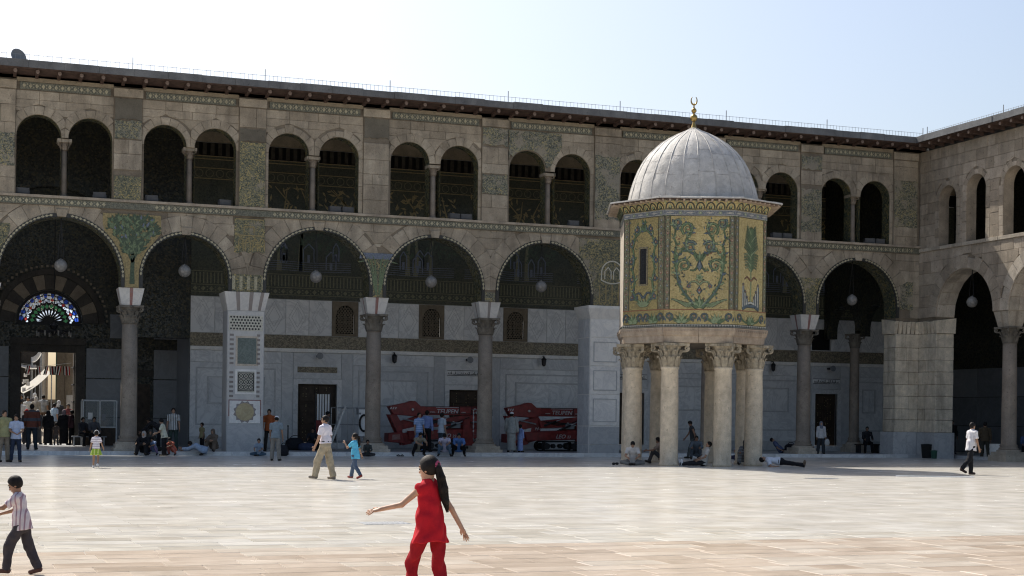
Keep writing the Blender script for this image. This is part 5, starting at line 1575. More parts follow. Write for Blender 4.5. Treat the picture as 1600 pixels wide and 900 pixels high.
def faces():
    r = random.Random(5)
    for i in range(8):
        p = Vector(OCT[i]); q = Vector(OCT[(i+1) % 8]); L = (q-p).length; h = L/2
        base = {0:'tgold', 1:'tgold', 7:'tgold2'}.get(i, 'tgold2')
        bw = .2 if i != 7 else .3
        if i in (0, 1, 7):
            # side borders, lower band, panel, blue band, cornice arches
            pn = face_obj(i, 'mosaic_panel', 5.62, 8.95, -h+bw+.005, h-bw-.005, base)
            for sx in (-1, 1):
                bo = face_obj(i, 'border_strip', 5.62, 8.95, min(sx*h, sx*(h-bw)), max(sx*h, sx*(h-bw)), 'tborder', .024)
                A = Art(); z = 5.75
                xc = sx*(h-bw/2)
                while z < 8.9:
                    A.rosette(xc, z, .06, r.choice(['tg1','tb1','trd']), 'tw1', -.03, r)
                    A.leaf(xc-.05, z+.12, PI/2+.5, .1, .05, 'tg2', -.03); A.leaf(xc+.05, z+.12, PI/2-.5, .1, .05, 'tg1', -.03); z += .235
                for xx in (xc-bw/2+.02, xc+bw/2-.02): ribbon(A.mb('td1'), [(xx,5.63),(xx,8.94)], .018, -.032)
                A.build(bo)
            lo = face_obj(i, 'lower_frieze', 5.1, 5.6, -h, h, base, .024)
            A = Art(); n = max(1, round(L/1.25))
            for k in range(n):
                c = -h+L*(k+.5)/n; w = L/n
                for s in (-1, 1):
                    for j in range(4): A.leaf(c, 5.14, PI/2-s*(.25+.38*j), .36-.04*j, .1, r.choice(['tg2','tg1']), -.03-.002*j)
                    st = [(c+s*.05,5.14),(c+s*w*.2,5.22),(c+s*w*.32,5.38),(c+s*w*.42,5.3)]
                    A.stem(st, .06, 'tg1', -.03); 
                    sp = spiral(c+s*w*.36, 5.36, .15, .04, -PI/2 if s > 0 else -PI/2, -1.3*s, 18); A.stem(sp, .045, 'tb1', -.033, w2=.02)
                    A.rosette(c+s*w*.36, 5.36, .05, 'trd', 'tw1', -.038, r)
                    A.leaf(c+s*w*.45, 5.18, PI/2-s*.3, .2, .06, 'tb1', -.03)
            ribbon(A.mb('trd'), [(-h,5.605),(h,5.605)], .03, -.034)
            A.build(lo)
        else:
            pn = face_obj(i, 'mosaic_panel' if i < 6 else 'bare_stone_face', 5.1, 8.95, -h, h, base if i < 6 else 'stone_pale', .02)
            if i == 6: pass
        zz_ = face_obj(i, 'sawtooth_strip', 4.98, 5.08, -h-.02, h+.02, 'tw1', .035)
        A = Art(); n = int(L/.1)
        for k in range(n):
            c = -h+L*(k+.5)/n; A.mb('td1').prism([(c-.045,5.0),(c+.045,5.0),(c,5.075)], -.043, -.03, back=False)
        A.build(zz_)
        bb = face_obj(i, 'blue_frieze', 8.97, 9.17, -h-.01, h+.01, 'tblue', .03)
        A = Art(); n = max(2, round(L/.36))
        for k in range(n):
            c = -h+L*(k+.5)/n
            if k % 2: A.rosette(c, 9.07, .075, 'tg2', 'tw1', -.037, r)
            else:
                ribbon(A.mb('tw1'), [(c-.12,9.07),(c+.12,9.07)], .025, -.037); A.leaf(c-.03, 9.07, 0, .12, .07, 'tw1', -.038, False); A.leaf(c+.03, 9.07, PI, .12, .07, 'tw1', -.038, False)
        for zz2 in (8.985, 9.155): ribbon(A.mb('tw1'), [(-h,zz2),(h,zz2)], .014, -.036)
        A.build(bb)
        # flaring cornice with little arches: leaning plate
        d = (q-p).normalized()
        b = MB(); e = .06; fl = .17
        b.add([(-h-.01,-.03,9.18),(h+.01,-.03,9.18),(h+fl*.5,-.03-fl,9.5),(-h-fl*.5,-.03-fl,9.5),(-h-.01,.1,9.18),(h+.01,.1,9.18),(h+fl*.5,.1,9.5),(-h-fl*.5,.1,9.5)],
              [(0,1,2,3),(0,4,5,1),(3,2,6,7)])
        co = b.build('arched_cornice', M['tgold'], tre)
        mid = (p+q)/2; co.location = (mid.x, mid.y, 0); co.rotation_euler = (0,0,math.atan2(d.y,d.x))
        o = MB(); n = max(3, round(L/.36))
        def tilt(m0):
            m0.v = [(x*(1+(z-9.18)*.1), y-(z-9.18)/.32*fl, z) for x, y, z in m0.v]; return m0
        od = MB(); og = MB()
        for k in range(n):
            c = -h+L*(k+.5)/n; w = L/n
            ribbon(od, [(c+w*.42*math.cos(t), 9.22+.2*math.sin(t)) for t in [PI*j/8 for j in range(9)]], .045, -.04)
            ribbon(od, [(c,9.21),(c,9.3)], .11, -.04); flat_leaf(og, c, 9.22, PI/2, .14, .07, -.048)
            ribbon(og, [(c-w*.5,9.47),(c-w*.38,9.36)], .03, -.045)
        ribbon(od, [(-h,9.2),(h,9.2)], .02, -.042); ribbon(od, [(-h-.05,9.485),(h+.05,9.485)], .02, -.042)
        tilt(od).build('arch_outline', M['td1'], co, kind='stuff'); tilt(og).build('arch_flower', M['tg2'], co, kind='stuff')
        if i == 0:
            A = Art(); r = random.Random(8)
            for s in (-1, 1): scroll_pair(A, s, r)
            A.stem([(0,5.7),(0,6.1)], .05, 'tg1', Y0-.002); 
            for k in range(7): A.leaf(0, 5.68, PI/2+(k-3)*.42, .42-.035*abs(k-3), .13, 'tg2' if k % 2 else 'tg1', Y0-.004-.001*k)
            A.leaf(0, 6.15, PI/2, .3, .16, 'tb1', Y0-.006); A.leaf(0, 6.2, PI/2, .18, .06, 'tw1', Y0-.012, False); A.dot(0, 6.3, .05, 'trd', Y0-.016)
            A.rosette(0, 6.75, .16, 'tg2', 'tg1', Y0-.006, r)
            for s in (-1, 1):
                A.stem([(0,6.5),(s*.14,6.62),(s*.3,6.6),(s*.38,6.5)], .05, 'tg2', Y0-.005, w2=.02); A.rosette(s*.38, 6.45, .1, 'tb1', 'trd', Y0-.009, r)
                A.stem([(0,7.2),(s*.2,7.0),(s*.34,7.02)], .05, 'tg1', Y0-.005, w2=.02)
            A.leaf(0, 6.98, PI/2, .42, .17, 'tb1', Y0-.008); A.leaf(0, 7.02, PI/2, .28, .06, 'tw1', Y0-.014, False); A.leaf(0, 7.05, PI/2, .2, .05, 'tb1', Y0-.02, False)
            for k in (-1, 0, 1): A.leaf(0, 7.38, PI/2+k*.5, .3, .1, 'tg1' if k else 'tg2', Y0-.01)
            A.build(pn)
        if i == 7:
            A = Art(); r = random.Random(9)
            for s in (-1, 1):
                main = [(s*.05,5.75),(s*.3,6.0),(s*.5,6.3),(s*.42,6.7),(s*.55,7.1),(s*.45,7.5),(s*.55,7.9),(s*.4,8.3),(s*.15,8.5),(s*.03,8.75)]
                A.stem(main, .08, 'tg1', Y0, w2=.05); A.leaves_along(main, .1, .17, .07, ['tg1','tb1','tg2'], Y0-.004, r)
                for (cx, cz) in ((.55,6.1),(.58,6.75),(.62,7.4),(.6,8.05),(.35,8.55)):
                    sp = spiral(s*cx, cz, .13, .03, PI/2, s*1.2, 16); A.stem(sp, .045, 'tb1', Y0-.003, w2=.02); A.rosette(s*cx, cz, .05, 'trd', 'tw1', Y0-.01, r)
                for k in range(3): A.leaf(0, 5.72, PI/2-s*(.3+.4*k), .38, .1, 'tg2', Y0-.004)
                A.stem([(0,6.05),(s*.2,6.25),(s*.38,6.2)], .06, 'tb1', Y0-.004, w2=.02)
                for k in range(26): A.leaf(s*r.uniform(.3,.72), r.uniform(5.8,8.8), r.uniform(0,6.28), .1, .05, r.choice(['tg1','tg2','tb1']), Y0-.001)
            for k in range(5): A.leaf(0, 8.45, PI/2+(k-2)*.5, .25, .08, 'tg1', Y0-.004)
            A.build(pn)
            # slit window
            f = MB(); f.box(-.22,-.05,6.5,-.16,.02,7.9); f.box(.16,-.05,6.5,.22,.02,7.9); f.box(-.159,-.05,6.5,.159,.02,6.56); f.box(-.159,-.05,7.84,.159,.02,7.9)
            f = f.build('slit_window', M['tborder'], pn)
            MB().box(-.158,-.03,6.562,.158,-.022,7.838).build('pane', M['black'], f)
            o = MB()
            for k in range(5): ribbon(o, [(.07*math.cos(t)-.02, 6.75+.24*k+.09*math.sin(t)) for t in [2*PI*j/8 for j in range(9)]], .03, -.04)
            o.build('lattice', M['iron'], f, kind='stuff')
        if i == 1:
            A = Art(); r = random.Random(10)
            A.stem([(0,5.95),(.01,6.6),(0,7.3),(0,8.1)], .06, 'tg2', Y0, w2=.03)
            for k in range(15):
                z = 7.05+k*.095
                for s in (-1, 1):
                    l = .42-.2*abs(k-5)/10
                    A.stem([(0,z),(s*l*.5,z+.16),(s*l,z+.1 if k < 6 else z+.3)], .055, r.choice(['tg1','tg1','tg2']), Y0-.002-.0006*k, w2=.02)
            for k in range(3): A.leaf(0, 8.4, PI/2+(k-1)*.3, .25, .08, 'tg1', Y0-.012)
            for s in (-1, 1):
                for (x, z0, z1, w) in ((.42,5.7,6.5,.1),(.3,5.7,6.25,.09),(.2,5.75,6.05,.07)):
                    A.stem([(s*x,z0),(s*x,z1)], w, 'tw1', Y0-.003); ribbon(A.mb('tb1'), [(s*x+.02,z0),(s*x+.02,z1)], w*.35, Y0-.01); A.rosette(s*x, z1+.06, .07, 'tb1', 'trd', Y0-.006, r)
                A.stem([(0,6.7),(s*.2,6.85),(s*.36,6.75)], .04, 'trd', Y0-.002, w2=.015)
            A.stem([(-.48,5.68),(-.2,5.8),(.2,5.8),(.48,5.68)], .1, 'tb1', Y0-.004); A.stem([(-.3,5.86),(0,5.92),(.3,5.86)], .07, 'tw1', Y0-.006)
            A.build(pn)
faces()
# eave: thin octagonal slab sloping out, rough lead edge, little brackets
b = MB(); oct_rings(b, [(1.2,9.525),(1.205,9.56),(.9,9.64)]); b.build('eave_roof', M['domelead'], tre)
b = MB(); oct_rings(b, [(1.02,9.5),(1.19,9.485),(1.19,9.522),(1.02,9.523)]); b.build('eave_board', M['wood'], tre)
for i in range(8):
    a = Vector(sc_oct(1.2)[i]); c = Vector(sc_oct(1.2)[(i+1) % 8]); d = (c-a).normalized(); L = (c-a).length; nrm = Vector((d.y,-d.x))
    n = max(2, int(L/.62))
    for k in range(n):
        p = a+d*(L*k/n+.004); q = a+d*(L*(k+1)/n-.004); dz = rnd.uniform(-.012,.012)
        b = MB(); vs = []
        for v in (p, q):
            for o_, z in ((-.3,9.63),(.03,9.572),(.04,9.525),(.0,9.52),(-.3,9.59)): vs.append((v.x+nrm.x*o_, v.y+nrm.y*o_, z+dz))
        b.add(vs, [(0,1,2,3,4),(9,8,7,6,5)]+[(j,5+j,5+(j+1)%5,(j+1)%5) for j in range(5)])
        b.build('lead_flashing', M['domelead'], tre)
    b = MB(); n = max(3, int(L/.24))
    for k in range(n):
        v = a+d*(L*(k+.5)/n); b.obox((v.x-nrm.x*.36, v.y-nrm.y*.36, 9.46), (v.x-nrm.x*.02, v.y-nrm.y*.02, 9.47), .07, .05)
    b.build('eave_bracket', M['ringstone'], tre, kind='stuff')
# dome of lead sheets with raised seams
dprof = [(2.42,9.58),(2.39,9.9),(2.31,10.25),(2.19,10.6),(2.05,10.95),(1.86,11.3),(1.6,11.62),(1.28,11.92),(.95,12.14),(.6,12.33),(.28,12.47),(.1,12.58)]
def dr(z):
    for (r0,z0),(r1,z1) in zip(dprof[:-1], dprof[1:]):
        if z0 <= z <= z1: return r0+(r1-r0)*(z-z0)/(z1-z0)
    return dprof[-1][0] if z > 12 else dprof[0][0]
dc = (OC[0], OC[1], 0)
MB().rev([(r-.02, z) for r, z in dprof], 48, dc).build('dome_core', M['domelead'], tre, True)
NG = 24
for g in range(NG):
    a0 = 2*PI*g/NG+.004; a1 = 2*PI*(g+1)/NG-.004
    zc_ = [9.58, rnd.uniform(10.35,10.7), rnd.uniform(11.1,11.5), 12.5]
    for z0, z1 in zip(zc_[:-1], zc_[1:]):
        b = MB(); nz, na = 7, 6; vs = []
        for j in range(nz+1):
            z = z0+.005+(z1-z0-.01)*j/nz; rr_ = dr(z)
            for k in range(na+1):
                t = k/na; a = a0+(a1-a0)*t
                ro = rr_+.014+.012*math.sin(PI*t)+.010*math.sin(7*z+3.1*g+4*t)*math.sin(5*t+2*g)+rnd.uniform(-.006,.006)
                vs.append((dc[0]+ro*math.cos(a), dc[1]+ro*math.sin(a), z))
        fs = [(j*(na+1)+k, j*(na+1)+k+1, (j+1)*(na+1)+k+1, (j+1)*(na+1)+k) for j in range(nz) for k in range(na)]
        b.add(vs, fs); b.build('lead_sheet', M['domelead'], tre, True)
    a = 2*PI*g/NG
    MB().tube([(dc[0]+(r+.012)*math.cos(a+.006*math.sin(z*5+g)), dc[1]+(r+.012)*math.sin(a+.006*math.sin(z*5+g)), z) for r, z in dprof], [.024]*8+[.02,.017,.014,.012], 5).build('seam_roll', M['domelead'], tre, True)
MB().rev([(.14,12.5),(.1,12.62),(.05,12.78),(.045,12.86)], 14, dc).build('finial_base', M['gilt'], tre, True)
fb = MB(); fb.ball((dc[0],dc[1],12.97), .14, 16, 10); fb.rev([(.04,13.08),(.035,13.16)], 10, dc); fb.ball((dc[0],dc[1],13.24), .1, 14, 8); fb.rev([(.035,13.32),(.02,13.45),(.03,13.5)], 10, dc)
fb.build('finial_ball', M['gilt'], tre, True)
cr = [(dc[0]+.13*math.sin(t), dc[1], 13.63-.13*math.cos(t)) for t in [R(25+310*k/20) for k in range(21)]]
cr = [(dc[0]+.11*math.cos(t), dc[1], 13.62+.16*math.sin(t)) for t in [R(125+290*k/20) for k in range(21)]]
MB().tube(cr, [.012+.02*math.sin(PI*k/20) for k in range(21)], 6).build('crescent', M['gilt'], tre, True)
# ================================================================== people: one smooth distance field per body and per garment
def V(*a): return np.array(a, dtype=np.float32)
class Field:
    def __init__(s, lo, hi, vox):
        s.vox = vox; s.lo = np.array(lo, np.float32)-vox*3
        s.n = np.ceil((np.array(hi, np.float32)+vox*3-s.lo)/vox).astype(int)+1
        s.F = np.full(s.n, .5, np.float32)
    def win(s, lo, hi, m):
        a = np.clip(np.floor((np.array(lo)-m-s.lo)/s.vox).astype(int), 0, s.n-1)
        b = np.clip(np.ceil((np.array(hi)+m-s.lo)/s.vox).astype(int)+1, 1, s.n)
        ax = [s.lo[i]+np.arange(a[i], b[i], dtype=np.float32)*s.vox for i in range(3)]
        return (slice(a[0],b[0]), slice(a[1],b[1]), slice(a[2],b[2])), ax[0][:,None,None], ax[1][None,:,None], ax[2][None,None,:]
    def put(s, w, d, k, sub=False):
        f = s.F[w]
        if sub: s.F[w] = np.maximum(f, -d); return
        if k <= 0: s.F[w] = np.minimum(f, d); return
        h = np.clip(.5+.5*(f-d)/k, 0, 1)
        s.F[w] = f*(1-h)+d*h-k*h*(1-h)
    def cap(s, a, b, r1, r2, k=.02, cuts=(), flat=1., fy=None):
        """tapered capsule; flat squeezes it along unit vector fy"""
        a = np.array(a, np.float32); b = np.array(b, np.float32); r = max(r1, r2)
        w, X, Y, Z = s.win(np.minimum(a,b)-r, np.maximum(a,b)+r, k+s.vox*3)
        ab = b-a; L2 = float(ab@ab) or 1e-9
        px, py, pz = X-a[0], Y-a[1], Z-a[2]
        t = np.clip((px*ab[0]+py*ab[1]+pz*ab[2])/L2, 0, 1)
        qx, qy, qz = px-ab[0]*t, py-ab[1]*t, pz-ab[2]*t
        d2 = qx*qx+qy*qy+qz*qz
        if flat != 1.:
            e = qx*fy[0]+qy*fy[1]+qz*fy[2]; d2 = d2+e*e*(1/flat**2-1)
        d = np.sqrt(d2)-(r1+(r2-r1)*t)
        if flat != 1.: d = d*.8
        for o, n in cuts: d = np.maximum(d, (X-o[0])*n[0]+(Y-o[1])*n[1]+(Z-o[2])*n[2])
        s.put(w, d, k)
    def ell(s, c, rad, fr=None, k=.02, sub=False, cuts=()):
        c = np.array(c, np.float32); m = max(rad)
        w, X, Y, Z = s.win(c-m, c+m, k+s.vox*3)
        px, py, pz = X-c[0], Y-c[1], Z-c[2]
        if fr is not None: px, py, pz = [px*v[0]+py*v[1]+pz*v[2] for v in fr]
        k0 = np.sqrt((px/rad[0])**2+(py/rad[1])**2+(pz/rad[2])**2); k1 = np.sqrt((px/rad[0]**2)**2+(py/rad[1]**2)**2+(pz/rad[2]**2)**2)+1e-9
        d = np.where(k0 < .05, -min(rad), k0*(k0-1)/k1)
        for o, n in cuts: d = np.maximum(d, (X-o[0])*n[0]+(Y-o[1])*n[1]+(Z-o[2])*n[2])
        s.put(w, d, k, sub)
    def cut(s, o, n):
        w, X, Y, Z = s.win(s.lo, s.lo+s.n*s.vox, 0)
        s.F[w] = np.maximum(s.F[w], (X-o[0])*n[0]+(Y-o[1])*n[1]+(Z-o[2])*n[2])
    def folds(s, amp, f=34., seed=0.):
        w, X, Y, Z = s.win(s.lo, s.lo+s.n*s.vox, 0)
        s.F[w] += amp*np.sin(f*Z*.6+f*.5*X+2.2*np.sin(f*.4*(X+Y)+seed)+seed)*np.sin(f*.45*(X-Y)+1.7*np.sin(f*.23*Z+seed))
    def mesh(s):
        F = s.F; I = F < 0
        n = s.n
        c = [I[i:n[0]-1+i, j:n[1]-1+j, k:n[2]-1+k] for i in (0,1) for j in (0,1) for k in (0,1)]
        sm = sum(x.astype(np.int8) for x in c)
        act = (sm > 0) & (sm < 8)
        idx = np.argwhere(act)
        if len(idx) == 0: return np.zeros((0,3)), np.zeros((0,4), int)
        pos = np.zeros((len(idx), 3), np.float32); cnt = np.zeros(len(idx), np.float32)
        cor = [(i,j,k) for i in (0,1) for j in (0,1) for k in (0,1)]
        val = {q: F[idx[:,0]+q[0], idx[:,1]+q[1], idx[:,2]+q[2]] for q in cor}
        for q in cor:
            for ax in range(3):
                if q[ax]: continue
                p = list(q); p[ax] = 1; p = tuple(p)
                f0, f1 = val[q], val[p]; m = (f0 < 0) != (f1 < 0)
                t = f0/(f0-f1+1e-12)
                e = np.array(q, np.float32)[None,:].repeat(len(idx), 0); e[:,ax] += t
                pos[m] += e[m]; cnt[m] += 1
        pos = (idx+pos/cnt[:,None])*s.vox+s.lo
        vid = -np.ones(act.shape, np.int64); vid[act] = np.arange(len(idx))
        quads = []
        for ax in range(3):
            sl0 = [slice(0, n[i]-1) for i in range(3)]; sl1 = list(sl0); sl0[ax] = slice(0, n[ax]-1); sl1[ax] = slice(1, n[ax])
            A = I[tuple(sl0)]; B = I[tuple(sl1)]
            e = np.argwhere(A != B); o1, o2 = [(1,2),(2,0),(0,1)][ax]
            e = e[(e[:,o1] > 0) & (e[:,o2] > 0)]
            if not len(e): continue
            d1 = np.zeros(3, int); d1[o1] = 1; d2 = np.zeros(3, int); d2[o2] = 1
            g = lambda q: vid[q[:,0], q[:,1], q[:,2]]
            Q = np.stack([g(e-d1-d2), g(e-d2), g(e), g(e-d1)], 1)
            fl = A[e[:,0], e[:,1], e[:,2]]
            Q[~fl] = Q[~fl][:, ::-1]
            quads.append(Q[(Q >= 0).all(1)])
        return pos, np.concatenate(quads)

def np_mesh(name, v, q, mats, extra=None):
    me = bpy.data.meshes.new(name)
    vs = v.tolist(); fs = q.tolist()
    if extra is not None and extra.v:
        o = len(vs); vs += [tuple(p) for p in extra.v]; fs += [[i+o for i in f] for f in extra.f]
    me.from_pydata(vs, [], fs)
    for m in (mats if isinstance(mats, (list, tuple)) else [mats]): me.materials.append(m)
    me.polygons.foreach_set('use_smooth', [True]*len(me.polygons)); me.update()
    return me

# cloth, skin and hair materials
def mat_cloth(name, c, rough=.85, stripe=None, axis=0, freq=30., var=.18):
    m, nt, b = newmat(name, rough, .15)
    v = coords(nt)
    n = noise(nt, v, 9, 5, .6)
    col = ramp(nt, n, [(.3, [x*(1-var) for x in c]), (.7, [min(1, x*(1+var)) for x in c])])
    if stripe:
        sx = nt.nodes.new('ShaderNodeSeparateXYZ'); nt.links.new(v, sx.inputs[0])
        mu = nt.nodes.new('ShaderNodeMath'); mu.operation = 'MULTIPLY'; mu.inputs[1].default_value = freq
        nt.links.new(sx.outputs[axis], mu.inputs[0])
        si = nt.nodes.new('ShaderNodeMath'); si.operation = 'SINE'; nt.links.new(mu.outputs[0], si.inputs[0])
        f = ramp(nt, si.outputs[0], [(.45, 0.), (.6, 1.)])
        col = mix(nt, f, col, stripe)
    nt.links.new(col, b.inputs['Base Color'])
    bump(nt, b, noise(nt, coords(nt, scale=(1,1,.5)), 11, 5, .62, dist=.8), .6, .022)
    return m
_cl = {}
def cloth(c, **kw):
    key = (tuple(c), tuple(sorted(kw.items())))
    if key not in _cl: _cl[key] = mat_cloth('cloth_%d' % len(_cl), c, **kw)
    return _cl[key]
def mat_skin(name, c):
    m, nt, b = newmat(name, .55, .35)
    n = noise(nt, coords(nt), 14, 4)
    nt.links.new(ramp(nt, n, [(.3, [x*.86 for x in c]), (.7, [x*1.1 for x in c])]), b.inputs['Base Color'])
    b.inputs['Subsurface Weight'].default_value = .06; b.inputs['Subsurface Radius'].default_value = (.02,.008,.005)
    return m
SKIN = [mat_skin('skin_light', (.42,.25,.165)), mat_skin('skin_tan', (.33,.19,.12)), mat_skin('skin_brown', (.25,.14,.09))]
HAIR = mat_plain('dark_hair', (.011,.009,.008), .6, .18, var=.4, scale=40, bmp=.4)
HAIRB = mat_plain('brown_hair', (.045,.028,.018), .45, .4, var=.4, scale=40, bmp=.4)
EYE = mat_plain('eye_dark', (.02,.015,.012), .3, .5)
LIP = mat_plain('lip', (.26,.10,.08), .5, .3)

def adir(f, o, s):
    f = R(f); o = R(o)
    return np.array((s*math.sin(o), -math.sin(f)*math.cos(o), -math.cos(f)*math.cos(o)), np.float32)
def unit(v): return v/(np.linalg.norm(v)+1e-9)
POSE = {
 'stand': dict(lean=2, armL=((2,9),(14,4)), armR=((-3,9),(12,4)), legL=((2,4),(0,3)), legR=((-2,5),(-1,4))),
 'walk': dict(lean=4, armL=((-22,8),(-8,5)), armR=((20,8),(38,2)), legL=((24,2),(12,2)), legR=((-12,3),(-38,2))),
 'walk2': dict(lean=4, armL=((20,8),(38,2)), armR=((-22,8),(-8,5)), legL=((-12,3),(-38,2)), legR=((24,2),(12,2))),
 'sit_ground': dict(lean=-6, armL=((28,14),(64,-8)), armR=((28,14),(64,-8)), legL=((86,10),(88,4)), legR=((88,8),(84,6))),
 'sit_knees': dict(lean=14, armL=((50,12),(85,-14)), armR=((50,12),(85,-14)), legL=((128,10),(18,4)), legR=((124,12),(24,4))),
 'squat': dict(lean=34, armL=((60,8),(75,-18)), armR=((60,8),(75,-18)), legL=((112,16),(-34,6)), legR=((112,16),(-34,6))),
 'cross': dict(lean=12, armL=((30,14),(72,-20)), armR=((30,14),(72,-20)), legL=((84,46),(70,-62)), legR=((84,46),(72,-58))),
 'seat': dict(lean=6, armL=((26,10),(74,-6)), armR=((26,10),(74,-6)), legL=((86,8),(2,4)), legR=((84,8),(-2,4))),
 'bend': dict(lean=62, armL=((44,10),(50,4)), armR=((40,10),(60,4)), legL=((8,6),(-4,4)), legR=((-8,6),(-12,4))),
 'crouch': dict(lean=72, armL=((70,8),(95,0)), armR=((60,10),(85,0)), legL=((120,10),(-50,4)), legR=((118,12),(-52,4))),
 'push': dict(lean=36, armL=((40,10),(60,0)), armR=((50,10),(64,0)), legL=((40,4),(10,2)), legR=((-20,4),(-50,2))),
 'lie': dict(lean=-84, armL=((10,20),(60,-30)), armR=((20,26),(90,-40)), legL=((82,5),(86,3)), legR=((84,5),(80,3))),
}

def person(label, loc, heading, h=1.72, pose='stand', vox=.018, skin=1, top=None, bottom=None, hair='short', hair_mat=None, shoes=(.03,.025,.02),
           robe=None, scarf=None, cap=None, fem=False, child=0., group=None, mod=None, sleeves='short', hem=.10, wide=1.0, tuck=False, tail=None, face=False, skirt=None, girth=1.0, zlift=0., headband=None, roll=0., bag=None, vest=None):
    """heading: compass direction the person faces, degrees from +Y towards +X"""
    P = dict(POSE[pose]); 
    if mod: P.update(mod)
    k = h/1.75; hd = 1+.38*child          # a child's head is large for the body
    g = girth*(1-.06*child); lk = k*(1-.06*child)
    sw = (.168 if fem else .19)*k*g*(1-.10*child); hw = .092*k
    TL = .52*k; 
    lean = R(P.get('lean', 0)); up = np.array((0, -math.sin(lean), math.cos(lean)), np.float32)
    fwd = np.array((0, -math.cos(lean), -math.sin(lean)), np.float32)
    side = R(P.get('side', 0))
    if side: 
        up = unit(up*math.cos(side)+np.array((1,0,0))*math.sin(side))
    tw = R(P.get('twist', 0)); left = np.array((math.cos(tw), -math.sin(tw) if False else math.sin(tw), 0), np.float32)
    left = unit(left-up*(left@up)); fwd = unit(np.cross(left, up))
    J = {'pel': np.zeros(3, np.float32)}
    J['neck'] = up*TL; J['chest'] = up*TL*.62
    hy, hp = P.get('head', (0, 0)); hy = R(hy); hp = R(hp)
    hf = fwd*math.cos(hy)+left*math.sin(hy); hup = up if abs(P.get('lean',0)) < 50 else unit(up*.5+np.array((0,0,1))*.5 if pose != 'lie' else up)
    hu = unit(hup*math.cos(hp)+hf*(-math.sin(hp)) if False else hup*math.cos(hp)+hf*math.sin(hp)); hf = unit(hf-hu*(hf@hu)); hl = np.cross(hu, hf)
    J['head'] = J['neck']+unit(up*.6+hu*.4)*(.155*k*(.55+.45*hd))
    for s, n in ((1, 'L'), (-1, 'R')):
        J['sh'+n] = J['neck']-up*.055*k+left*s*sw
        (a, b_) = P['arm'+n]
        J['el'+n] = J['sh'+n]+adir(a[0], a[1], s)*.285*lk
        J['wr'+n] = J['el'+n]+adir(b_[0], b_[1], s)*.25*lk
        J['hd'+n] = unit(J['wr'+n]-J['el'+n])
        J['hip'+n] = np.array((s*hw, 0, -.02*k), np.float32)
        (a, b_) = P['leg'+n]
        J['kn'+n] = J['hip'+n]+adir(a[0], a[1], s)*.43*lk
        J['an'+n] = J['kn'+n]+adir(b_[0], b_[1], s)*.42*lk
        sd = unit(J['an'+n]-J['kn'+n]); ft = np.array((s*.12, -1, 0), np.float32)
        ft = unit(ft-sd*(ft@sd)*.75) if abs(sd[2]) < .95 else unit(ft)
        if pose in ('sit_ground','lie'): ft = unit(np.array((s*.3, -.25, .9), np.float32)) if abs(sd[2]) < .6 else unit(ft)
        J['toe'+n] = J['an'+n]+ft*.15*k-np.array((0,0,.045*k)) if abs(sd[2]) > .5 else J['an'+n]+ft*.15*k
        J['heel'+n] = J['an'+n]-ft*.03*k-np.array((0,0,.045*k), np.float32)*(1 if abs(sd[2]) > .5 else 0)
    low = min(min(J[j][2] for j in ('toeL','toeR','heelL','heelR'))-.038*k, J['pel'][2]-.115*k*g, J['chest'][2]-.10*k if abs(P.get('lean',0)) > 60 else 9, min(J['knL'][2],J['knR'][2])-.055*k,
              (J['head'][2]-.1*k) if pose == 'lie' else 9)
    dz = np.array((0,0,-low+zlift), np.float32)
    for j in J:
        if j not in ('hdL','hdR'): J[j] = J[j]+dz
    pts = np.array([J[j] for j in J if j not in ('hdL','hdR')])
    lo = pts.min(0)-.24*k; hi = pts.max(0)+.24*k; lo[2] = max(lo[2], -.06)
    fr = (left, fwd, up); hfr = (hl, hf, hu)
    root = thing('person', label, 'person', loc, R(180-heading), group)
    if roll: root.rotation_euler = (0, R(roll), R(180-heading))
    HC = J['head']; hs = k*(.86+.14*hd)*hd**.55
    # ---------------- body
    B = Field(lo, hi, vox)
    B.ell(J['chest']+up*.06*k, (.155*k*g*(.92 if fem else 1), .105*k*g, .2*k), fr, .03*k)
    B.ell(J['pel']+up*.17*k, (.135*k*g, .10*k*g, .16*k), fr, .04*k)
    B.ell(J['pel'], (.155*k*g, .115*k*g, .115*k), fr, .04*k)
    B.cap(J['shL'], J['shR'], .055*k, .055*k, .04*k)
    B.cap(J['neck']-up*.04*k, HC-hu*.03*k, .055*k, .05*k*hs/k, .025*k)
    B.ell(HC+hu*.022*hs-hf*.012*hs, (.073*hs, .094*hs, .095*hs), hfr, .0)
    B.ell(HC-hu*.05*hs+hf*.022*hs, (.054*hs, .064*hs, .064*hs), hfr, .03*hs)
    if vox < .016:
        B.cap(HC+hf*.078*hs+hu*.012*hs, HC+hf*.098*hs-hu*.022*hs, .008*hs, .014*hs, .012*hs)
        B.ell(HC+hf*.068*hs-hu*.052*hs, (.024*hs,.02*hs,.012*hs), hfr, .012*hs)
        B.ell(HC+hf*.068*hs-hu*.09*hs, (.022*hs,.018*hs,.016*hs), hfr, .015*hs)
        B.cap(HC+hf*.075*hs+hu*.03*hs-hl*.035*hs, HC+hf*.075*hs+hu*.03*hs+hl*.035*hs, .011*hs, .011*hs, .015*hs)
    for s in (1, -1): B.ell(HC+hl*s*.073*hs-hf*.005*hs-hu*.008*hs, (.012*hs,.022*hs,.033*hs), hfr, .008*hs)
    fing = MB()
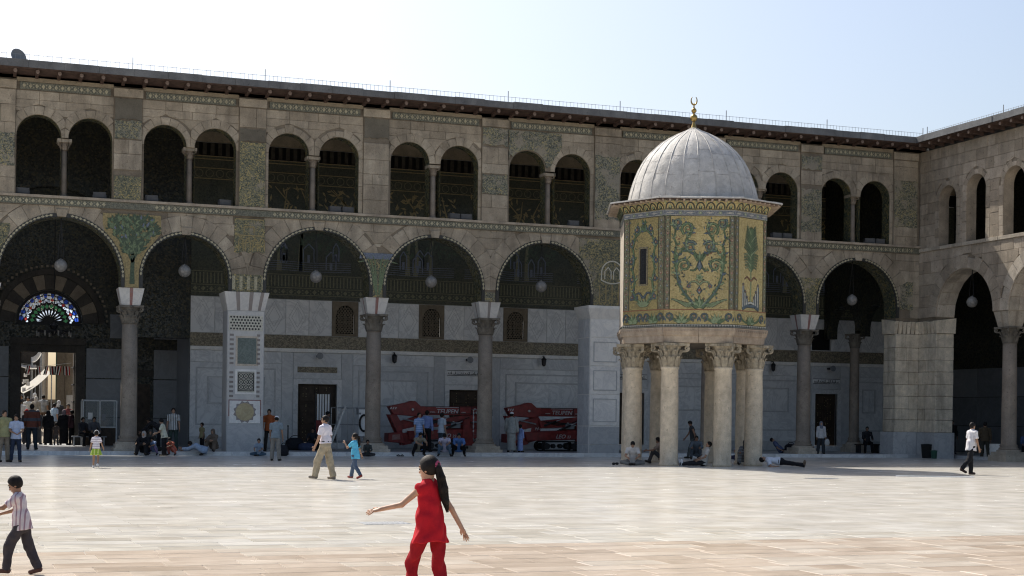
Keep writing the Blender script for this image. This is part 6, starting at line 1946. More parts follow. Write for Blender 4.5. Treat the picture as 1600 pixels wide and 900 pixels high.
    for s, n in ((1,'L'),(-1,'R')):
        B.cap(J['sh'+n], J['el'+n], .05*k*g, .038*k*g, .03*k); B.cap(J['el'+n], J['wr'+n], .039*k*g, .026*k, .015*k)
        d = J['hd'+n]; thumb = unit(np.array((0,-1,.1), np.float32)-d*(np.array((0,-1,.1))@d)) if abs(d[1]) < .8 else unit(np.array((-s*.5,0,1.), np.float32)-d*(np.array((-s*.5,0,1.))@d))
        pn = np.cross(d, thumb); hk = k*(1-.05*child)*(1.15 if P.get('spread', 0) > .1 else 1.)
        if pn[0]*s > 0: pn = -pn          # palm faces the body
        hc = J['wr'+n]+d*.045*hk
        B.ell(hc, (.036*hk, .05*hk, .018*hk), (thumb, d, pn), .018*hk)
        spread = P.get('spread', 0.)
        for q in range(4):
            off = (1.5-q)*.019*hk; ln = (.072,.08,.074,.058)[q]*hk; sp = (1.5-q)*(.06+spread)
            b0 = hc+d*.035*hk+thumb*off; dd = unit(d+thumb*sp); p1 = b0+dd*ln*.5+pn*.004*hk*(1+q*.4); p2 = p1+unit(dd+pn*(.55 if spread < .1 else .15))*ln*.5
            fing.tube([b0, p1, p2], [.0095*hk,.0088*hk,.006*hk], 5)
        t0 = hc-d*.015*hk+thumb*.028*hk; t1 = t0+unit(thumb+d*.8)*.04*hk; t2 = t1+unit(thumb*.4+d)*.03*hk
        fing.tube([t0, t1, t2], [.013*hk,.011*hk,.007*hk], 5)
        B.cap(J['hip'+n], J['kn'+n], .083*k*g, .056*k*g, .03*k); B.cap(J['kn'+n], J['an'+n], .054*k*g, .036*k, .02*k)
        B.cap(J['kn'+n]+(J['an'+n]-J['kn'+n])*.15+np.array((0,.012*k,0)), J['kn'+n]+(J['an'+n]-J['kn'+n])*.5, .045*k*g, .035*k, .02*k)
        B.cap(J['heel'+n], J['toe'+n], .034*k, .028*k, .02*k); B.cap(J['an'+n], J['heel'+n], .034*k, .034*k, .015*k)
    v, q = B.mesh(); body = link('body', np_mesh('body', v, q, SKIN[skin], fing), root)
    if face:
        e = MB()
        for s in (1,-1): e.ball(tuple(HC+hf*.079*hs+hu*.008*hs+hl*s*.031*hs), .011*hs, 8, 6)
        e.build('eyes', EYE, root, True)
        e = MB(); 
        for s in (1,-1): e.tube([HC+hf*.086*hs+hu*.034*hs+hl*s*.014*hs, HC+hf*.084*hs+hu*.04*hs+hl*s*.035*hs, HC+hf*.07*hs+hu*.032*hs+hl*s*.052*hs], [.004*hs,.005*hs,.003*hs], 5)
        e.build('eyebrows', HAIR, root, True)
        MB().tube([HC+hf*.074*hs-hu*.052*hs-hl*.022*hs, HC+hf*.09*hs-hu*.05*hs, HC+hf*.074*hs-hu*.052*hs+hl*.022*hs], [.004*hs,.008*hs,.004*hs], 6).build('lips', LIP, root, True)
    def garment(name, mat, fn, amp=.004, lo_=None, hi_=None, f=34.):
        G = Field(lo if lo_ is None else lo_, hi if hi_ is None else hi_, vox)
        fn(G)
        if amp:
            am = P.get('amp', 1.); amp_ = amp*am
            G.folds(amp_*k*(1.5 if vox < .0125 else 1.), f/k, len(label)*.7)
            if vox < .0125: G.folds(amp_*k*.9, f*.43/k, len(label)*.3+2)
        v, q = G.mesh()
        if len(v): return link(name, np_mesh(name, v, q, mat), root)
    t = max(.016*k, vox*.75)
    def torso(G, t, hm, flare=.02):
        G.ell(J['chest']+up*.06*k, (.155*k*g*(.92 if fem else 1)+t, .105*k*g+t, .2*k+t), fr, .03*k)
        G.ell(J['pel']+up*.17*k, (.138*k*g+t, .104*k*g+t, .17*k), fr, .04*k)
        G.cap(J['shL'], J['shR'], .055*k+t, .055*k+t, .04*k)
        dn = up*(-1) if abs(P.get('lean',0)) < 30 else -up
        G.cap(J['pel']+up*.12*k, J['pel']-up*(hm*k+.02), .155*k*g+t+(.0 if tuck else .008*k), .165*k*g+t+flare*k, .03*k, flat=.84, fy=fwd)
        if flare > .03: G.cap(J['chest']-up*.02*k, J['pel']-up*(hm*k+.02), .145*k*g+t, .17*k*g+t+flare*k, .03*k, flat=.82, fy=fwd)
        G.cut(J['pel']-up*hm*k, -up)
    def sleeve(G, n, t, ln):
        if ln <= 0: return
        a, b_, c = J['sh'+n], J['el'+n], J['wr'+n]
        if ln <= 1:
            d = unit(b_-a); e = a+(b_-a)*ln
            G.cap(a, b_, .05*k*g+t+.004, .046*k*g+t+.006, .03*k, cuts=[(e, d)])
        else:
            d = unit(c-b_); e = b_+(c-b_)*(ln-1)
            G.cap(a, b_, .05*k*g+t, .042*k*g+t, .03*k); G.cap(b_, c, .041*k*g+t, .034*k+t, .02*k, cuts=[(e, d)])
    flare_ = P.get('flare', .02)
    SL = {'none': 0, 'short': .72, 'long': 1.95}[sleeves]
    if robe is None and bottom is not None:
        def fb(G):
            tt = t*.8
            G.ell(J['pel'], (.157*k*g+tt, .117*k*g+tt, .13*k), fr, .03*k)
            G.cap(J['pel']+up*.12*k, J['pel'], .14*k*g+tt, .15*k*g+tt, .03*k, flat=.8, fy=fwd)
            G.cut(J['pel']+up*(.11 if tuck else .03)*k, up)
            for n in 'LR':
                G.cap(J['hip'+n], J['kn'+n], (.086*k*g+tt), (.06*k*g*wide+tt), .03*k)
                d = unit(J['an'+n]-J['kn'+n]); e = J['an'+n]+d*.02*k
                G.cap(J['kn'+n], J['an'+n]+d*.04*k, (.06*k*g*wide+tt), (.05*k*wide+tt), .02*k, cuts=[(e, d)])
        garment('trousers', bottom, fb, .006)
    if top is not None and robe is None:
        def ft(G):
            torso(G, t, -.04 if tuck else hem, flare_); 
            for n in 'LR': sleeve(G, n, t, SL)
            G.cap(J['neck']-up*.03*k, J['neck']+up*.05*k, .062*k+t*.5, .058*k+t*.5, .02*k, cuts=[(J['neck']+up*(.05 if sleeves == 'none' and child else .03)*k, unit(up-fwd*.3))])
        garment('shirt', top, ft, .005)
        if tuck:
            garment('belt', M['black'], lambda G: (G.cap(J['pel']+up*.07*k, J['pel']+up*.105*k, .153*k*g+t*1.15+.012, .15*k*g+t*1.15+.012, .0, flat=.8, fy=fwd, cuts=[(J['pel']+up*.108*k, up), (J['pel']+up*.07*k, -up)])), 0)
    if skirt is not None:
        def fs(G):
            a = J['pel']+up*.1*k; e = J['pel']-np.array((0,0,skirt[1]*k), np.float32)
            G.cap(a, e, .135*k*g, skirt[2]*k, .02*k, flat=.85, fy=fwd); G.cut(e+np.array((0,0,.02*k)), np.array((0,0,-1))); G.cut(a, up)
        garment('skirt', skirt[0], fs, .012, f=60.)
    if robe is not None:
        rm, rl = robe
        def frb(G):
            torso(G, t*1.3, .1)
            G.F[...] = G.F
            for n in 'LR': sleeve(G, n, t*1.6, 1.95)
            if pose in ('stand','walk','walk2','bend'):
                e = np.array((0, 0, .06*k), np.float32)+np.array((J['pel'][0], J['pel'][1]*.8+(J['anL'][1]+J['anR'][1])*.1, 0))
                G.cap(J['pel']+up*.15*k, e, .15*k*g+t*1.4, (.215+(.03 if fem else 0))*k, .05*k, flat=.8, fy=np.array((0,1,0)), cuts=[(e, np.array((0,0,-1)))])
            else:
                G.ell(J['pel'], (.2*k, .17*k, .15*k), fr, .05*k)
                for n in 'LR':
                    G.cap(J['hip'+n], J['kn'+n], .115*k, .1*k, .05*k); G.cap(J['kn'+n], J['an'+n], .1*k, .085*k, .05*k)
                G.cap(J['knL'], J['knR'], .09*k, .09*k, .05*k)
            G.cap(J['neck']-up*.03*k, J['neck']+up*.03*k, .062*k+t*.5, .06*k+t*.4, .02*k)
        def frb2(G):
            # the torso cut must not take the skirt away: two fields joined
            G1 = Field(lo, hi, vox)
            torso(G1, t*1.3, .12)
            frb_skirt(G); G.F = np.minimum(G.F, G1.F)
        def frb_skirt(G):
            for n in 'LR': sleeve(G, n, t*1.6, 1.95)
            if pose in ('stand','walk','walk2','bend'):
                e = np.array((J['pel'][0], (J['anL'][1]+J['anR'][1])*.3+J['pel'][1]*.4, (1-rl)*.9*k+.05*k), np.float32)
                G.cap(J['pel']+up*.15*k, e, .15*k*g+t*1.4, (.2+(.03 if fem else 0))*k, .05*k, flat=.82, fy=np.array((0,1,0), np.float32), cuts=[(e, np.array((0,0,-1.)))])
            else:
                G.ell(J['pel'], (.2*k, .17*k, .15*k), fr, .05*k)
                for n in 'LR':
                    G.cap(J['hip'+n], J['kn'+n], .115*k, .1*k, .05*k); G.cap(J['kn'+n], J['an'+n], .1*k, .085*k, .05*k)
                G.cap(J['knL'], J['knR'], .09*k, .09*k, .05*k)
            G.cap(J['neck']-up*.03*k, J['neck']+up*.03*k, .062*k+t*.5, .06*k+t*.4, .02*k)
        garment('robe', rm, frb2, .007)
    if vest is not None:
        garment('vest', vest, lambda G: torso(G, t*1.6, hem*.9), .003)
    # ---------------- head wear and hair
    hlo = HC-.3*hs; hhi = HC+.3*hs
    hm = hair_mat or HAIR
    tt = max(.012*hs, vox*.6)
    if scarf is not None:
        def fsc(G):
            G.ell(HC+hu*.015*hs-hf*.015*hs, (.085*hs+tt, .1*hs+tt, .115*hs+tt), hfr, .02)
            G.cap(HC-hu*.06*hs-hf*.01*hs, J['neck']-up*.06*k, .085*hs, .13*k, .04)
            G.ell(HC+hf*.1*hs-hu*.015*hs, (.055*hs, .07*hs, .08*hs), hfr, 0, sub=True)
        garment('headscarf', scarf, fsc, .003, hlo-.1, hhi+.1)
    elif hair != 'none':
        def fh(G):
            rr = 1.0
            cuts = [(HC+hf*.062*hs+hu*.055*hs, unit(hf*.93-hu*.38)), (HC-hu*.065*hs-hf*.03*hs, -hu)]
            G.ell(HC+hu*.028*hs-hf*.014*hs, (.075*hs+tt, .096*hs+tt, .097*hs+tt), hfr, 0, cuts=cuts)
            # clear the temples and face below the hairline
            G.ell(HC+hf*.075*hs-hu*.045*hs, (.1*hs, .085*hs, .085*hs), hfr, 0, sub=True)
            if hair in ('long',):
                G.cap(HC-hf*.05*hs, HC-hf*.075*hs-hu*.16*hs, .075*hs, .06*hs, .03, flat=.7, fy=hf)
            if hair == 'bob':
                for s in (1,-1): G.cap(HC+hl*s*.07*hs-hf*.02*hs, HC+hl*s*.072*hs-hf*.02*hs-hu*.08*hs, .03*hs, .025*hs, .02)
        garment('hair', hm, fh, .002, hlo, hhi)
        if tail:
            pts_ = [HC+hl*a*hs+hf*b_*hs+hu*c*hs for a, b_, c, _ in tail]
            G = Field(np.min(pts_, 0)-.08, np.max(pts_, 0)+.08, vox*.8)
            for (p, q_), (r0, r1) in zip(zip(pts_[:-1], pts_[1:]), zip([x[3] for x in tail][:-1], [x[3] for x in tail][1:])):
                G.cap(p, q_, r0*hs, r1*hs, .02)
            G.folds(.004, 70., 1.)
            v, q = G.mesh()
            st = MB(); rs = random.Random(5)
            if vox < .0125:
                for _ in range(46):
                    a0 = rs.uniform(0, 6.28); f0 = rs.uniform(.75, 1.12); ln = rs.uniform(.7, 1.08)
                    P3 = []
                    for i, (p, x) in enumerate(zip(pts_, tail)):
                        o_ = (hl*math.cos(a0+i*.15)+hf*math.sin(a0+i*.15))*x[3]*hs*f0
                        P3.append(p+o_+hu*(-.03*hs*ln if i == len(tail)-1 else 0)+hl*rs.uniform(-.006,.006)*hs)
                    st.tube(P3, [.0032]*(len(P3)-1)+[.001], 4)
            link('ponytail', np_mesh('ponytail', v, q, hm, st), root)
    if cap is not None:
        def fc(G):
            G.ell(HC+hu*.035*hs-hf*.012*hs, (.08*hs+tt*1.2, .1*hs+tt*1.2, .095*hs+tt), hfr, 0, cuts=[(HC+hu*.04*hs, -hu)])
            if len(cap) > 1 and cap[1]: G.cap(HC+hu*.045*hs+hf*.08*hs-hl*.03*hs, HC+hu*.04*hs+hf*.15*hs, .045*hs, .04*hs, .01, flat=.25, fy=hu)
        garment('cap', cap[0], fc, 0, hlo, hhi)
    if headband is not None:
        e = MB(); e.tube([HC+hl*.092*hs*math.cos(a)+hu*(.115*hs*math.sin(a)+.02*hs)+hf*.01*hs for a in [PI*q_/12-.1 for q_ in range(14)]], .014*hs, 6)
        e.build('headband', headband, root, True)
    if shoes is not None:
        sm_ = shoes if not isinstance(shoes, tuple) else cloth(shoes, rough=.5)
        for n in 'LR':
            def fsh(G):
                G.cap(J['heel'+n], J['toe'+n], .044*k+vox*.3, .038*k+vox*.3, .02*k); G.cap(J['an'+n], J['heel'+n], .042*k, .044*k, .02*k)
                if pose not in ('lie','sit_ground'): G.cut(np.zeros(3, np.float32), np.array((0,0,-1.)))
            l2 = np.min([J[j+n] for j in ('an','toe','heel')], 0)-.1; h2 = np.max([J[j+n] for j in ('an','toe','heel')], 0)+.1
            garment('shoe', sm_, fsh, 0, l2, h2)
    return root, J, (hl, hf, hu, hs)
# ================================================================== the people
PF = .14
c_white = (.66,.65,.68); c_black = (.014,.014,.016); c_jean = (.075,.105,.16); c_beige = (.36,.30,.21); c_lblue = (.20,.30,.48); c_blue = (.085,.17,.42)
c_dgrey = (.055,.053,.055); c_brown = (.10,.065,.045); c_khaki = (.25,.22,.12)
# --- in the sun
red = cloth((.42,.012,.022), var=.12)
gr, J, H = person('girl in red sleeveless tunic and trousers with long black ponytail, arms held out', (-39.235,-49.4,0.006), -22, 1.345, 'walk', .0075, 0, top=red, bottom=cloth((.30,.012,.018), var=.14), sleeves='none', hem=.14, child=.55, fem=True, hair='short', shoes=(.05,.02,.02), wide=1.15, girth=.85,
   tail=[(0,-.085,.03,.024),(.015,-.115,.0,.03),(.01,-.13,-.1,.039),(-.01,-.135,-.22,.042),(-.04,-.125,-.33,.033),(-.07,-.12,-.42,.01)],
   mod=dict(lean=3, armL=((38,34),(72,44)), armR=((-24,24),(-14,26)), legL=((26,3),(-6,2)), legR=((-4,3),(-14,2)), head=(24,6), spread=.28, flare=.05, amp=1.7), face=True)
hl, hf, hu, hs = H
t_ = MB(); cpos = J['head']-hf*.105*hs+hu*.02*hs
t_.tube([cpos+(hl*math.cos(a)+hu*math.sin(a))*.035*hs for a in [2*PI*k/10 for k in range(11)]], .018*hs, 6); t_.build('hair_tie', cloth((.3,.06,.12)), gr, True)
person('small boy in striped shirt and dark trousers walking at the left edge', (-42.47,-45.62,0.006), -72, 1.02, 'walk', .0075, 2, top=cloth((.55,.5,.52), stripe=(.30,.2,.24), axis=1, freq=150), bottom=cloth((.05,.045,.05)), sleeves='short', hem=.1, child=1.0, wide=1.25, girth=1.1,
   mod=dict(lean=8, armL=((52,8),(86,0)), armR=((30,8),(74,-4)), legL=((28,3),(6,2)), legR=((-14,3),(-24,2)), head=(6,22)), face=True, shoes=(.1,.05,.04))
person('man in white short-sleeved shirt and beige trousers walking beside the turquoise girl', (-34.01,-22.82,0.004), -48, 1.68, 'walk', .012, 1, top=cloth((.62,.59,.64), var=.08), bottom=cloth((.33,.28,.2)), wide=1.4, tuck=True, girth=1.05, shoes=(.2,.17,.14),
   mod=dict(lean=2, armL=((12,8),(26,2)), armR=((-4,8),(14,4)), legL=((22,5),(10,2)), legR=((-10,3),(-14,2)), head=(20,4)), face=True)
person('girl in turquoise T-shirt and jeans with long dark ponytail, hand at her mouth', (-33.12,-22.47,0.004), -42, 1.22, 'walk2', .0115, 1, top=cloth((.10,.42,.62), var=.1), bottom=cloth(c_jean), child=.7, fem=True, hem=.14, shoes=(.25,.05,.04), wide=1.1,
   tail=[(0,-.085,.05,.028),(-.03,-.13,0,.036),(-.05,-.14,-.14,.045),(-.06,-.13,-.3,.03)], mod=dict(armL=((48,12),(140,-14)), armR=((-14,20),(-8,24)), head=(15,-6)), face=True)
person('little girl in green flared skirt and white top walking towards the gate', (-39.11,-14.44,0.004), 14, 1.12, 'walk', .013, 1, top=cloth((.7,.66,.68), stripe=(.4,.34,.4), axis=2, freq=90), skirt=(cloth((.27,.40,.05), stripe=(.55,.6,.2), axis=0, freq=60), .32, .30), child=.8, fem=True, hem=.02, shoes=(.7,.68,.66),
   mod=dict(armL=((-6,16),(4,14)), armR=((4,22),(20,16)), legL=((10,3),(0,2)), legR=((-8,3),(-40,2))), headband=M['white'])
person('man in white shirt and black trousers striding right across the sunlit floor', (-12.15,-20.49,0.004), 92, 1.70, 'walk', .012, 1, top=cloth((.68,.66,.66), stripe=(.55,.52,.54), axis=1, freq=110, var=.06), bottom=cloth(c_black), hem=.14, wide=1.15, shoes=(.05,.03,.025),
   mod=dict(armR=((8,6),(18,2)), armL=((-4,6),(8,4)), legL=((10,3),(2,2)), legR=((-20,3),(-42,2)), head=(8,0)), face=True)
# --- left, in front of the gate
G1 = 'people standing by the gate'
person('man in khaki shirt standing at the far left edge', (-41.6,-9.2,0.004), 150, 1.70, 'stand', .017, 1, top=cloth((.30,.29,.15)), bottom=cloth((.2,.17,.13)), girth=1.1)
person('man in pale blue T-shirt and navy trousers with clasped hands at far left', (-41.22,-9.15,0.004), 175, 1.56, 'stand', .017, 1, top=cloth((.42,.48,.62)), bottom=cloth((.03,.04,.07)), mod=dict(armL=((20,8),(62,-40)), armR=((20,8),(62,-40)), head=(-20,8)))
person('man in rust and grey striped jumper with his back turned by the gate', (-40.21,2.2,PF), 15, 1.82, 'stand', .019, 1, top=cloth((.13,.045,.03), stripe=(.075,.075,.085), axis=2, freq=17), bottom=cloth((.03,.037,.045)), sleeves='long', hem=.14, girth=1.15)
GA = 'women in black in the gateway'
person('woman in long black robe in the middle of the gateway', (-39.09,11.3,PF), 30, 1.58, 'stand', .021, 1, robe=(cloth(c_black), .97), scarf=cloth(c_black), fem=True, girth=1.2)
person('woman in black robe with pale headscarf at the right side of the gateway', (-38.38,11.4,PF), 0, 1.62, 'stand', .021, 1, robe=(cloth(c_black), .97), scarf=cloth((.2,.16,.18)), fem=True, girth=1.15)
person('grey-clad woman with white headscarf left of the black-robed woman', (-39.5,12.3,PF), 25, 1.6, 'stand', .022, 1, robe=(cloth((.10,.10,.105)), .97), scarf=cloth((.45,.45,.44)), fem=True)
person('woman with bright red headscarf at the left side of the gateway', (-39.97,12.6,PF), 20, 1.62, 'stand', .022, 1, robe=(cloth((.07,.07,.08)), .97), scarf=cloth((.42,.03,.03)), fem=True)
person('small dark child in front of the black-robed women', (-38.76,10.7,PF), 25, 1.02, 'stand', .02, 2, top=cloth((.07,.055,.05)), bottom=cloth(c_dgrey), child=.9)
person('man in light blue shirt facing right outside the gate', (-38.6,15,.35), 60, 1.72, 'stand', .022, 1, top=cloth((.33,.44,.56)), bottom=cloth(c_dgrey))
person('dark figure at the right jamb of the gate', (-38.02,11.5,PF), -60, 1.6, 'stand', .022, 2, top=cloth((.06,.03,.035)), bottom=cloth(c_black), sleeves='long')
GS = 'men seated on the bench by the booth'
person('dark seated figure on the bench nearest the gate', (-37.75,9.0,PF), 150, 1.66, 'seat', .02, 2, top=cloth((.04,.04,.045)), bottom=cloth(c_black), sleeves='long', zlift=0.0)
person('seated man in dim grey shirt on the bench in front of the booth', (-37.25,9.0,PF), 170, 1.68, 'seat', .02, 1, top=cloth((.10,.10,.11)), bottom=cloth(c_black), sleeves='long')
# crowd on the street beyond, a little higher
rr = random.Random(3)
for i, (x, y, z, lb, kw) in enumerate([
   (-39.7,17.5,.75,'pedestrian in white shirt deep in the street crowd, left side', dict(top=cloth((.6,.6,.58)), bottom=cloth(c_dgrey))),
   (-39.35,17.2,.75,'pedestrian in beige headscarf and robe in the street crowd', dict(robe=(cloth((.32,.29,.24)), .95), scarf=cloth((.55,.52,.47)), fem=True)),
   (-38.95,18.1,.8,'pedestrian in grey shirt near the fallen white pole in the street', dict(top=cloth((.3,.31,.32)), bottom=cloth(c_brown))),
   (-39.9,20.5,.9,'pedestrian in dark jacket at the far left of the street crowd', dict(top=cloth(c_dgrey), bottom=cloth(c_black), sleeves='long')),
   (-39.2,21.5,.9,'pedestrian in white headscarf farthest up the street', dict(robe=(cloth((.13,.12,.12)), .95), scarf=cloth((.6,.6,.58)), fem=True)),
   (-38.3,16.6,.6,'pedestrian with white headscarf beside the street pillar', dict(robe=(cloth((.05,.05,.055)), .95), scarf=cloth((.5,.5,.5)), fem=True)),
   (-38.0,14.2,.3,'pedestrian in maroon shirt just outside the right gate jamb', dict(top=cloth((.2,.06,.06)), bottom=cloth(c_dgrey))),
   (-40.15,15.5,.5,'pedestrian in white T-shirt just outside the left gate jamb', dict(top=cloth((.6,.6,.6)), bottom=cloth(c_jean)))]):
    person(lb, (x, y, z), 20+rr.uniform(-40,40) if i % 3 else 200, 1.6+rr.uniform(-.02,.14), 'stand', .024, 1, **kw)
# --- second arch
person('woman in black with pale headscarf sitting on the step beside the gate column', (-36.1,-.75,0.004), 205, 1.6, 'sit_knees', .018, 1, robe=(cloth(c_black), .95), scarf=cloth((.33,.3,.28)), fem=True, girth=1.2)
person('boy in cream shirt and dark trousers bending his head, in the small arch', (-35.42,-1.2,0.004), -70, 1.45, 'stand', .017, 1, top=cloth((.55,.54,.42)), bottom=cloth(c_black), mod=dict(lean=10, head=(0,26), armL=((20,8),(60,0)), armR=((24,8),(70,0))), child=.25)
person('man in black and white striped shirt standing back in the small arch', (-34.72,1.5,PF), 190, 1.74, 'stand', .018, 1, top=cloth((.5,.5,.48), stripe=(.03,.03,.03), axis=0, freq=90), bottom=cloth((.04,.06,.05)))
person('child in orange crouching on the step behind the cream-shirted boy', (-34.98,-.75,0.004), 230, 1.15, 'squat', .018, 1, top=cloth((.45,.13,.08)), bottom=cloth((.3,.1,.08)), child=.6)
person('child in pale blue bending low beside the cream-shirted boy', (-35.72,-.65,0.004), 215, 1.2, 'squat', .018, 1, top=cloth((.24,.32,.5)), bottom=cloth((.2,.16,.3)), child=.6)
person('woman in dark clothes sitting behind the black-clad woman', (-35.75,.4,PF), 190, 1.6, 'cross', .02, 2, robe=(cloth((.03,.03,.025)), .95), scarf=cloth((.05,.05,.045)), fem=True)
person('dark figure bending deep in the small arch', (-35.2,1.6,PF), -60, 1.65, 'bend', .02, 2, top=cloth((.025,.025,.028)), bottom=cloth(c_black), sleeves='long')
person('girl in dull yellow top standing against the wall by the inlaid pier', (-33.55,1.5,PF), 240, 1.15, 'stand', .018, 2, top=cloth((.22,.19,.1)), bottom=cloth(c_black), child=.7, fem=True)
person('person in pale blue robe crouching forward on the step by the inlaid pier', (-33.78,-.75,0.004), -75, 1.6, 'crouch', .018, 1, robe=(cloth((.27,.34,.44)), .95), fem=True)
person('woman in brown headscarf sitting against the inlaid pier', (-33.3,-.1,PF), 215, 1.55, 'sit_knees', .018, 1, robe=(cloth((.13,.10,.075)), .95), scarf=cloth((.12,.09,.07)), fem=True)
# --- third arch
person('man in orange shirt leaning on the wall right of the inlaid pier', (-30.88,1.0,PF), 200, 1.74, 'stand', .017, 1, top=cloth((.36,.10,.035)), bottom=cloth((.035,.03,.028)))
person('stooped man in white cap and grey shirt in front of the orange-shirted man', (-32.23,-7.2,0.004), 25, 1.62, 'stand', .016, 1, top=cloth((.20,.24,.26)), bottom=cloth((.24,.22,.19)), cap=(cloth((.7,.7,.7)), True), mod=dict(lean=12, head=(0,14)), wide=1.2)
person('child in grey blue sitting on the ground at the foot of the inlaid pier', (-31.6,-.75,0.004), 205, 1.25, 'cross', .018, 1, top=cloth((.25,.3,.36)), bottom=cloth((.06,.1,.14)), child=.5)
person('dark figure sitting with the bags under the third arch', (-28.55,3.1,PF), 200, 1.65, 'sit_knees', .02, 2, top=cloth((.025,.025,.03)), bottom=cloth(c_black), sleeves='long')
person('worker in grey seen behind the white-shirted man, beside the rack', (-28.05,2.6,PF), 100, 1.68, 'stand', .02, 2, top=cloth((.2,.2,.21)), bottom=cloth(c_dgrey), cap=(cloth(c_black), True))
person('boy in dark clothes sitting against the pedestal of the slim column', (-27.15,-.8,0.004), 190, 1.2, 'cross', .018, 2, top=cloth((.055,.06,.055)), bottom=cloth((.04,.04,.042)), sleeves='long', child=.6)
# --- fourth arch, by the first red lift
person('man in blue and white patterned shirt and jeans leaning by the red lift', (-24.5,.75,PF), 160, 1.68, 'stand', .017, 1, top=cloth((.32,.42,.62), stripe=(.14,.24,.46), axis=2, freq=80), bottom=cloth((.12,.2,.36)), hem=.08)
person('man in plain blue shirt and black trousers, back turned, by the red lift', (-23.95,1.4,PF), 40, 1.78, 'stand', .017, 1, top=cloth((.20,.26,.48)), bottom=cloth(c_black), sleeves='long', tuck=True)
person('man in pale grey-blue shirt and dark jeans standing right in front of the red lift', (-23.42,.95,PF), 70, 1.68, 'stand', .017, 1, top=cloth((.40,.45,.50)), bottom=cloth((.045,.06,.075)))
person('man in beige shirt squatting on the step, leftmost of three squatters', (-25.02,-.8,0.004), 175, 1.68, 'squat', .017, 1, top=cloth((.24,.21,.16)), bottom=cloth(c_black))
person('squatting man in white shirt and jeans with bowed head, middle of three', (-23.8,-.75,0.004), 200, 1.66, 'squat', .017, 1, top=cloth((.5,.46,.56)), bottom=cloth((.13,.19,.26)), mod=dict(head=(0,30)))
person('squatting man in bright blue shirt, rightmost of three by the red lift', (-23.2,-.75,0.004), 195, 1.66, 'squat', .017, 1, top=cloth((.09,.18,.40)), bottom=cloth(c_black), sleeves='long')
# --- fifth arch, by the second lift
person('man in long grey robe and white cap, back turned, by the second lift', (-20.22,.95,PF), 35, 1.76, 'stand', .017, 1, robe=(cloth((.30,.31,.29)), .96), cap=(cloth((.6,.6,.6)), False), girth=1.1)
person('boy in light blue robe beside the man in the grey robe', (-19.75,1.1,PF), 60, 1.22, 'stand', .017, 1, robe=(cloth((.26,.34,.6)), .95), child=.6)
# --- round the pavilion
person('man in white shirt sitting against the front left pavilion column', (-20.0,-11.35,0.004), 205, 1.68, 'cross', .014, 1, top=cloth((.52,.49,.46)), bottom=cloth((.16,.16,.15)), mod=dict(head=(0,24), lean=22))
person('man sitting with outstretched dark legs behind the second pavilion column', (-18.05,-9.7,0.004), -60, 1.66, 'sit_knees', .016, 2, top=cloth((.26,.2,.16)), bottom=cloth((.05,.048,.05)))
person('young man in sleeveless dark top walking between the pavilion columns', (-13.4,-3.1,0.004), -72, 1.66, 'walk', .016, 2, top=cloth((.04,.042,.045)), bottom=cloth((.075,.085,.085)), sleeves='none', mod=dict(head=(0,24), lean=12))
person('man in cream shirt reclining against a pavilion column, legs stretched left', (-17.72,-12.5,0.004), -75, 1.70, 'sit_ground', .014, 1, top=cloth((.46,.43,.39)), bottom=cloth((.025,.024,.026)), shoes=(.7,.7,.72), mod=dict(lean=-16))
person('woman in patterned clothes sitting behind the third front pavilion column', (-15.2,-11.0,0.004), 215, 1.58, 'sit_knees', .016, 1, robe=(cloth((.24,.24,.24), stripe=(.07,.07,.07), axis=2, freq=110), .95), scarf=cloth((.05,.05,.05)), fem=True)
person('man in light blue shirt sitting in the shade right of the pavilion middle', (-11.9,-4.6,0.004), 220, 1.66, 'cross', .017, 1, top=cloth((.3,.36,.46)), bottom=cloth((.03,.03,.06)))
person('man crouching with a bag in the shade seen between pavilion columns', (-13.6,-3.8,0.004), 210, 1.66, 'sit_knees', .017, 2, top=cloth((.1,.12,.14)), bottom=cloth((.06,.07,.08)), sleeves='long')
person('man in white shirt lying on his back on the floor right of the pavilion', (-14.98,-13.25,0.004), 118, 1.70, 'lie', .013, 1, top=cloth((.6,.62,.68), var=.08), bottom=cloth(c_black), tuck=True, shoes=(.14,.1,.07))
# --- right
person('person in dark blue lying back against the portico wall right of the pavilion', (-6.45,1.6,PF), 120, 1.62, 'sit_ground', .018, 1, top=cloth((.1,.12,.2)), bottom=cloth(c_black), mod=dict(lean=-40))
person('woman with white blouse, dark skirt and pale bag by the slim right column', (-5.35,-.15,PF), 200, 1.52, 'stand', .017, 1, top=cloth((.42,.42,.42)), bottom=cloth((.03,.035,.04)), scarf=cloth((.14,.16,.2)), fem=True, sleeves='long', wide=1.4)
person('dark figure sitting on a low bench inside the last arch', (-1.1,2.6,PF), 200, 1.66, 'seat', .02, 2, top=cloth((.03,.03,.032)), bottom=cloth(c_black), sleeves='long')
person('person in black standing behind the corner pier', (3.05,1.5,PF), 200, 1.66, 'stand', .02, 2, top=cloth(c_black), bottom=cloth(c_black), sleeves='long')
person('man in dark brown jacket standing behind the striding white-shirted man', (1.45,-3.2,0.004), 30, 1.72, 'stand', .018, 2, top=cloth((.07,.052,.032)), bottom=cloth((.04,.038,.03)), sleeves='long', girth=1.1)
person('man in dark clothes dragging a pale block to the right', (2.75,-3.1,0.004), 100, 1.70, 'push', .018, 2, top=cloth((.045,.038,.03)), bottom=cloth((.035,.033,.03)), sleeves='long', mod=dict(armL=((-10,8),(-14,4)), armR=((-30,10),(-34,6)), lean=24))
person('man in dark red shirt at the right edge by the wing column', (6.3,1.0,PF), -60, 1.72, 'stand', .018, 1, top=cloth((.26,.03,.03)), bottom=cloth(c_black), sleeves='long')
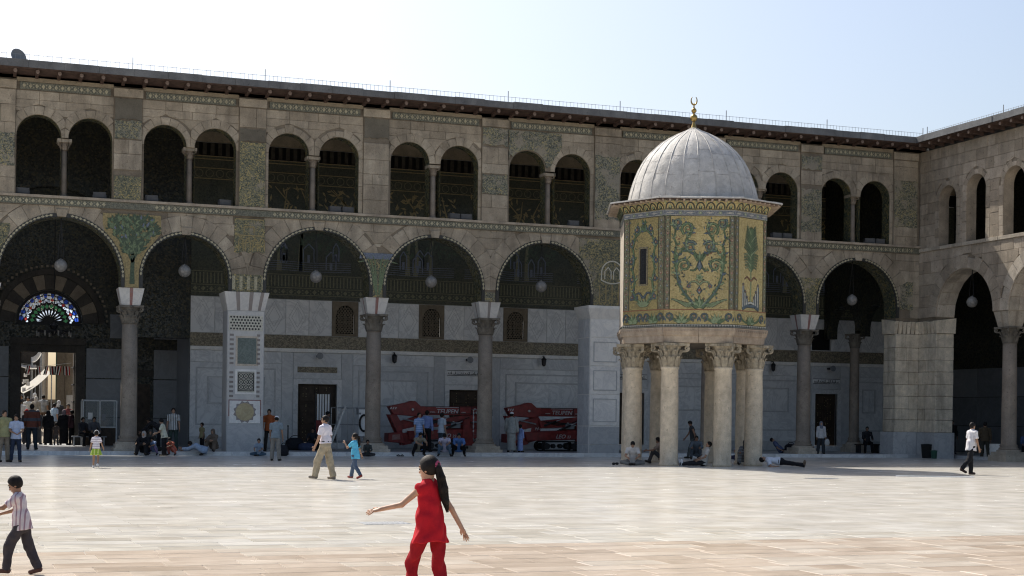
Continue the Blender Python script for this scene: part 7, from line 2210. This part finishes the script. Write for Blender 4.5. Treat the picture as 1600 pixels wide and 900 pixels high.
person('person in blue sitting at the far right edge', (5.62,-.8,0.004), 210, 1.66, 'seat', .018, 1, top=cloth((.07,.11,.22)), bottom=cloth(c_black), sleeves='long')
# ================================================================== red tracked lifts
TXT = {}
def text_mesh(s, size, depth=.006, bold=True, shear=0.):
    key = (s, size, shear)
    if key in TXT: return TXT[key]
    cu = bpy.data.curves.new('lettering', 'FONT'); cu.body = s; cu.size = size; cu.extrude = depth; cu.align_x = 'LEFT'; cu.shear = shear
    cu.offset = size*.012; cu.resolution_u = 3
    o = bpy.data.objects.new('tmp', cu); COL.objects.link(o)
    bpy.context.view_layer.update()
    me = bpy.data.meshes.new_from_object(o.evaluated_get(bpy.context.evaluated_depsgraph_get()))
    bpy.data.objects.remove(o); bpy.data.curves.remove(cu)
    me.materials.clear(); me.materials.append(M['letter'])
    TXT[key] = me
    return me
def lettering(s, size, x, z, y, parent, tilt=0., shear=.2):
    return link('lettering', text_mesh(s, size, .004, True, shear), parent, (x, y, z), (R(90), -tilt, 0))
def hazard(mb, x, z, w, h, y, n=3):
    for k in range(n): mb.prism([(x+w*(k)/n, z), (x+w*(k+.5)/n, z), (x+w*(k+.9)/n, z+h), (x+w*(k+.4)/n, z+h)], y, y+.01, back=False)
def lift(name_label, loc, full=True):
    t = thing('tracked_lift', name_label, 'aerial lift', loc)
    red = M['redpaint']
    # local: x along, front -y, ground z=0. length 4.4
    b = MB()
    P_ = [(-2.05,1.84),(-1.3,2.0),(-1.1,2.08),(-.92,2.07),(-.68,1.86),(2.1,1.88),(2.12,1.56),(1.3,1.5),(-.55,1.5),(-.75,1.42),(-1.85,1.5)]
    b.prism(P_[::-1], -.2, .2, bev=.02); boom = b.build('boom', red, t)
    lettering('TEUPEN', .26, -.02, 1.57, -.206, boom); MB().box(-.04,-.208,1.815,.98,-.2,1.835).build('white_line', M['letter'], boom)
    lettering('www.', .1, -.3, 1.6, -.206, boom, shear=0); lettering('.com', .1, 1.05, 1.6, -.206, boom, shear=0)
    b = MB(); b.prism([(-2.05,1.5),(-1.72,1.5),(-1.05,.3),(-1.45,.22)][::-1], -.28, -.12, bev=.015); b.prism([(-2.05,1.5),(-1.72,1.5),(-1.05,.3),(-1.45,.22)][::-1], .12, .28, bev=.015); b.build('riser_arm', red, t)
    b = MB(); b.prism([(-1.75,1.16),(-.6,1.52),(-.45,1.3),(-.5,.5),(-1.4,.24)][::-1], -.11, .11, bev=.02); pl = b.build('side_plate', red, t)
    MB().prism([(-1.5,.72),(-.98,.84),(-.96,1.0),(-1.48,.88)], -.305, -.285, back=False).build('sticker', M['letter'], t)
    lettering('PyLIFT', .15, -.72, .9, -.13, pl, R(12), .2)
    MB().tube([(-1.45,-.16,1.32),(-.7,-.16,1.16)], .03, 6).build('hydraulic_ram', M['steel'], t)
    b = MB(); b.prism([(-.6,1.3),(1.9,1.56),(1.92,1.3),(.4,1.02),(-.5,.98)][::-1], -.26, -.06, bev=.015); lb = b.build('lower_boom', red, t)
    b = MB(); b.prism([(.5,.96),(2.1,1.3),(2.1,1.1),(1.2,.78),(.5,.7)][::-1], -.1, .25, bev=.02); b.build('outrigger_beam', red, t)
    b = MB(); b.prism([(-1.3,.82),(1.7,.95),(1.7,.52),(-1.2,.44)][::-1], -.42, .42, bev=.03); ch = b.build('chassis', red, t)
    lettering('LEO', .24, .1, .56, -.43, ch, 0, .35); lettering('23', .16, .62, .57, -.43, ch, 0, .2)
    b = MB(); b.prism([(1.1,1.32),(1.34,1.34),(1.55,.22),(1.0,.22)][::-1], -.5, -.3, bev=.02); og = b.build('outrigger_leg', red, t)
    MB().box(.95,-.56,.02,1.6,-.24,.2).build('foot_plate', M['black'], og)
    b = MB(); b.prism([(-2.1,.72),(-1.5,.78),(-1.4,.3),(-2.1,.36)][::-1], -.4, .3, bev=.03); b.build('front_box', red, t)
    MB().prism([(-1.95,.45),(-1.6,.47),(-1.62,.68),(-1.93,.66)], -.415, -.4, back=False).build('cover_plate', M['redmarble'], t)
    for s in (-1, 1):      # tracks
        pts = []
        for k in range(25):
            a = 2*PI*k/24; pts.append((.3+(.62 if math.cos(a) > 0 else -.62)+.2*math.cos(a), s*.45, .22+.2*math.sin(a)))
        b = MB()
        for p, q in zip(pts[:-1], pts[1:]):
            b.obox(p, q, .22, .05, up=(0,0,1)) if abs(p[0]-q[0]) > .02 else b.obox(p, q, .22, .05, up=(1,0,0))
        tr_ = b.build('track', M['rubber'], t)
        b = MB()
        for x in (-.32, -.02, .3, .6, .92): b.rev([(.13,-.09),(.13,.09)], 12, (0,0,0)) if False else b.tube([(x, s*.45-.1, .22), (x, s*.45+.1, .22)], .14 if abs(x-.3) > .5 else .09, 10)
        b.build('roller', M['iron'], tr_, kind='stuff')
    b = MB()
    for x, z in ((-1.05,1.72),(-.1,1.2),(1.7,1.62),(1.2,1.25),(-.9,.58),(.7,1.2)): b.tube([(x,-.3,z),(x,-.2,z)], .05, 8)
    b.build('pivot_pin', M['steel'], t)
    b = MB(); hazard(b, -2.0, 1.72, .3, .09, -.215, 3); hazard(b, 1.55, 1.72, .5, .07, -.215, 3); b.build('warning_stripe', M['letter'], t)
    b = MB()
    for k in range(3): b.tube([(-.4+.1*k,-.25,1.28),(.2,-.3,1.12+.06*k),(.8,-.28,1.2),(1.4,-.25,1.42)], .018, 5)
    b.build('hose', M['rubber'], t)
    b = MB()
    for z in (1.56, 1.84): b.box(-.5,-.212,z,2.05,-.199,z+.02)
    for x in (.95, 1.5): b.box(x,-.214,1.53,x+.035,-.199,1.87)
    b.build('boom_seam', M['rubber'], t, kind='stuff')
    for x0_, z0_, x1_, z1_ in ((-.4,1.1,.5,1.42),(.2,.86,1.2,1.3),(1.15,.6,1.2,1.2)):
        cy = MB().tube([(x0_,-.34,z0_),(x0_+(x1_-x0_)*.6,-.34,z0_+(z1_-z0_)*.6)], .045, 8).build('hydraulic_cylinder', M['iron'], t, True)
        MB().tube([(x0_+(x1_-x0_)*.6,-.34,z0_+(z1_-z0_)*.6),(x1_,-.34,z1_)], .022, 8).build('piston_rod', M['steel'], cy, True)
    b = MB(); b.box(.6,-.3,.96,1.0,.2,1.2); b.build('engine_cover', M['greyplastic'], t)
    return t
for lb, lx in (('red tracked aerial lift under the fourth arch, people standing in front of it', -22.95), ('red tracked aerial lift half hidden by the plain marble pier', -17.45)):
    lift(lb, (lx, 3.4, PF)).scale = (1.08, 1.0, 1.06)
def work_basket(label, loc, rz, w=1.1, d=.7, h=1.15, z0=.35):
    t = thing('work_basket', label, 'lift basket', loc, rz)
    b = MB()
    for z in (z0, z0+h*.5, z0+h):
        for p, q in (((-w/2,-d/2),(w/2,-d/2)),((w/2,-d/2),(w/2,d/2)),((w/2,d/2),(-w/2,d/2)),((-w/2,d/2),(-w/2,-d/2))): b.tube([(p[0],p[1],z),(q[0],q[1],z)], .022, 6)
    for x in (-w/2, 0, w/2):
        for y in (-d/2, d/2): b.tube([(x,y,z0-.33),(x,y,z0+h)], .022, 6)
    b.build('rail_frame', M['steel'], t)
    MB().box(-w/2,-d/2,z0-.06,w/2,d/2,z0-.02).build('floor_plate', M['greyplastic'], t)
    cb = MB().box(.1,-d/2-.2,z0+h-.28,.5,-d/2-.03,z0+h+.02).build('control_box', M['greyplastic'], t)
    MB().box(.16,-d/2-.21,z0+h-.2,.44,-d/2-.2,z0+h-.06).build('control_face', M['white'], cb)
    b = MB(); 
    for k in range(5): b.box(-w/2-.03,-d/2-.03,z0+.1+.2*k,-w/2+.03,-d/2-.024,z0+.2+.2*k)
    b.build('warning_stripe', M['letter'], t)
    return t
work_basket('grey tubular lift basket with control box left of the slim column', (-26.95, 2.9, PF), R(6), 1.5, .8, 1.45, .4)
work_basket('grey tubular lift basket beside the man in the long robe', (-20.95, 3.4, PF), R(0), .7, .8, 1.1, .75)
# rack with upright pale boards and a red panel, ladder leaning beside it
t = thing('striped_rack', 'upright rack of pale slats over a red panel in front of the dark door', 'rack', (-27.8, 4.6, PF))
b = MB()
for k in range(5): b.box(-.26+.12*k,-.03,1.3,-.19+.12*k,.03,2.45)
b.build('slat', M['white'], t); MB().box(-.3,-.05,.5,.32,.05,1.29).build('red_panel', M['redpaint'], t)
b = MB(); b.box(-.34,-.04,0,-.305,.04,2.5); b.box(.325,-.04,0,.36,.04,2.5); b.build('upright', M['iron'], t)
t = thing('ladder', 'grey aluminium ladder leaning between the rack and the lift basket', 'ladder', (-27.75, 2.3, PF))
b = MB()
for y in (-.2, .2): b.obox((-.35,y,0),(.38,y,1.95),.03,.08)
for k in range(7): b.tube([(-.35+.73*k/7+.05,-.2,.14+1.8*k/7),(-.35+.73*k/7+.05,.2,.14+1.8*k/7)], .018, 6)
b.build('rails_and_rungs', M['steel'], t)
# striped hose reel / loop near the column
t = thing('cable_loop', 'black cable loop hanging on a pale board beside the slim column', 'cable', (-26.0-.55, 2.3, PF+.75))
MB().box(-.18,.03,-.1,.3,.06,.9).build('board', M['white'], t)
MB().tube([(.05+.2*math.cos(a), 0, .45+.35*math.sin(a)) for a in [2*PI*k/18 for k in range(17)]], .045, 7).build('loop', M['rubber'], t)

# ------------------------------------------------------------------ glazed booth with bench
t = thing('booth', 'small glazed booth with pale metal frame right of the gate', 'booth', (-36.95, 9.9, PF))
b = MB(); w, d, h = 1.46, 1.0, 2.05
for x in (-w/2, .0, w/2):
    for y in (-d/2, d/2): b.box(x-.03,y-.03,0,x+.03,y+.03,h)
for z in (.82, h-.03):
    for y in (-d/2, d/2): b.box(-w/2+.031,y-.028,z,-.031,y+.028,z+.06); b.box(.031,y-.028,z,w/2-.031,y+.028,z+.06)
b.build('metal_frame', M['steel'], t)
m, nt, bs = newmat('booth_glass', .05, .5); bs.inputs['Base Color'].default_value = (.8,.85,.85,1); bs.inputs['Transmission Weight'].default_value = .9; bs.inputs['IOR'].default_value = 1.2; M['glass'] = m
for x0, x1 in ((-w/2+.03,-.03),(.03,w/2-.03)):
    MB().box(x0,-d/2-.006,.88,x1,-d/2+.006,h-.03).build('window_pane', M['glass'], t)
    MB().box(x0,-d/2-.02,.02,x1,-d/2+.02,.82).build('lower_panel', M['doorwood'], t)
MB().box(-w/2,-d/2,h+.0,w/2,d/2,h+.05).build('roof_panel', M['greyplastic'], t)
MB().box(-.52,-d/2-.012,1.2,-.32,-d/2-.007,1.5).build('paper_notice', M['white'], t); MB().box(.1,-d/2-.012,1.15,.26,-d/2-.007,1.45).build('paper_notice', M['greyplastic'], t)
t = thing('bench', 'low bench with bent metal legs in front of the booth', 'bench', (-37.45, 8.95, PF))
MB().box(-.75,-.2,.4,.75,.2,.45).build('seat', M['greyplastic'], t)
for s in (-.65, .65): MB().tube([(s,-.18,0),(s,-.18,.4),(s,.18,.4),(s,.18,0)], .02, 6).build('leg', M['steel'], t)
t = thing('bench', 'low dark bench inside the last arch under the seated figure', 'bench', (-1.1, 2.55, PF))
MB().box(-.6,-.2,.38,.6,.2,.44).build('seat', M['doorwood'], t)
for s in (-.5, .5): MB().box(s-.04,-.18,0,s+.04,.18,.38).build('leg', M['iron'], t)

# ------------------------------------------------------------------ bags, bins, small things on the floor
def bag(label, loc, s=(.3,.22,.3), m='rubber', rz=0., name='bag', strap=True):
    t = thing(name, label, 'bag', loc, rz)
    b = MB(); n = 12; prof = [(.7,0),(1,.12),(1.02,.45),(.9,.75),(.55,.95),(.15,1.0)]
    vs = []; 
    for r_, z in prof:
        for k in range(n):
            a = 2*PI*k/n; wob = 1+.08*math.sin(3*a+z*7)
            vs.append((s[0]*r_*wob*math.copysign(abs(math.cos(a))**.7, math.cos(a)), s[1]*r_*wob*math.copysign(abs(math.sin(a))**.7, math.sin(a)), s[2]*2*z))
    fs = [(j*n+k, j*n+(k+1)%n, (j+1)*n+(k+1)%n, (j+1)*n+k) for j in range(len(prof)-1) for k in range(n)]
    fs += [tuple(range(n-1,-1,-1)), tuple((len(prof)-1)*n+k for k in range(n))]
    b.add(vs, fs); b.build('bag_body', M[m], t, True)
    if strap: MB().tube([(s[0]*.5*math.cos(a), -s[1]*.2, s[2]*1.85+s[2]*.5*math.sin(a)) for a in [PI*k/8 for k in range(9)]], .018, 5).build('strap', M['iron'], t, True)
    return t
M['bagblack'] = cloth((.02,.02,.024)); M['bagnavy'] = cloth((.04,.05,.09)); M['bagpale'] = cloth((.4,.4,.38))
bag('black bag on the ground right of the stooped man in the white cap', (-30.62,-.75,.004), (.2,.16,.22), 'bagblack')
bag('large black bag leaning on the wall left of the dark door, biggest of the pile', (-29.35,3.1,PF), (.42,.28,.27), 'bagblack')
bag('striped black holdall lying in front of the bag pile', (-28.9,2.7,PF), (.4,.2,.17), 'bagnavy')
bag('dark rucksack standing at the right end of the bag pile', (-28.2,3.4,PF), (.22,.2,.3), 'bagblack')
bag('black rucksack on the portico floor right of the second lift', (-15.75+.05-1.0,1.2,PF), (.24,.2,.3), 'bagblack')
bag('pale shoulder bag held by the woman at the slim right column', (-5.12,-.3,PF+.42), (.12,.07,.15), 'bagpale')
bag('black bag beside the person lying by the wall', (-6.0,1.5,PF), (.3,.2,.22), 'bagblack')
t = thing('stanchion', 'thin black post standing left of the dark bag pile', 'post', (-29.55, 3.6, PF))
MB().rev([(.14,0),(.14,.03),(.03,.06),(.025,1.0),(.04,1.02),(.04,1.06)], 10).build('post', M['iron'], t); 
def bin_(label, loc, r, h, m):
    t = thing('bin', label, 'bin', loc)
    MB().rev([(r*.82,0),(r*.84,.02),(r,h-.04),(r*1.04,h-.03),(r*1.04,h),(r*.95,h),(r*.8,.05)], 16).build('bin_body', M[m], t, True); MB().rev([(r*1.06,h),(r*1.06,h+.02),(.01,h+.05)], 16).build('lid', M[m], t)
bin_('dark grey bin against the marble base of the corner pier', (-.15,-.75-.3,.004), .3, .62, 'greyplastic' if False else 'rubber')
bin_('small green bin at the right of the corner pier base', (-.35,-1.85+.0,.004), .15, .35, 'greenpaint')
t = thing('stone_block', 'pale rough block dragged by the man in dark clothes', 'block', (2.15,-3.0,.004), R(-20))
b = MB(); b.box(-.42,-.28,.06,.42,.28,.72); o = b.build('block_body', M['marblewhite'], t)
bm = bmesh.new(); bm.from_mesh(o.data); bmesh.ops.bevel(bm, geom=bm.edges[:], offset=.06, segments=2, affect='EDGES'); bm.to_mesh(o.data); bm.free()
MB().box(-.45,-.3,0,.45,.3,.05).build('pallet', M['doorwood'], t)
t = thing('sandals', 'pair of dark sandals on the step left of the squatting men', 'sandals', (-25.75,-.8,.004))
for x in (-.08, .08): MB().box(x-.05,-.13,0,x+.05,.13,.03).build('sole', M['rubber'], t); MB().tube([(x-.05,-.02,.03),(x,-.04,.08),(x+.05,-.02,.03)], .015, 5).build('strap', M['iron'], t)
t = thing('shoes', 'pair of dark shoes beside the man sitting at the left pavilion column', 'shoes', (-20.75,-11.5,.004), R(30))
for x in (-.1, .1): MB().ball((x,0,.05), .07, 10, 6, .7).build('shoe', M['rubber'], t, True)
t = thing('walking_stick', 'thin white stick lying on the sunlit floor right of the pavilion', 'stick', (-14.6,-22.2,.02), R(-24))
MB().tube([(-1.3,0,0),(.9,0,0),(1.05,.05,0),(1.1,.15,0),(1.0,.22,0)], .018, 6).build('stick', M['white'], t)
t = thing('door_mat_roll', 'tall dark rolled mat leaning inside the portico left of the pavilion middle', 'mat', (-14.55, 4.0, PF))
MB().rev([(.12,0),(.13,.05),(.13,2.1),(.1,2.12)], 12).build('roll', M['doorwood'], t, True); MB().tube([(.135*math.cos(a),.135*math.sin(a),1.4) for a in [2*PI*k/12 for k in range(13)]], .012, 5).build('tie', M['iron'], t)

# ------------------------------------------------------------------ the street seen through the gate
street = MB().add([(-60,14,.12),(-20,14,.12),(-20,17,.7),(-60,17,.7),(-60,60,1.6),(-20,60,1.6)], [(0,1,2,3),(3,2,5,4)]).build('street', M['stone_grey'], kind='structure')
def house(label, x0, x1, y0, y1, h, m, nwin=2):
    t = thing('street_house', label, 'house', ((x0+x1)/2, y0, .3)); w = (x1-x0)/2
    MB().box(-w,0,-.3,w,y1-y0,h).build('wall', M[m], t)
    MB().box(-w-.1,-.12,h,w+.1,y1-y0,h+.2).build('roof', M['stone_dark'], t)
    for k in range(nwin):
        x = -w+2*w*(k+.5)/nwin
        f = MB().box(x-.4,-.06,2.6,x+.4,.0,4.0).build('window', M['doorwood'], t); MB().box(x-.33,-.08,2.67,x+.33,-.061,3.93).build('pane', M['black'], f)
    MB().box(-w*.4,-.05,-.2,w*.1,-.002,2.1).build('door', M['doorwood'], t)
    return t
house('dark shuttered house on the left side of the street beyond the gate', -46, -38.2, 34, 44, 7.2, 'basalt')
house('pale stone house with tall wall on the right side of the street beyond the gate', -37.4, -30, 24, 30, 9, 'stone_grey')
house('brown house closing the end of the street beyond the gate', -39.5, -33, 50, 56, 2.0, 'stone')
def ancient_column(label, x, y, r, h, m):
    t = thing('street_column', label, 'column', (x, y, .5))
    MB().rev([(r*1.2,0),(r*1.2,.3),(r,.4),(r*.92,h),(r*1.3,h+.4)], 18).build('shaft', M[m], t, True); MB().box(-r*1.4,-r*1.4,h+.4,r*1.4,r*1.4,h+.7).build('block', M[m], t)
MB_ = MB().box(-.2,-.4,0,.19,.4,7.5)
t = thing('street_pillar', 'tall grey stone pillar with a green edge strip outside the gate', 'pillar', (-38.16, 18.0, .6)); MB_.build('shaft', M['stone_dark'], t); MB().box(-.24,-.42,0,-.202,-.37,7.2).build('edge_strip', M['greenpaint'], t)
t = thing('street_pillar', 'weathered ancient pillar nearest the right gate jamb with posters', 'pillar', (-37.55, 18.4, .6)); MB().box(-.38,-.4,0,.45,.4,7.5).build('shaft', M['stone'], t); MB().box(-.3,-.42,1.2,.2,-.402,1.9).build('poster', M['marblewhite'], t)
ancient_column('round pale column far down the street', -38.25, 30, .16, 7.0, 'stone_pale')
m, nt, bs = newmat('awning_cloth', .9, .1); bs.inputs['Base Color'].default_value = (.75,.73,.68,1); bs.inputs['Transmission Weight'].default_value = 0.
trl = nt.nodes.new('ShaderNodeBsdfTranslucent'); trl.inputs[0].default_value = (.75,.72,.64,1); mxs = nt.nodes.new('ShaderNodeMixShader'); mxs.inputs[0].default_value = .55
outn = [n for n in nt.nodes if n.type == 'OUTPUT_MATERIAL'][0]
nt.links.new(bs.outputs[0], mxs.inputs[1]); nt.links.new(trl.outputs[0], mxs.inputs[2]); nt.links.new(mxs.outputs[0], outn.inputs[0]); M['awning'] = m
def awning(label, x0, x1, y, z0, z1, dy):
    t = thing('awning', label, 'awning', (x0, y, 0)); w = x1-x0; n = 6
    b = MB(); vs = []
    for i in range(n+1):
        for j in range(4):
            u = i/n; v = j/3; vs.append((w*u, dy*v, z0+(z1-z0)*u+.35*(v)-.12*math.sin(PI*u)-.06*math.sin(PI*v)))
    b.add(vs, [(i*4+j, i*4+j+1, (i+1)*4+j+1, (i+1)*4+j) for i in range(n) for j in range(3)])
    b.add([(x, y_-.01, z-.02) for x, y_, z in vs], [(i*4+j, (i+1)*4+j, (i+1)*4+j+1, i*4+j+1) for i in range(n) for j in range(3)])
    b.build('cloth', M['awning'], t, True)
    b = MB()
    for x, y_, z in ((0,0,z0),(w,0,z1),(0,dy,z0+.35),(w,dy,z1+.35)): b.tube([(x,y_,.5),(x,y_,z)], .03, 6)
    b.build('pole', M['steel'], t)
awning('big white street awning in full sun beyond the gate', -39.75, -38.35, 22.0, 2.6, 3.75, 6)
awning('second tan awning above and behind the big white one', -39.9, -38.6, 29.0, 4.3, 4.1, 5)
awning('small white awning peak behind the pillar', -38.9, -38.4, 31, 4.5, 5.0, 1.6)
t = thing('goods_stall', 'cluttered white goods stall on the left side of the street', 'stall', (-40.3, 24, .9))
b = MB(); r_ = random.Random(4)
for k in range(40):
    x = r_.uniform(-.5,.9); z = r_.uniform(1.0,3.0); s = r_.uniform(.06,.16); b.box(x,r_.uniform(-.4,.4),z,x+s,.5,z+s*1.3)
b.build('goods', M['marblewhite'], t, kind='stuff'); MB().box(-.6,-.1,0,1.0,.6,1.0).build('counter', M['doorwood'], t)
t = thing('street_pole', 'slanting white pole in the street crowd', 'pole', (-38.7, 15.4, 1.3)); MB().obox((-.55,0,-.1),(.35,0,.75),.09,.09).build('pole', M['white'], t)
# flags on a line across the street
M['flagred'] = mat_plain('red_cloth', (.4,.03,.03), .8, .1); M['flagblack'] = mat_plain('black_cloth', (.02,.02,.02), .8, .1)
t = thing('bunting', 'line of small red, white and black flags strung across the gate opening outside', 'bunting', (-40.3, 14.0, 0))
MB().tube([(0,0,3.95),(1.0,0,3.8),(2.4,0,4.0)], .012, 4).build('cord', M['white'], t)
for k, x in enumerate((.38,.8,1.22,1.38,1.52,1.66,1.8,2.02,2.16)):
    q = random.Random(k); w_ = .05; tl = q.uniform(-.08,.12); f = None
    for j, m_ in enumerate(('flagblack','white','flagred')):
        b = MB(); xx = x+j*w_; b.prism([(xx-tl,3.42),(xx+w_-tl,3.4),(xx+w_,3.83),(xx,3.83)], -.01+.01*j, .005+.01*j)
        if f is None: f = b.build('flag', M[m_], t)
        else: b.build('stripe', M[m_], f)
